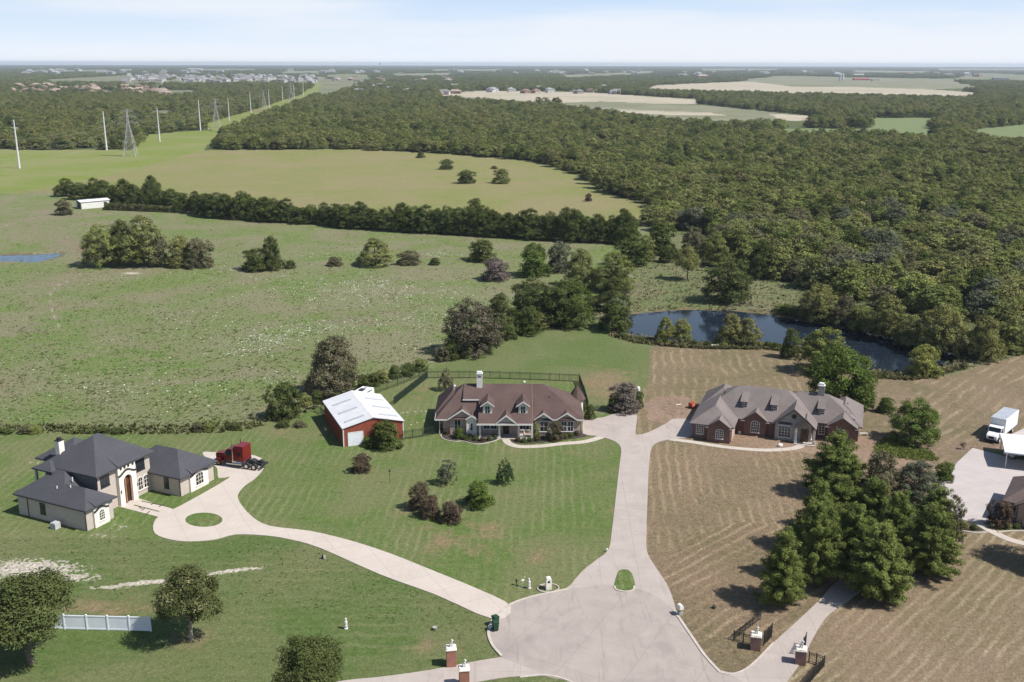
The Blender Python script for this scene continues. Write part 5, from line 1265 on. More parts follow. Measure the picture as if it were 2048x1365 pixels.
simple('red_trailer', 1386, 816, 'small orange red utility cart left of the grey roofed house', 'cart', lambda q: (q.box(-.7, .7, -.5, .5, .4, .5), q.box(-.7, .7, .45, .5, .5, 1.0), q.box(-.7, -.65, -.5, .5, .5, 1.0), q.tube((-.3, -.62, .28), (-.3, -.5, .28), .28, n=12), q.tube((-.3, .5, .28), (-.3, .62, .28), .28, n=12), q.tube((.7, 0, .45), (1.4, 0, .3), .04)), M_orange, 0.6)
simple('loose_board', 1357, 810, 'pale board lying on the soil left of the orange red cart', 'board', lambda q: (q.box(-.45, .45, -.12, .12, 0.01, .09), q.box(-.45, -.35, -.12, .12, .09, .12)), M_cream, 0.1)
simple('loose_board', 1727, 872, 'white board lying at the right end of the grey roofed house', 'board', lambda q: (q.box(-.7, .7, -.12, .12, .4, .5), q.box(-.6, -.5, -.1, .1, 0, .4), q.box(.5, .6, -.1, .1, 0, .4)), M_white, 0.0)
simple('gas_tank', 1276, 792, 'white tank standing behind the round purple bush', 'tank', lambda q: (q.tube((0, 0, .1), (0, 0, 1.5), .35, n=14), q.ball((0, 0, 1.5), .35)), M_white)
for i, (a, b) in enumerate(((806, 826), (814, 825), (830, 824), (843, 823), (852, 823), (822, 850), (834, 846), (848, 842))):
    x, y = G(a, b); q = MB(); q.lathe([(.17, 0), (.15, .04)], n=7); q.f[0:0] = []; 
    tag(q.build('stepping_stone', M_kerb, None, (x, y, 0), i), 'pale stepping stone in the grass right of the barn', 'stone', 'stepping stones in the grass right of the barn')

# ============================================================ POWER LINE
M_steel = nmat('weathered_steel', (0.52, 0.52, 0.52), (0.60, 0.60, 0.61), 0.3, 0.5)
M_lat = nmat('lattice_steel', (0.36, 0.35, 0.34), (0.44, 0.43, 0.42), 0.3, 0.6)
poles = [((39, 337), 240), ((213.5, 301), 222.5), ((319.5, 284), 216.5), ((401, 262), 200.5), ((458.5, 242), 196), ((502, 227), 183.5), ((538.7, 215), 179), ((565.5, 203), 172), ((589, 208), 170), ((607, 193), 164)]
proto = None
for i, (b, t) in enumerate(poles):
    x, y = G(*b); h = height_for(b[0], b[1], t)
    if proto is None:
        proto = empty('power_pole', (x, y, 0), 0, group='steel poles of the power line', cat='pole')
        q = MB(); q.tube((0, 0, 0), (0, 0, 1), 0.024, 0.010, 12); q.build('shaft', M_steel, proto)
        for k, z in enumerate((0.93, 0.84, 0.75)):
            q = MB(); q.tube((0, 0, z - .02), (0.05 * (1 if k % 2 else -1), 0.0, z), 0.004, 0.003, 6); q.build('arm', M_steel, proto)
        T = proto
    else:
        T = proto.copy(); C.objects.link(T)
        for c_ in proto.children:
            k = c_.copy(); C.objects.link(k); k.parent = T
    T.location = (x, y, 0); T.scale = (h, h, h)
    near = ['nearest tall steel power pole at the left edge of the meadow', 'steel power pole left of the big lattice tower', 'steel power pole right of the big lattice tower', 'tall steel power pole at the mouth of the mown corridor', 'slim power pole in the corridor right of the second lattice tower']
    T['label'] = near[i] if i < 5 else 'distant slim steel power pole in the mown corridor'
tow = [((262, 313), 219), ((434, 256), 197), ((529, 222), 181), ((583, 207), 166)]
A = Vector((*G(262, 313), 0)); B = Vector((*G(434, 256), 0)); ldir = (B - A).normalized(); A0 = A - ldir * 330
tl = math.atan2(ldir.y, ldir.x)
def lattice(T):
    q = MB(); hw = lambda z: 0.115 * (1 - z / 0.72) + 0.018 if z < 0.72 else 0.018 * (1 - (z - .72) / .5)
    lv = [0, .16, .30, .42, .52, .60, .66, .72, .80, .88, .95, 1.0]; r = 0.0042
    for a, b in zip(lv[:-1], lv[1:]):
        ca = [(sx * hw(a), sy * hw(a), a) for sx, sy in ((1, 1), (1, -1), (-1, -1), (-1, 1))]
        cb_ = [(sx * hw(b), sy * hw(b), b) for sx, sy in ((1, 1), (1, -1), (-1, -1), (-1, 1))]
        for i in range(4):
            j = (i + 1) % 4
            q.tube(ca[i], cb_[i], r, n=5); q.tube(ca[i], cb_[j], r * .6, n=4); q.tube(ca[j], cb_[i], r * .6, n=4); q.tube(cb_[i], cb_[j], r * .6, n=4)
    q.build('lattice_mast', M_lat, T)
    for z, w in ((0.70, 0.22), (0.83, 0.17), (0.95, 0.13)):
        for s in (-1, 1):
            q = MB()
            for dx in (-0.016, 0.016): q.tube((dx, 0, z), (0, s * w, z + .012), r * .8, n=4); q.tube((dx, 0, z + .05), (0, s * w, z + .012), r * .8, n=4)
            for k in (0.3, 0.6): q.tube((0.01, s * w * k, z + .004), (-0.01, s * w * k, z + .04 * (1 - k)), r * .6, n=4)
            q.tube((0, s * w, z + .012), (0, s * w, z - .03), r * .8, n=4)
            q.build('cross_arm', M_lat, T)
protoL = None; tops = []
for i, (b, t) in enumerate([(None, None)] + tow):
    if b is None: x, y = A0.x, A0.y; h = 42
    else: x, y = G(*b); h = height_for(b[0], b[1], t)
    if protoL is None:
        protoL = empty('lattice_tower', (x, y, 0), tl, cat='tower', group='lattice towers of the power line'); lattice(protoL); T = protoL
    else:
        T = protoL.copy(); C.objects.link(T)
        for c_ in protoL.children:
            k = c_.copy(); C.objects.link(k); k.parent = T
    T.location = (x, y, 0); T.scale = (h, h, h); tops.append((x, y, h))
    T['label'] = ['lattice power tower standing beyond the left edge', 'big lattice power tower in the green meadow', 'second lattice power tower at the edge of the left woods', 'third lattice power tower small in the mown corridor', 'farthest lattice power tower small in the mown corridor'][i]
M_cable = nmat('cable', (0.35, 0.35, 0.35), (0.4, 0.4, 0.4), 1, 0.6)
for k in range(3):
    a, b = tops[k], tops[k + 1]
    q = MB(); nrm = Vector((-ldir.y, ldir.x, 0))
    for z, w in ((0.67, 0.22), (0.80, 0.17), (0.92, 0.13)):
        for s in (-1, 1):
            p0 = Vector((a[0], a[1], a[2] * z)) + nrm * s * w * a[2]; p1 = Vector((b[0], b[1], b[2] * z)) + nrm * s * w * b[2]
            pts = []
            for t in np.linspace(0, 1, 15):
                p = p0.lerp(p1, t); p.z -= 10.0 * 4 * t * (1 - t) * (a[2] / 42); pts.append(p)
            for u, v in zip(pts[:-1], pts[1:]): q.tube(u, v, 0.02, n=4, cap=False)
    tag(q.build('power_cable', M_cable), ['cables sweeping from the big lattice tower out of the left edge', 'cables between the first and second lattice towers', 'cables between the second and third lattice towers'][k], 'cable')
# ============================================================ VEGETATION
RNG = np.random.default_rng(7)
def leaves(centres, spread, per, size, outward_from, rng, up=0.35, elong=1.3, flat=0.75, rnd=0.75):
    n = len(centres) * per
    c = np.repeat(centres, per, 0); sp_ = np.repeat(np.broadcast_to(spread, (len(centres),)), per)
    d = rng.normal(size=(n, 3)); d /= np.linalg.norm(d, axis=1, keepdims=True) + 1e-9
    r = rng.random(n) ** 0.45
    p = c + d * (r * sp_)[:, None] * np.array([1, 1, flat])
    out = p - outward_from; out /= np.linalg.norm(out, axis=1, keepdims=True) + 1e-9
    nn = 0.55 * out + 0.45 * d + rnd * rng.normal(size=(n, 3)) * 0.6 + np.array([0, 0, up])
    nn /= np.linalg.norm(nn, axis=1, keepdims=True) + 1e-9
    a = np.cross(nn, rng.normal(size=(n, 3))); a /= np.linalg.norm(a, axis=1, keepdims=True) + 1e-9
    b = np.cross(nn, a)
    s = size * (0.6 + 0.8 * rng.random(n))[:, None]
    V = np.stack([p - a * s * elong, p - b * s * 0.55, p + a * s * elong, p + b * s * 0.55], 1).reshape(-1, 3)
    V[1::4] += nn * s * 0.25; V[3::4] += nn * s * 0.25
    F = np.arange(n * 4).reshape(-1, 4)
    return V, F

def tubes_np(mb, rng, segs):
    for a, b, r0, r1 in segs: mb.tube(a, b, r0, r1, n=6, cap=False)

def crown_broad(seed, nl, size, lobes=9, flat=1.0, base=0.18, top=1.0, per=22, gap=0.0, shape='round', spread=0.085, rs=1.0):
    rng = np.random.default_rng(seed)
    cs = []
    L = []
    for i in range(lobes):
        a = 2 * PI * (i / lobes + rng.uniform(-.05, .05)); q = rng.uniform(.12, .30) if i % 3 else rng.uniform(0, .1)
        rl = rng.uniform(.15, .235) * rs
        hi = top - .2 - 0.55 * max(q - .1, 0); lo = base + .16
        z = lo + (hi - lo) * (rng.random() ** 0.8)
        if shape == 'tall': q *= 0.8
        L.append((q * math.cos(a), q * math.sin(a), z, rl))
    if base < .11:
        for i in range(6): a = 2 * PI * i / 6 + rng.uniform(-.4, .4); L.append((.27 * math.cos(a), .27 * math.sin(a), base + .17, rng.uniform(.17, .22)))
    L.append((0, 0, top - .23, .22 * rs)); L.append((0.03, -.02, (base + top) / 2, .3 * rs))
    L = np.array(L)
    nc = max(8, nl // per)
    while len(cs) < nc:
        l = L[rng.integers(len(L))]
        d = rng.normal(size=3); d /= np.linalg.norm(d)
        if d[2] < -0.55: continue
        rad = l[3] * (1 - 0.35 * rng.random() ** 2)
        p = l[:3] + d * rad * np.array([1, 1, 1.05])
        # keep only outer clumps
        k = 0
        for m in L:
            if np.linalg.norm(p - m[:3]) < m[3] * 0.72: k = 1; break
        if k and rng.random() < 0.85: continue
        p[2] = max(p[2], base + rng.uniform(0, .05))
        cs.append(p)
    cs = np.array(cs)
    V, F = leaves(cs, spread, per, size, np.array([0, 0, 0.42]), rng)
    tint = np.repeat(np.clip(rng.normal(.5, .28, len(cs)), 0, 1), per) + rng.normal(0, .08, len(F))
    tint += rng.normal(0, .12, len(F))
    return V, F, np.clip(tint, 0, 1), L

def trunk_broad(seed, L, r=0.022, base=0.18, multi=1):
    rng = random.Random(seed); mb = MB()
    for m in range(multi):
        ox = rng.uniform(-.04, .04) * (multi > 1); oy = rng.uniform(-.04, .04) * (multi > 1)
        fork = (ox * 2 + rng.uniform(-.02, .02), oy * 2 + rng.uniform(-.02, .02), base + .08)
        mid = (ox * 1.3 + rng.uniform(-.015, .015), oy * 1.3, base * .5)
        mb.tube((ox, oy, -0.01), mid, r * 1.25, r, 9); mb.tube(mid, fork, r, r * .85, 9)
        for l in L[m::multi]:
            e = Vector(l[:3]); f = Vector(fork); k = f.lerp(e, .5) + Vector((rng.uniform(-.03, .03), rng.uniform(-.03, .03), rng.uniform(0, .04)))
            mb.tube(f, k, r * .5, r * .33, 6); mb.tube(k, e, r * .33, r * .12, 5)
            for _ in range(2):
                e2 = e + Vector((rng.uniform(-.1, .1), rng.uniform(-.1, .1), rng.uniform(-.03, .1))); mb.tube(k.lerp(e, .5), e2, r * .18, r * .06, 4)
    return mb

def crown_conifer(seed, nl, size, per=16):
    rng = np.random.default_rng(seed); cs = []; tipd = []
    levels = 17
    segs = []
    for i in range(levels):
        z = 0.10 + 0.88 * (i / levels) ** 0.95
        R0 = 0.5 * (1 - (z - .05)) ** 0.72 * (0.72 if z < .16 else 1)
        nb = max(4, int(11 * (1 - z) + 4))
        for k in range(nb):
            a = 2 * PI * (k / nb) + rng.uniform(-.3, .3) + i
            rr_ = R0 * rng.uniform(.62, 1.18) * (0.86 + 0.26 * math.sin(a * 2 + seed + z * 7) * math.cos(z * 11 + seed)); rise = rng.uniform(.02, .13) * (1 if z > .3 else .5)
            segs.append(((0, 0, z), (rr_ * math.cos(a), rr_ * math.sin(a), z + rise)))
            m = max(2, int(rr_ / 0.045))
            for t in np.linspace(0.35, 1.0, m):
                cs.append((rr_ * t * math.cos(a) + rng.normal(0, .012), rr_ * t * math.sin(a) + rng.normal(0, .012), z + rise * t ** 1.4 + rng.normal(0, .008)))
    for z in np.linspace(.86, 1.0, 8): cs.append((rng.normal(0, .01), rng.normal(0, .01), z))
    cs = np.array(cs)
    per = max(4, nl // len(cs))
    V, F = leaves(cs, 0.056, per, size, np.array([0, 0, 0.3]), rng, up=0.3, elong=2.1, flat=0.8, rnd=0.7)
    tint = np.repeat(np.clip(rng.normal(.5, .2, len(cs)), 0, 1), per) + rng.normal(0, .1, len(F))
    return V, F, np.clip(tint, 0, 1), segs

def twig_tree(seed, r=0.02, depth=5, spread=0.55, stems=3):
    rng = random.Random(seed); mb = MB()
    def go(p, d, ln, r, k):
        e = p + d * ln; mb.tube(p, e, r, r * .68, 5 if k < 2 else 3, cap=False)
        if k >= depth: return
        for _ in range(3 if k > 0 else 4):
            nd = (d + Vector((rng.uniform(-1, 1), rng.uniform(-1, 1), rng.uniform(-.25, .6))) * spread).normalized()
            go(p.lerp(e, rng.uniform(.55, 1)), nd, ln * rng.uniform(.6, .82), r * .58, k + 1)
    for s in range(stems):
        go(Vector((rng.uniform(-.03, .03), rng.uniform(-.03, .03), 0)), Vector((rng.uniform(-.35, .35), rng.uniform(-.35, .35), 1)).normalized(), .27, r, 0)
    return mb

# leaf colours
LM = {}
LM['wood'] = leaf_mat('woodland_leaves', [(0.120, 0.149, 0.043), (0.161, 0.186, 0.053), (0.135, 0.162, 0.050), (0.201, 0.223, 0.067), (0.145, 0.172, 0.048), (0.157, 0.159, 0.073), (0.222, 0.241, 0.074), (0.140, 0.169, 0.048), (0.167, 0.151, 0.080), (0.179, 0.207, 0.060)])
LM['hedge'] = leaf_mat('hedgerow_leaves', [(0.062, 0.082, 0.024), (0.084, 0.105, 0.030), (0.070, 0.090, 0.029), (0.101, 0.120, 0.038)])
LM['dark'] = leaf_mat('dark_oak_leaves', [(0.075, 0.091, 0.030), (0.093, 0.111, 0.038), (0.084, 0.102, 0.036)], 0.5)
LM['grey'] = leaf_mat('grey_green_leaves', [(0.099, 0.112, 0.070), (0.126, 0.135, 0.086)])
LM['olive'] = leaf_mat('olive_willow_leaves', [(0.157, 0.166, 0.056), (0.194, 0.193, 0.070), (0.176, 0.173, 0.067)], 0.5)
LM['ygreen'] = leaf_mat('yellow_green_leaves', [(0.165, 0.183, 0.052), (0.201, 0.203, 0.059)], 0.5)
LM['bright'] = leaf_mat('fresh_green_leaves', [(0.078, 0.114, 0.026), (0.099, 0.134, 0.032)], 0.5)
LM['brown'] = leaf_mat('brown_green_leaves', [(0.123, 0.121, 0.067), (0.147, 0.129, 0.078), (0.126, 0.127, 0.064)], 0.9)
LM['browntop'] = leaf_mat('brown_top_leaves', [(0.078, 0.080, 0.046), (0.125, 0.104, 0.074), (0.13, 0.104, 0.078)], 1.0)
LM['red'] = leaf_mat('reddish_shrub_leaves', [(0.085, 0.060, 0.044), (0.125, 0.086, 0.064), (0.076, 0.080, 0.038)], 1.0)
LM['purple'] = leaf_mat('purple_grey_leaves', [(0.155, 0.118, 0.118), (0.20, 0.155, 0.150), (0.13, 0.118, 0.09)], 0.9)
LM['conifer'] = leaf_mat('conifer_needles', [(0.100, 0.137, 0.037), (0.126, 0.160, 0.044), (0.154, 0.178, 0.051), (0.110, 0.144, 0.040)], 0.6, 0.25)
LM['conifer_dark'] = leaf_mat('young_conifer_needles', [(0.045, 0.074, 0.032), (0.058, 0.086, 0.036)], 0.5)
LM['speck'] = leaf_mat('pale_flecked_leaves', [(0.080, 0.096, 0.034), (0.115, 0.124, 0.048), (0.34, 0.30, 0.18)], 1.1)
LM['sage'] = leaf_mat('sage_weed_leaves', [(0.11, 0.155, 0.042), (0.16, 0.19, 0.065), (0.19, 0.175, 0.105), (0.10, 0.145, 0.04)], 1.9, 0.5)
LM['flower'] = leaf_mat('white_bract_leaves', [(0.50, 0.53, 0.42), (0.66, 0.67, 0.58)], 0.9, 0.4)
M_bark = nmat('grey_brown_bark', (0.10, 0.08, 0.065), (0.16, 0.13, 0.105), 8, 0.95)
M_barkl = nmat('pale_bark', (0.24, 0.20, 0.17), (0.32, 0.27, 0.23), 8, 0.95)
M_twig = nmat('bleached_twigs', (0.30, 0.26, 0.24), (0.20, 0.17, 0.155), 4, 0.95)
M_twigb = nmat('brown_twigs', (0.10, 0.075, 0.065), (0.15, 0.11, 0.095), 4, 0.95)

PM = {}   # prototype meshes: kind -> list of (crown mesh, trunk mesh)
def mk(kind, k, V, F, t, trunk, mat=LM['wood'], bark=M_bark):
    cm = fast_mesh(kind + '_crown', V, F, [mat], tint=t)
    tm = bpy.data.meshes.new(kind + '_trunk'); tm.from_pydata(trunk.v, [], trunk.f); tm.materials.append(bark); tm.update()
    PM.setdefault(kind, []).append((cm, tm))
for k in range(5):      # woodland size
    V, F, t, Lb = crown_broad(10 + k, 5200, 0.024, lobes=(6, 9, 12, 7, 10)[k], base=0.08, per=26, spread=0.10, shape='tall' if k == 3 else 'round')
    mk('wood', k, V, F, t, trunk_broad(10 + k, Lb, base=.15))
for k in range(3):      # garden and field trees, finer leaves
    V, F, t, Lb = crown_broad(40 + k, 24000, 0.0105, lobes=20 + k, base=0.2, per=34, spread=0.072, rs=0.8)
    mk('fine', k, V, F, t, trunk_broad(40 + k, Lb, base=.2))
for k in range(3):      # garden trees leafed to the ground
    V, F, t, Lb = crown_broad(50 + k, 16000, 0.0140, lobes=13 + k, base=0.03, per=55, spread=0.078)
    mk('full', k, V, F, t, trunk_broad(50 + k, Lb, base=.12))
for k in range(3):      # low bushy
    V, F, t, Lb = crown_broad(60 + k, 9000, 0.020, lobes=10, base=0.0, per=30, spread=0.09)
    mk('bush', k, V, F, t, trunk_broad(60 + k, Lb, base=.06, multi=3, r=.014))
for k in range(3):
    V, F, t, sg = crown_conifer(80 + k, 42000, 0.0092)
    mb = MB(); mb.tube((0, 0, -.01), (0, 0, .5), .022, .012, 9); mb.tube((0, 0, .5), (0, 0, .98), .012, .002, 7)
    for a, b in sg: mb.tube(a, b, .004, .0015, 4, cap=False)
    mk('conifer', k, V, F, t, mb)
for k in range(2):      # open young tree
    V, F, t, Lb = crown_broad(100 + k, 6500, 0.017, lobes=10, base=0.1, per=30, spread=0.06, shape='tall')
    mk('sparse', k, V, F, t, trunk_broad(100 + k, Lb, base=.22, r=.016))

def plant(name, kind, var, x, y, h, w, label, cat, group=None, mat=None, bark=None, rz=0.0, z=0.0, parts=True):
    T = empty(name, (x, y, z), rz, label, cat, group)
    T.scale = (w, w, h)
    cm, tm = PM[kind][var % len(PM[kind])]
    c = link('crown', cm, T)
    if mat: c.material_slots[0].link = 'OBJECT'; c.material_slots[0].material = LM[mat]
    t = link('trunk', tm, T)
    if bark: t.material_slots[0].link = 'OBJECT'; t.material_slots[0].material = bark
    return T

_vi = [0]
def tp(name, kind, xl, xr, yt, yb, label, cat='tree', mat='dark', group=None, var=None, bark=None, hk=0.97, wk=1.0):
    """tree from the photo: left, right, top and foot rows in the picture"""
    _vi[0] += 1
    xc = (xl + xr) / 2; m = mpp(xc, yb); w = (xr - xl) * m * wk
    x, y = G(xc, yb); h = height_for(xc, yb, yt) * hk
    return plant(name, kind, _vi[0] if var is None else var, x, y, h, w, label, cat, group, mat, bark, rz=(_vi[0] * 2.399) % 6.28)

# --- foreground
tp('oak_tree', 'fine', -60, 182, 1142, 1328, 'large dark green tree with a broad crown at the bottom left corner', mat='dark', var=0)
tp('fruit_tree', 'fine', 302, 464, 1126, 1280, 'round tree with yellow flecked leaves and a thin pale trunk beside the white fence', mat='speck', var=1, bark=M_barkl)
tp('oak_tree', 'fine', 538, 706, 1270, 1425, 'dark rounded tree cut by the bottom edge', mat='dark', var=2)
tp('shrub', 'bush', 702, 744, 908, 943, 'reddish brown round shrub below the barn', 'shrub', 'red')
tp('young_tree', 'sparse', 870, 918, 918, 968, 'small grey green tree on the front lawn, left of the young conifer', mat='grey', var=0)
tp('young_conifer', 'sparse', 990, 1030, 915, 968, 'small dark conifer on the front lawn', mat='conifer_dark', var=1)
tp('shrub', 'bush', 926, 990, 964, 1011, 'bright green spreading shrub on the front lawn', 'shrub', 'bright')
tp('shrub', 'bush', 815, 865, 962, 1018, 'reddish brown shrub, upper left of the brown clump on the lawn', 'shrub', 'red')
tp('shrub', 'bush', 838, 884, 990, 1034, 'reddish brown shrub, middle of the brown clump on the lawn', 'shrub', 'red')
tp('shrub', 'bush', 880, 925, 1003, 1045, 'reddish brown shrub, lower right of the brown clump on the lawn', 'shrub', 'red')
tp('shrub', 'bush', 735, 808, 842, 893, 'dark brownish shrub against the front of the red barn', 'shrub', 'hedge', var=1)
tp('shrub', 'bush', 722, 748, 872, 893, 'low green plant between the barn door and the reddish shrub', 'shrub', 'bright')
tp('young_tree', 'sparse', 874, 910, 734, 781, 'small open tree in the fenced back yard', mat='brown', var=1)
tp('shrub', 'bush', 1213, 1283, 764, 822, 'round purple grey bush beside the driveway fork', 'shrub', 'purple', var=0)
tp('hedge_shrub', 'bush', 1212, 1240, 788, 824, 'dark green shrub left of the clipped hedge below the purple bush', 'shrub', 'dark')
tp('hedge_shrub', 'bush', 1234, 1256, 806, 825, 'clipped green hedge plant below the purple bush', 'shrub', 'dark')
tp('hedge_shrub', 'bush', 1254, 1276, 806, 825, 'clipped green hedge plant right of the other, below the purple bush', 'shrub', 'dark')
tp('hedge_shrub', 'bush', 1268, 1288, 782, 818, 'dark green shrub right of the purple bush', 'shrub', 'dark')
tp('shrub', 'bush', 1166, 1192, 808, 838, 'dark green shrub at the right corner of the brown roofed house', 'shrub', 'dark')
tp('shrub', 'bush', 906, 930, 854, 876, 'green shrub under the left window of the brown roofed house', 'shrub', 'bright')
tp('shrub', 'bush', 1062, 1082, 845, 876, 'yellowish shrub right of the white porch', 'shrub', 'olive')
tp('shrub', 'bush', 1090, 1128, 842, 880, 'reddish brown shrub before the stone gable of the brown roofed house', 'shrub', 'red')
for i, (a, b) in enumerate(((892, 868), (940, 876), (952, 880), (965, 882), (978, 880), (990, 877), (1036, 882), (1048, 884), (1060, 883), (1075, 881), (1130, 876), (1142, 874), (1154, 870), (930, 880), (1115, 880))):
    tp('bedding_shrub', 'bush', a - 7, a + 7, b - 9, b + 1, 'low dark bedding shrub in the mulch beds of the brown roofed house', 'shrub', 'dark' if i % 3 else 'red', 'bedding shrubs in the mulch beds')
tp('willow_bush', 'full', 1776, 1880, 796, 884, 'large leafy green bush right of the grey roofed house', 'tree', 'bright', var=2)
tp('weed_clump', 'bush', 1752, 1790, 795, 825, 'low green weeds left of the large leafy bush', 'shrub', 'bright')
tp('shrub', 'bush', 1973, 2022, 1000, 1052, 'reddish shrub at the corner of the brown roofed corner house', 'shrub', 'red')
for i, (a, b) in enumerate(((2000, 1056), (2016, 1058), (2034, 1056), (1985, 1056), (1930, 1056), (1948, 1058))):
    tp('bedding_shrub', 'bush', a - 9, a + 9, b - 10, b + 1, 'low mixed bedding shrub near the corner house', 'shrub', ('brown', 'olive', 'dark')[i % 3], 'bedding shrubs near the corner house')
tp('hedge_shrub', 'bush', 1866, 1908, 922, 962, 'dense green shrub at the left corner of the concrete yard', 'shrub', 'bright')
tp('oak_tree', 'fine', 2035, 2200, 980, 1135, 'tree outside the right edge shading the striped lawn', mat='dark', var=1)

# --- conifer grove on the right
con = [((1602, 1740, 866, 992), 'tallest conifer at the top of the grove before the grey roofed house'), ((1618, 1730, 950, 1060), 'conifer in the upper middle of the grove'), ((1690, 1800, 955, 1075), 'conifer right of centre in the upper grove'),
       ((1577, 1690, 962, 1100), 'conifer on the upper left flank of the grove'), ((1735, 1850, 985, 1110), 'conifer in the right half of the grove'), ((1568, 1690, 1000, 1160), 'conifer in the left middle of the grove'),
       ((1640, 1770, 1010, 1150), 'conifer in the heart of the grove'), ((1503, 1628, 1062, 1208), 'conifer nearest the turning circle with its own long shadow'), ((1675, 1835, 1045, 1198), 'yellowish conifer at the lower right of the grove by the driveway'),
       ((1790, 1925, 1010, 1145), 'broad conifer at the right end of the grove'), ((1820, 1925, 975, 1085), 'conifer behind the right end of the grove')]
for i, ((a, b, c_, d_), lb) in enumerate(con):
    tp('conifer_tree', 'conifer', a - 8, b + 2, c_, d_, lb, mat='conifer', var=i, group='conifers of the grove by the gated driveway')
tp('deciduous_tree', 'full', 1708, 1800, 902, 1005, 'brownish green tree behind the conifer grove', mat='brown', var=0)
tp('deciduous_tree', 'full', 1780, 1888, 922, 1012, 'grey green rounded tree behind the right of the conifer grove', mat='grey', var=1)
tp('young_tree', 'sparse', 1868, 1928, 985, 1100, 'thin brownish tree at the lower left of the concrete yard', mat='brown', var=0)

# --- trees by the barn and the creek
tp('creek_tree', 'full', 606, 728, 672, 790, 'brown green tree standing behind the red barn', mat='brown', var=0)
tp('creek_tree', 'bush', 532, 604, 764, 836, 'bushy green tree left of the barn at the lawn edge', mat='hedge', var=1)
tp('creek_tree', 'full', 882, 1003, 596, 706, 'wide tree with a brown top at the left end of the creek trees', mat='browntop', var=2)
cr_ = [(960, 1040, 588, 668, 'dark'), (1035, 1100, 486, 552, 'bright'), (1095, 1140, 480, 545, 'grey'), (1128, 1200, 498, 572, 'wood'), (1180, 1272, 504, 582, 'wood'), (1020, 1110, 552, 640, 'dark'), (1080, 1190, 560, 650, 'hedge'), (1190, 1262, 555, 620, 'dark'), (1128, 1180, 560, 640, 'bright'), (1200, 1262, 598, 656, 'grey'), (1035, 1085, 612, 668, 'hedge'), (1230, 1300, 470, 530, 'hedge'), (1290, 1350, 445, 510, 'hedge'), (1100, 1160, 600, 652, 'hedge')]
lbs = ['dark tree right of the brown topped tree', 'rounded bright green tree at the upper left of the creek copse', 'grey green tree right of the rounded bright one', 'tall tree in the upper middle of the creek copse', 'broad tree at the right of the creek copse', 'dark tree at the left middle of the creek copse', 'dark bushy tree in the lower middle of the creek copse', 'dark tree at the lower right of the creek copse', 'brighter green tree in the centre of the creek copse', 'grey green bush at the left tip of the pond', 'low tree at the lower left of the creek copse', 'tree joining the copse to the hedgerow', 'tree at the right end of the hedgerow', 'low tree on the lawn edge of the creek copse']
for (a, b, c_, d_, m_), lb in zip(cr_, lbs): tp('creek_tree', 'full' if b - a > 70 else 'bush', a - 4, b + 4, c_, d_, lb, mat=m_)
for i, (a, b, w, h) in enumerate(((905, 718, 22, 22), (930, 712, 24, 20), (885, 722, 16, 18), (1010, 676, 30, 20), (1040, 664, 34, 22), (985, 688, 24, 18), (960, 700, 24, 20), (1075, 655, 30, 20), (1105, 648, 26, 18), (1180, 622, 26, 20), (1150, 634, 26, 22))):
    tp('undergrowth_bush', 'bush', a - w, a + w, b - h * 1.6, b, 'low bush along the lawn edge below the creek trees', 'bush', ('hedge', 'wood', 'brown')[i % 3], 'bushes along the lawn edge below the creek trees')
for i, xx in enumerate([14, 52, 70, 205, 236, 395, 418, 470, 565, 600]):
    yy = 866 - (0 if xx < 300 else (xx - 300) * 0.045); tp('undergrowth_bush', 'bush', xx - 16, xx + 16, yy - 9 - (i * 7) % 9, yy, 'low weedy bush on the line between pasture and lawn', 'bush', ('sage', 'brown', 'wood', 'sage')[i % 4], 'weedy bushes between pasture and lawn')
for i, (a, b) in enumerate(((610, 812), (635, 806), (745, 772), (765, 764), (790, 756), (815, 752), (840, 742), (700, 784), (728, 776))):
    tp('undergrowth_bush', 'bush', a - 16, a + 16, b - 26, b, 'leafy bush on the pasture edge behind the barn', 'bush', ('wood', 'sage', 'hedge')[i % 3], 'leafy bushes on the pasture edge behind the barn')

# --- pasture trees
for a, b, c_, d_, m_, lb in ((166, 250, 446, 532, 'wood', 'tree at the left of the pasture clump'), (215, 285, 440, 530, 'dark', 'tree second in the pasture clump behind the left one'), (240, 335, 432, 532, 'wood', 'tallest tree in the pasture clump'), (300, 340, 470, 533, 'brown', 'small tree between the pasture clump and the two open trees'),
                             (335, 385, 470, 534, 'olive', 'open tree right of the pasture clump'), (375, 425, 475, 536, 'brown', 'brownish open tree at the right of the pasture clump'), (485, 545, 495, 541, 'dark', 'low dark tree left of the round topped one'), (522, 566, 472, 540, 'dark', 'round topped dark tree standing alone in the pasture'),
                             (713, 788, 476, 531, 'wood', 'grey green tree in the middle of the pasture'), (796, 842, 500, 529, 'brown', 'low bush right of the grey green pasture tree'), (655, 684, 514, 532, 'brown', 'small bush left of the grey green pasture tree'),
                             (936, 992, 478, 522, 'dark', 'dark dense tree at the right of the pasture'), (964, 1020, 515, 560, 'purple', 'leafless brown bush near the creek copse'), (860, 880, 516, 530, 'hedge', 'tiny bush left of the dark dense pasture tree'), (570, 590, 520, 537, 'sage', 'tiny bush right of the round topped pasture tree'),
                             (112, 145, 398, 430, 'brown', 'small olive tree left of the white shed')):
    tp('pasture_tree', 'full' if b - a > 60 else 'bush', a - 3, b + 3, c_, d_, lb, mat=m_)
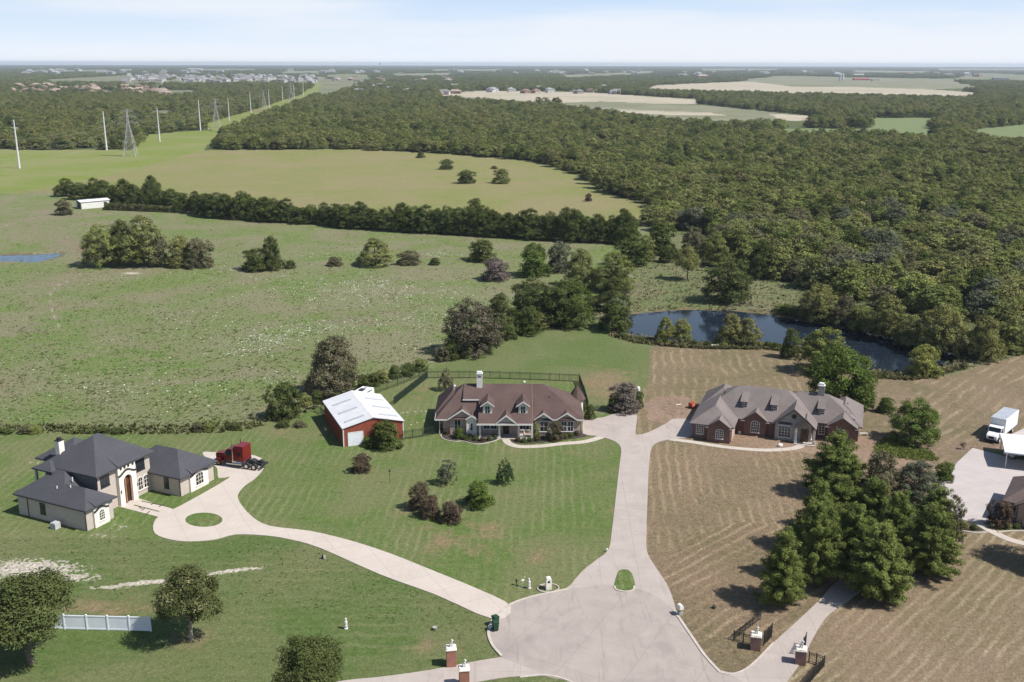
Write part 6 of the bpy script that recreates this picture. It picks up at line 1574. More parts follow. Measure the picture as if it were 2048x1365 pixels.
for a, b, c_, d_, m_, lb in ((834, 850, 303, 316, 'dark', 'tiny round tree farthest back in the meadow'), (880, 906, 318, 339, 'dark', 'small round tree in the meadow behind the pair'), (914, 951, 339, 367, 'dark', 'dark cone shaped tree, left of the pair in the meadow'), (985, 1022, 337, 367, 'wood', 'leaning top tree, right of the pair in the meadow'),
                             (982, 995, 332, 338, 'brown', 'tiny bush behind the right tree of the pair'), (1171, 1183, 386, 403, 'red', 'thin reddish sapling at the right of the meadow'), (935, 965, 396, 428, 'dark', 'round tree just behind the hedgerow')):
    tp('meadow_tree', 'bush', a - 2, b + 2, c_, d_, lb, mat=m_)

# --- hedgerow across the picture
hl = [(128, 392), (210, 408), (300, 414), (340, 420), (450, 437), (560, 444), (640, 448), (700, 456), (860, 466), (1000, 474), (1120, 482), (1250, 488)]
tops_h = {140: 352, 175: 360, 235: 362, 300: 352, 330: 378, 370: 380, 415: 376, 480: 376, 520: 386, 590: 406, 640: 408, 670: 398, 730: 412, 790: 400, 830: 405, 850: 404, 890: 416, 940: 414, 1010: 412, 1060: 418, 1120: 420, 1180: 424, 1240: 424}
hx = np.array([p[0] for p in hl]); hy = np.array([p[1] for p in hl]); tx = np.array(sorted(tops_h)); ty = np.array([tops_h[k] for k in sorted(tops_h)])
k = 0
rg = random.Random(5)
xx = 132.0
while xx < 1262:
    yb = float(np.interp(xx, hx, hy)); yt = float(np.interp(xx, tx, ty)) + rg.uniform(-7, 12)
    w = rg.uniform(20, 34) * (0.8 if xx < 340 else 1)
    tp('hedgerow_tree', 'full', xx - w, xx + w, yt, yb, 'dense dark green tree in the %s of the long hedgerow between pasture and meadow' % ('left third' if xx < 500 else 'middle' if xx < 880 else 'right third'), 'tree', 'hedge', 'trees of the long hedgerow')
    if rg.random() < 0.75: tp('hedgerow_tree', 'bush', xx + 6 - w, xx + 6 + w, yt + rg.uniform(4, 14), yb - rg.uniform(6, 10), 'dense dark green tree in the %s of the long hedgerow between pasture and meadow' % ('left third' if xx < 500 else 'middle' if xx < 880 else 'right third'), 'tree', 'hedge' if rg.random() < .7 else 'brown', 'trees of the long hedgerow')
    xx += rg.uniform(17, 30)
tp('hedgerow_tree', 'full', 282, 326, 350, 398, 'tall open tree rising above the left hedgerow', mat='hedge')
for i in range(16):
    a = 215 + i * 9; tp('undergrowth_bush', 'bush', a - 9, a + 9, 405 + i * .5, 420 + i * 0.35, 'low brush in front of the left end of the hedgerow', 'bush', ('brown', 'hedge')[i % 2], 'brush in front of the left hedgerow')

# --- around the pond
for a, b, c_, d_, m_, kd, lb in ((1405, 1502, 512, 604, 'dark', 'full', 'big dark rounded tree standing alone behind the pond'), (1348, 1402, 488, 560, 'olive', 'fine', 'tree with pale forked trunks behind the pond'),
        (1310, 1350, 634, 684, 'ygreen', 'full', 'yellow green willow on the near bank, left stem'), (1342, 1382, 636, 684, 'ygreen', 'full', 'yellow green willow on the near bank, right stem'), (1432, 1486, 626, 688, 'olive', 'full', 'olive willow standing in the near edge of the pond'), (1470, 1521, 636, 690, 'olive', 'full', 'olive willow right of the other in the pond edge'),
        (1200, 1262, 598, 662, 'hedge', 'bush', 'dark bush at the left tip of the pond'), (1562, 1600, 656, 716, 'hedge', 'bush', 'dark green bush on the near bank left of the big tree'), (1592, 1706, 655, 745, 'wood', 'full', 'broad tree behind the big near bank tree'), (1606, 1745, 690, 808, 'bright', 'full', 'big green tree behind the grey roofed house'),
        (1690, 1745, 740, 820, 'bright', 'bush', 'green foliage at the right foot of the big tree'), (1812, 1879, 690, 750, 'ygreen', 'bush', 'round yellow green bush at the right end of the pond'),
        (1596, 1680, 566, 642, 'olive', 'full', 'olive willow on the far bank of the pond'), (1660, 1720, 590, 650, 'brown', 'full', 'brownish tree right of the far bank willow'), (1725, 1815, 590, 675, 'olive', 'full', 'pale olive tree above the right of the pond'), (1835, 1930, 605, 705, 'olive', 'full', 'large olive willow at the right far bank'), (1930, 2005, 630, 720, 'olive', 'full', 'olive willow farthest right on the bank'),
        (1700, 1760, 612, 660, 'wood', 'bush', 'grey green bush on the far bank, left of the pale olive tree'), (1990, 2060, 630, 700, 'wood', 'full', 'tree at the right edge beyond the pond'), (1790, 1850, 630, 690, 'wood', 'bush', 'bush between the two willows on the far bank')):
    tp('pond_tree', kd, a - 3, b + 3, c_, d_, lb, mat=m_)
for i in range(20):
    t = (i + rg.uniform(-.4, .4)) / 19; a = 1235 + t * 690; b = float(np.interp(a, [1222, 1262, 1340, 1420, 1530, 1600, 1650, 1700, 1750, 1830, 1880, 1920], [668, 681, 690, 694, 695, 702, 713, 736, 753, 757, 748, 736]))
    tp('reed_clump', 'bush', a - 9, a + 9, b - rg.uniform(8, 14), b + rg.uniform(-1, 1.5), 'low weedy clump on the near bank of the pond', 'weeds', ('sage', 'hedge', 'wood', 'brown')[i % 4], 'weedy clumps on the near pond bank')
for i in range(34):
    t = i / 33; a = 1560 + t * 480; b = float(np.interp(a, [1560, 1700, 1850, 1960, 2048], [628, 652, 690, 716, 704]))
    tp('bank_bush', 'bush', a - 16, a + 16, b - rg.uniform(16, 26), b + rg.uniform(-4, 3), 'dark bush overhanging the far right bank of the pond', 'bush', ('wood', 'hedge', 'dark', 'brown')[i % 4], 'bushes on the far right bank of the pond')

for a, b, c_, d_, m_, lb in ((1395, 1462, 462, 532, 'wood', 'bushy tree right of the tree with pale forked trunks'), (1362, 1412, 452, 512, 'brown', 'brownish tree behind the tree with pale forked trunks'), (1490, 1560, 480, 556, 'hedge', 'dark tree at the wood edge right of the big lone pond tree'), (1270, 1310, 470, 520, 'wood', 'tree left of the grassy gap in the woods'), (1318, 1350, 490, 525, 'hedge', 'small dark tree inside the grassy gap')):
    tp('pond_tree', 'full', a - 3, b + 3, c_, d_, lb, mat=m_)
# bare trees and dead wood
def twig(name, px, py, h, w, label, seed, mat, depth=4, stems=2, cat='dead tree'):
    x, y = G(px, py); mb = twig_tree(seed, depth=depth, stems=stems); o = mb.build(name, mat, None, (x, y, 0)); o.scale = (w, w, h); return tag(o, label, cat)
twig('bare_tree', 1738, 748, 5.5, 6.5, 'pale leafless tree on the near bank right of the big tree', 3, M_twig, 4, 3)
twig('dead_branches', 876, 716, 3.6, 6.0, 'bleached fallen branches at the creek edge behind the fence', 5, M_twig, 4, 3, 'dead branches')
twig('bare_tree', 1450, 628, 2.0, 3.2, 'rusty dead brush at the far edge of the pond', 8, M_twigb, 4, 5)
twig('bare_tree', 1928, 900, 1.7, 2.4, 'thin leafless brush by the box truck', 9, M_twigb, 4, 4)
twig('bare_tree', 655, 872, 2.6, 2.4, 'brown stalks in the shade of the barn side wall', 12, M_twigb, 3, 4)

# ============================================================ WOODS
def in_px(xs, ys, polys, z=0.0):
    a, b = PXn(xs, ys, z); r = np.zeros(len(xs), bool)
    for p in polys: r |= pip(a, b, p)
    return r
clear = [poly for nm, mt, poly in Z if poly is not None and nm in ('green_meadow', 'meadow', 'rough_grass', 'sand_field', 'scrub_field', 'crop_field', 'olive_field', 'lawn', 'back_lawn', 'hay_field', 'east_field')]
woods_px = [(-400, 132), (2450, 132), (2450, 700), (2048, 694), (1995, 690), (1850, 645), (1750, 618), (1640, 588), (1560, 566), (1500, 550), (1440, 503), (1400, 472), (1372, 458), (1340, 474), (1290, 452), (1285, 412), (1210, 385), (1140, 345), (1080, 325), (900, 310), (700, 300), (405, 303), (290, 310), (0, 312), (-400, 330)]
# small roads of houses inside the woods: kept open
HOUSE_BOX = [(20, 335, 168, 186, 48), (250, 640, 149, 165, 120), (700, 1000, 168, 190, 20), (1000, 1245, 176, 190, 12), (600, 960, 152, 164, 14), (50, 700, 140, 149, 26), (700, 1300, 139, 150, 22), (1300, 2040, 139, 156, 20)]
def sample(n, dmin, dmax, seed, spacing):
    rng = np.random.default_rng(seed)
    hw = math.tan(R(29.5))
    n_try = int((dmax ** 2 - dmin ** 2) * hw / (spacing ** 2) * 1.35)
    y = np.sqrt(rng.random(n_try) * (dmax ** 2 - dmin ** 2) + dmin ** 2); x = (rng.random(n_try) * 2 - 1) * hw * y
    # thin to a loose grid so crowns pack like a canopy
    key = (np.floor(x / spacing) * 100003 + np.floor(y / spacing)).astype(np.int64)
    _, idx = np.unique(key, return_index=True)
    return x[idx], y[idx], rng
def wood_pts(dmin, dmax, seed, spacing, hmean, keep=1.0):
    x, y, rng = sample(0, dmin, dmax, seed, spacing)
    a, b = PXn(x, y, 0.0); ok = pip(a, b, woods_px)
    ok &= ~in_px(x, y, clear, 0.0) & ~in_px(x, y, clear, hmean * 0.8) & ~in_px(x, y, clear, hmean * .4)
    ok &= rng.random(len(x)) < keep
    gp_ = np.sin(x / 19 + 2.1 * np.sin(y / 33)) * np.sin(y / 24 + 1.7 * np.sin(x / 28)); ok &= ~((gp_ > 0.86) & (y < 900))
    return x[ok], y[ok], rng

x1, y1, rng = wood_pts(200, 900, 3, 6.3, 7.5)
h1_ = rng.uniform(6.0, 9.5, len(x1)) * np.where(y1 < 420, 0.92, 1.0); w1 = rng.uniform(7.5, 11.5, len(x1)) + 5.0 * rng.random(len(x1)) ** 3; lowf = 0.5 + 0.5 * np.sin(x1 / 31 + 1.5 * np.sin(y1 / 27)) * np.sin(y1 / 38 + 1.2 * np.sin(x1 / 23)); h1_ = h1_ * (0.72 + 0.42 * lowf) * (0.8 + 0.03 * w1)
x2, y2, rng2 = wood_pts(900, 2600, 4, 9.5, 9.0)
h2_ = rng2.uniform(7.0, 11.5, len(x2)); w2 = rng2.uniform(10.5, 16, len(x2))
# leave the houses of the far subdivisions in view
def clear_boxes(x, y, hm):
    a, b = PXn(x, y, hm); k = np.ones(len(x), bool)
    r = np.random.default_rng(1).random(len(x))
    for (xa, xb, ya, yb, n) in HOUSE_BOX: k &= ~((a > xa) & (a < xb) & (b > ya - 1) & (b < yb + 1) & (r < (0.93 if n > 40 else 0.6)))
    return k
k2 = clear_boxes(x2, y2, 6.0); x2, y2, h2_, w2 = x2[k2], y2[k2], h2_[k2], w2[k2]
# the 300 nearest stand as trees of their own
order = np.argsort(np.hypot(x1, y1) - 0.0)
vis = []
for i in order:
    a, b = PXn(x1[i], y1[i], 5.0)
    if -20 < a < 2070: vis.append(i)
    if len(vis) >= 300: break
tags = [('olive', 'pale olive tree in the dense wood behind the pond'), ('wood', 'green tree in the dense wood behind the pond'), ('wood', 'green tree in the dense wood behind the pond'), ('wood', 'green tree in the dense wood behind the pond'), ('hedge', 'dark green tree in the dense wood behind the pond'), ('grey', 'grey green tree in the dense wood behind the pond'), ('wood', 'green tree in the dense wood behind the pond'), ('brown', 'brownish tree in the dense wood behind the pond'), ('wood', 'green tree in the dense wood behind the pond')]
joined = []
for k, (cm, tm) in enumerate(PM['wood']):
    nv = len(cm.vertices); V = np.empty(nv * 3, np.float32); cm.vertices.foreach_get('co', V); V = V.reshape(-1, 3)
    F = np.arange(nv).reshape(-1, 4)
    tq = [f for f in tm.polygons if len(f.vertices) == 4]
    TV = np.empty(len(tm.vertices) * 3, np.float32); tm.vertices.foreach_get('co', TV); TV = TV.reshape(-1, 3)
    TF = np.array([list(f.vertices) for f in tq]) + nv
    tt = np.empty(len(F), np.float32); cm.attributes['tint'].data.foreach_get('value', tt)
    joined.append(fast_mesh('forest_tree', np.vstack([V, TV]), np.vstack([F, TF]), [LM['wood'], M_bark], tint=np.concatenate([tt, np.full(len(TF), .5, np.float32)]), midx=np.concatenate([np.zeros(len(F)), np.ones(len(TF))])))
first = []
for n, i in enumerate(vis):
    mt, lb = tags[n % len(tags)]
    o = link('forest_tree', joined[n % 5], None, (float(x1[i]), float(y1[i]), 0), float(rng.uniform(0, 6.28)))
    o.scale = (w1[i], w1[i], h1_[i])
    if mt != 'wood': o.material_slots[0].link = 'OBJECT'; o.material_slots[0].material = LM[mt]
    pa, pb_ = PXn(x1[i], y1[i], 0.0); where = 'left of the pond' if pa < 1450 else ('straight behind the pond' if pa < 1650 else ('behind the right half of the pond' if pa < 1850 else 'toward the right edge')); lb = lb.replace('behind the pond', where) + (', front row' if n < 110 else ', farther back')
    tag(o, lb, 'tree', {'olive': 'pale olive woodland trees', 'wood': 'green woodland trees', 'hedge': 'dark woodland trees', 'grey': 'grey green woodland trees', 'brown': 'brownish woodland trees'}[mt])
    if len(first) < 5: first.append(o)
rest = np.setdiff1d(np.arange(len(x1)), vis)

def inst_nodes(name, protos, rot90=False):
    ng = bpy.data.node_groups.new(name, 'GeometryNodeTree')
    ng.interface.new_socket('Geometry', in_out='INPUT', socket_type='NodeSocketGeometry'); ng.interface.new_socket('Geometry', in_out='OUTPUT', socket_type='NodeSocketGeometry')
    N = ng.nodes.new; gi = N('NodeGroupInput'); go = N('NodeGroupOutput'); jn = N('GeometryNodeJoinGeometry')
    def attr(nm, ty):
        a = N('GeometryNodeInputNamedAttribute'); a.data_type = ty; a.inputs['Name'].default_value = nm; return a.outputs['Attribute']
    kd = attr('kind', 'INT'); rz = attr('rz', 'FLOAT'); sc = attr('scl', 'FLOAT_VECTOR')
    cb = N('ShaderNodeCombineXYZ'); ng.links.new(rz, cb.inputs[2])
    for i, p in enumerate(protos):
        oi = N('GeometryNodeObjectInfo'); oi.transform_space = 'ORIGINAL'; oi.inputs['Object'].default_value = p; oi.inputs['As Instance'].default_value = True
        cmp_ = N('FunctionNodeCompare'); cmp_.data_type = 'INT'; cmp_.operation = 'EQUAL'
        ng.links.new(kd, cmp_.inputs[2]); cmp_.inputs[3].default_value = i
        ip = N('GeometryNodeInstanceOnPoints')
        ng.links.new(gi.outputs[0], ip.inputs['Points']); ng.links.new(oi.outputs['Geometry'], ip.inputs['Instance']); ng.links.new(cmp_.outputs[0], ip.inputs['Selection'])
        ng.links.new(cb.outputs[0], ip.inputs['Rotation']); ng.links.new(sc, ip.inputs['Scale'])
        ng.links.new(ip.outputs[0], jn.inputs[0])
    ng.links.new(jn.outputs[0], go.inputs[0])
    return ng
def scatter(name, protos, x, y, z, rz, scl, kd, label, cat):
    me = bpy.data.meshes.new(name); me.vertices.add(len(x)); me.vertices.foreach_set('co', np.stack([x, y, z], -1).astype(np.float32).ravel())
    a = me.attributes.new('kind', 'INT', 'POINT'); a.data.foreach_set('value', kd.astype(np.int32))
    a = me.attributes.new('rz', 'FLOAT', 'POINT'); a.data.foreach_set('value', rz.astype(np.float32))
    a = me.attributes.new('scl', 'FLOAT_VECTOR', 'POINT'); a.data.foreach_set('vector', scl.astype(np.float32).ravel())
    o = link(name, me); m = o.modifiers.new('instances', 'NODES'); m.node_group = inst_nodes(name, protos)
    return tag(o, label, cat, kind='stuff')
xs = np.concatenate([x1[rest], x2]); ys = np.concatenate([y1[rest], y2]); hs = np.concatenate([h1_[rest], h2_]); ws = np.concatenate([w1[rest], w2])
print('woods', len(xs))
rr2 = np.random.default_rng(11)
scatter('woodland', first, xs, ys, np.zeros(len(xs)), rr2.uniform(0, 6.28, len(xs)), np.stack([ws, ws, hs], -1), rr2.integers(0, 5, len(xs)), 'dense mixed woodland stretching from the pond to the far fields', 'woodland')

# far groves: several crowns in one low mesh
def grove(seed):
    rng = np.random.default_rng(seed); Vs, Fs, Ts = [], [], []; n = 0
    for i in range(16):
        V, F, t, _ = crown_broad(seed * 50 + i, 220, 0.085, lobes=5, base=0.0, per=10, spread=0.1)
        s = rng.uniform(9, 13); h = rng.uniform(6.5, 9.5)
        V = V * np.array([s, s, h]) + np.array([rng.uniform(-24, 24), rng.uniform(-15, 15), 0])
        Vs.append(V); Fs.append(F + n); Ts.append(t * .6 + rng.uniform(0, .4)); n += len(V)
    return fast_mesh('grove', np.vstack(Vs), np.vstack(Fs), [LM['wood']], tint=np.concatenate(Ts))
gp = []
for s, (a, b) in enumerate(((660, 158), (1300, 160), (1100, 206))):
    x, y = G(a, b); o = link('tree_grove', grove(s + 1), None, (x, y, 0)); tag(o, ['small far grove left of the open corridor', 'small far grove behind the sandy fields', 'dark clump of trees on the sandy field'][s], 'grove'); gp.append(o)
x3, y3, r3 = wood_pts(2500, 6000, 21, 36, 8.0); x4, y4, r4 = wood_pts(6000, 23000, 22, 95, 8.0)
k3 = clear_boxes(x3, y3, 5.0); x3, y3 = x3[k3], y3[k3]
k4 = r4.random(len(x4)) < 0.6; x4, y4 = x4[k4], y4[k4]
xs = np.concatenate([x3, x4]); ys = np.concatenate([y3, y4]); m = len(xs)
s3 = np.concatenate([np.ones(len(x3)), np.full(len(x4), 1.9)])
print('groves', m)
hz_ = rr2.uniform(.75, 1.15, m)
scatter('distant_woodland', gp, xs, ys, np.zeros(m), rr2.uniform(0, 6.28, m), np.stack([s3, s3, hz_], -1), rr2.integers(0, 3, m), 'far flat woodland reaching the horizon', 'woodland')

# ============================================================ WEEDS AND FLOWERS
def tufts(name, x, y, size, mat, per, seed, label, cat, zs=None, flat=False):
    rng = np.random.default_rng(seed); n = len(x)
    s = size * rng.uniform(.5, 1.4, n)
    V = []; F = []
    a0 = rng.uniform(0, 6.28, n); Vall = np.zeros((n, per, 4, 3)); 
    for k in range(per):
        a = a0 + k * 2.4 + rng.normal(0, .3, n); c = np.cos(a); sn = np.sin(a)
        lean = rng.uniform(.3, 1.0, n); zt = s * rng.uniform(.5, 1.0, n) * (0.4 if flat else 1)
        bx = x + rng.normal(0, 1, n) * s * .3; by = y + rng.normal(0, 1, n) * s * .3
        wv = s * .38
        Vall[:, k, 0] = np.stack([bx - sn * wv, by + c * wv, np.zeros(n) + .01], -1)
        Vall[:, k, 1] = np.stack([bx + sn * wv, by - c * wv, np.zeros(n) + .01], -1)
        Vall[:, k, 2] = np.stack([bx + c * lean * s + sn * wv * .5, by + sn * lean * s - c * wv * .5, zt], -1)
        Vall[:, k, 3] = np.stack([bx + c * lean * s - sn * wv * .5, by + sn * lean * s + c * wv * .5, zt], -1)
    V = Vall.reshape(-1, 3); F = np.arange(n * per * 4).reshape(-1, 4)
    t = np.repeat(np.clip(rng.random(n), 0, 1), per)
    return tag(link(name, fast_mesh(name, V, F, [mat], tint=t)), label, cat, kind='stuff')
def scatter_px(n, poly, seed, dens=None, uniform_px=True):
    rng = np.random.default_rng(seed); P = np.array(poly, float); mn, mxx = P.min(0), P.max(0)
    a = rng.uniform(mn[0], mxx[0], n); b = rng.uniform(mn[1], mxx[1], n)
    k = pip(a, b, poly); a, b = a[k], b[k]
    if dens is not None: k = rng.random(len(a)) < dens(a, b); a, b = a[k], b[k]
    cs, sn_ = math.cos(ROLL), math.sin(ROLL); dx = a - 1024; dy = 682.5 - b
    rx = dx * cs - dy * sn_; ry = dx * sn_ + dy * cs; cp, sp2 = math.cos(PITCH), math.sin(PITCH)
    t = -CAMZ / (-FPX * sp2 + ry * cp); return rx * t, (FPX * cp + ry * sp2) * t, a, b
PAST = [(-60, 440), (200, 425), (450, 440), (700, 458), (1000, 476), (1240, 490), (1200, 505), (1020, 560), (1010, 600), (900, 640), (860, 740), (740, 772), (620, 815), (450, 862), (0, 862), (-60, 862)]
def pn(a, b, sx, sy, ph): return 0.5 + 0.5 * np.sin(a / sx + 1.7 * np.sin(b / sy + ph)) * np.sin(b / sy * 1.3 + 1.1 * np.sin(a / sx * 0.7 + ph * 2))
x, y, a, b = scatter_px(22000, PAST, 31, lambda a, b: 0.25 + 0.75 * pn(a, b, 31, 9, 1.0))
tufts('pasture_weeds', x, y, 0.34, LM['sage'], 3, 1, 'short weeds covering the pasture', 'weeds', flat=True)
def fl(a, b):
    d = np.zeros(len(a))
    for cx_, cy_, rx, ry, s in ((740, 575, 80, 14, 1), (690, 600, 60, 12, .5), (560, 680, 60, 14, .9), (640, 655, 90, 12, .9), (820, 640, 80, 14, .5), (860, 510, 60, 6, .8), (480, 700, 60, 14, .4), (250, 557, 50, 4, .7), (800, 585, 90, 20, .35), (600, 560, 120, 30, .2), (900, 600, 90, 25, .3), (1020, 600, 40, 12, .5), (300, 780, 160, 30, .12), (560, 760, 60, 14, .2), (430, 545, 90, 14, .25), (820, 690, 60, 12, .35), (1150, 480, 60, 5, .6), (850, 450, 100, 3, .1), (420, 650, 100, 30, .15), (700, 510, 100, 5, .4), (530, 590, 70, 10, .35)):
        d += s * np.exp(-(((a - cx_) / rx) ** 2 + ((b - cy_) / ry) ** 2))
    return np.clip(d * (0.12 + 0.9 * pn(a, b, 9, 3.1, 2.0) ** 2), 0.0015, 1) * 0.7
x, y, a, b = scatter_px(230000, PAST, 32, fl)
tufts('white_wildflowers', x, y, 0.29, LM['flower'], 2, 2, 'drifts of white wildflowers in the pasture', 'wildflowers', flat=True)
BANK = Z[4][2]
x, y, a, b = scatter_px(22000, BANK, 33, lambda a, b: 0.3 + 0.7 * pn(a, b, 17, 6, 3.0))
k = ~pip(x, y, pond_w); x, y = x[k], y[k]
tufts('bank_grass', x, y, 0.42, leaf_mat('bank_grass_leaf', [(0.12, 0.15, 0.05), (0.20, 0.19, 0.10), (0.26, 0.22, 0.14)], 1.9, 0.45), 3, 3, 'tall rough grass round the pond', 'grass')
x, y, a, b = scatter_px(3500, [(0, 1075), (300, 1078), (310, 1090), (540, 1072), (860, 1190), (980, 1240), (960, 1290), (700, 1230), (400, 1190), (0, 1200)], 34, lambda a, b: 0.25 + 0.6 * pn(a, b, 23, 8, 5.0))
tufts('coarse_lawn_grass', x, y, 0.16, leaf_mat('coarse_grass', [(0.075, 0.12, 0.03), (0.10, 0.14, 0.045), (0.12, 0.14, 0.05)], 1.5, 0.45), 3, 4, 'coarser grass on the slope below the pale driveway', 'grass', flat=True)
x, y, a, b = scatter_px(9000, [(1740, 905), (1770, 872), (1860, 905), (1880, 920), (1850, 925), (1800, 918)], 35, lambda a, b: np.exp(-((a - 1810) / 55) ** 2 - ((b - 900 - (a - 1810) * .14) / 13) ** 2))
tufts('weed_strip', x, y, 0.3, leaf_mat('weed_strip_leaf', [(0.13, 0.17, 0.04), (0.19, 0.21, 0.06)], 1.2, 0.45), 3, 5, 'bright green weed strip right of the grey roofed house', 'weeds')

x, y, a, b = scatter_px(4200, [(-60, 850), (300, 853), (480, 846), (600, 822), (650, 806), (650, 812), (600, 830), (480, 864), (300, 870), (-60, 866)], 36, lambda a, b: 0.2 + 0.8 * pn(a, b, 13, 5, 2.0))
tufts('boundary_weeds', x, y, 0.5, leaf_mat('boundary_weed_leaf', [(0.085, 0.105, 0.035), (0.13, 0.14, 0.055), (0.12, 0.105, 0.065)], 1.6, 0.35), 4, 6, 'tall rank weeds along the line between pasture and lawn', 'weeds')
sh_ = [(1222, 668), (1262, 681), (1340, 690), (1420, 695), (1530, 695), (1600, 702), (1650, 713), (1700, 736), (1750, 753), (1830, 757), (1880, 748), (1920, 736)]
x, y, a, b = scatter_px(40000, [(p, q - 5) for p, q in sh_] + [(p, q + 4) for p, q in sh_[::-1]], 37)
k = ~pip(x, y, pond_w); x, y = x[k], y[k]
tufts('shore_reeds', x, y, 0.55, leaf_mat('shore_reed_leaf', [(0.085, 0.11, 0.035), (0.14, 0.15, 0.055), (0.15, 0.125, 0.07)], 1.6, 0.35), 4, 7, 'reedy fringe on the near shore of the pond', 'reeds')

# ============================================================ DISTANT HOUSES
M_hw = [nmat('far_wall_%s' % n, c, tuple(x * .85 for x in c), .3, .9) for n, c in (('white', (0.46, 0.45, 0.43)), ('tan', (0.33, 0.28, 0.24)), ('brick', (0.28, 0.18, 0.14)))]
M_hr = [nmat('far_roof_%s' % n, c, tuple(x * .8 for x in c), .3, .9) for n, c in (('grey', (0.20, 0.19, 0.19)), ('brown', (0.20, 0.14, 0.11)), ('tan', (0.32, 0.25, 0.20)), ('light', (0.31, 0.31, 0.31)))]
hp = []
def far_house_mesh(i):
    w, d = (16, 11) if i % 2 else (20, 12)
    a = MB(); a.box(-w / 2, w / 2, -d / 2, d / 2, 0, 4.5 if i % 3 else 6); a.box(-w / 2 + 1, -w / 2 + 6, -d / 2 - 3, -d / 2 + .1, 0, 4)
    for x in (-1, 2.5, 5): a.box(x, x + 1.4, -d / 2 - .05, -d / 2 - .002, 1, 2.6, 1)
    ze = 4.5 if i % 3 else 6
    b = MB(); hip(b, -w / 2 - .5, w / 2 + .5, -d / 2 - .5, d / 2 + .5, ze, ze + 3.4, 5, 5, 'x'); b.extr([(-w / 2 + .5, 3.9), (-w / 2 + 3.5, 6.2), (-w / 2 + 6.5, 3.9)], -d / 2 - 3.4, 0, 'y')
    return a, b
for i in range(6):
    a, b = far_house_mesh(i)
    hp.append((a, b, M_hw[i % 3], M_hr[i % 4]))
roots = []
for i, (a, b, mw, mr_) in enumerate(hp):
    r_ = empty('distant_house', (0, 0, 0)); a.build('wall', [mw, M_glass], r_); b.build('roof', mr_, r_); roots.append([r_, False])
rg = random.Random(17); cnt = 0
names = ['tan and brown roofed house in the wooded estate at the far left', 'small pale house in the dense far estate left of the corridor', 'grey roofed house at the upper edge of the middle woods', 'grey roofed house along the back of the sandy field', 'small house among trees right of the corridor', 'tiny pale house near the left horizon', 'tiny pale house near the middle horizon', 'tiny pale farm building near the right horizon']
for bi, (xa, xb, ya, yb, n) in enumerate(HOUSE_BOX):
    for k in range(n):
        px = rg.uniform(xa, xb); py = rg.uniform(ya + 3, yb + 2)
        if bi == 0: py = 175 + (px - 20) * 0.03 + rg.uniform(-7, 10)
        i = rg.randrange(6)
        if bi == 0: i = rg.choice((1, 2, 5))
        if bi in (1, 5, 6): i = rg.choice((0, 3, 0, 4))
        r0, used = roots[i]
        if used:
            T = r0.copy(); C.objects.link(T)
            for ch in r0.children:
                q = ch.copy(); C.objects.link(q); q.parent = T
        else: T = r0; roots[i][1] = True
        x, y = G(px, py); T.location = (x, y, 0); T.rotation_euler = (0, 0, rg.uniform(0, 6.28))
        s = 1.15 if bi in (0, 2, 3) else 1.25
        if bi >= 5: s = 2.2
        T.scale = (s, s, s); tag(T, names[bi], 'house', 'houses: ' + names[bi])
def farbox(name, px, py, w, d, h, mats, label, cat, rz=0.0, roofh=2.5):
    x, y = G(px, py); T = empty(name, (x, y, 0), rz, label, cat)
    a = MB(); a.box(-w / 2, w / 2, -d / 2, d / 2, 0, h); a.build('wall', mats[0], T)
    b = MB(); b.extr([(-d / 2 - .5, h), (0, h + roofh), (d / 2 + .5, h), (d / 2 + .5, h - .3), (-d / 2 - .5, h - .3)], -w / 2 - .5, w / 2 + .5, 'x'); b.build('roof', mats[1], T)
M_farred = nmat('far_red_barn', (0.36, 0.12, 0.10), (0.3, 0.1, 0.08), .1, .9)
farbox('farm_barn', 1722, 161, 60, 22, 6, (M_farred, M_farred), 'long red barn on the far right farmland', 'barn')
farbox('farm_barn', 1717, 153, 50, 20, 9, (M_hw[0], M_white), 'white farm shed behind the red barn', 'barn')
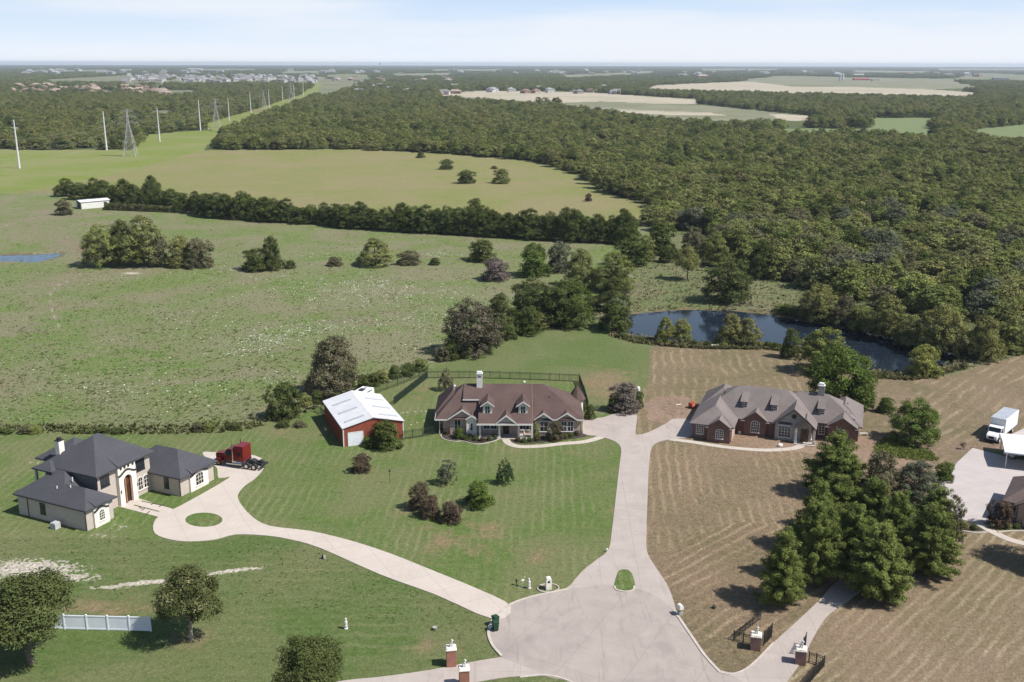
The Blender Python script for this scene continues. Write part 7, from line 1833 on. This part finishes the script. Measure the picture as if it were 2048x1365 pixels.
farbox('farm_barn', 1750, 163, 26, 18, 6, (M_hw[0], M_hr[0]), 'small grey shed at the right of the red barn', 'barn')
farbox('farm_barn', 2000, 160, 60, 20, 7, (M_hr[0], M_hr[0]), 'dark long building at the far right', 'barn')
farbox('farm_barn', 252, 143, 70, 30, 9, (M_hw[0], M_white), 'long white warehouse at the upper left', 'warehouse')
farbox('farm_barn', 390, 141, 110, 40, 12, (M_hw[0], M_white), 'long white warehouse behind the dense far estate', 'warehouse')
for k, px in enumerate((1680, 1685)):
    x, y = G(px, 162); q = MB(); q.lathe([(4, 0), (4, 22), (3, 25), (.5, 27)], n=12); tag(q.build('grain_silo', M_hw[0], None, (x, y, 0)), 'pale grain silo left of the red barn', 'silo', 'pair of pale grain silos')
x, y = G(760, 133); x, y = x * .5, y * .5
q = MB(); q.tube((0, 0, 0), (0, 0, 52), 1.5, n=8); q.ball((0, 0, 58), 9, n=12, k=8, sc=(1, 1, .8)); 
for t in range(6): q.tube((8 * math.cos(t), 8 * math.sin(t), 0), (6 * math.cos(t), 6 * math.sin(t), 54), .5, n=5)
tag(q.build('water_tower', M_hw[0], None, (x, y, 0)), 'water tower on the middle horizon', 'tower')
x, y = G(83, 140); q = MB(); q.tube((0, 0, 0), (0, 0, 71), 1.2, .5, n=6); tag(q.build('radio_mast', M_lat, None, (x, y, 0)), 'thin radio mast on the left horizon', 'mast')

# ============================================================ AIR
hb = MB(); hb.box(-17000, 17000, -400, 24500, -3, 72)
hm = bpy.data.materials.new('haze_air'); hm.use_nodes = True; hn = hm.node_tree; hn.nodes.clear()
ho = hn.nodes.new('ShaderNodeOutputMaterial'); pv = hn.nodes.new('ShaderNodeVolumePrincipled')
pv.inputs['Color'].default_value = (0.80, 0.89, 1.0, 1); pv.inputs['Density'].default_value = 0.00006; pv.inputs['Anisotropy'].default_value = 0.2
hn.links.new(pv.outputs[0], ho.inputs['Volume'])
hob = hb.build('haze', hm); tag(hob, 'thin blue air haze over the distance', 'haze', kind='stuff')
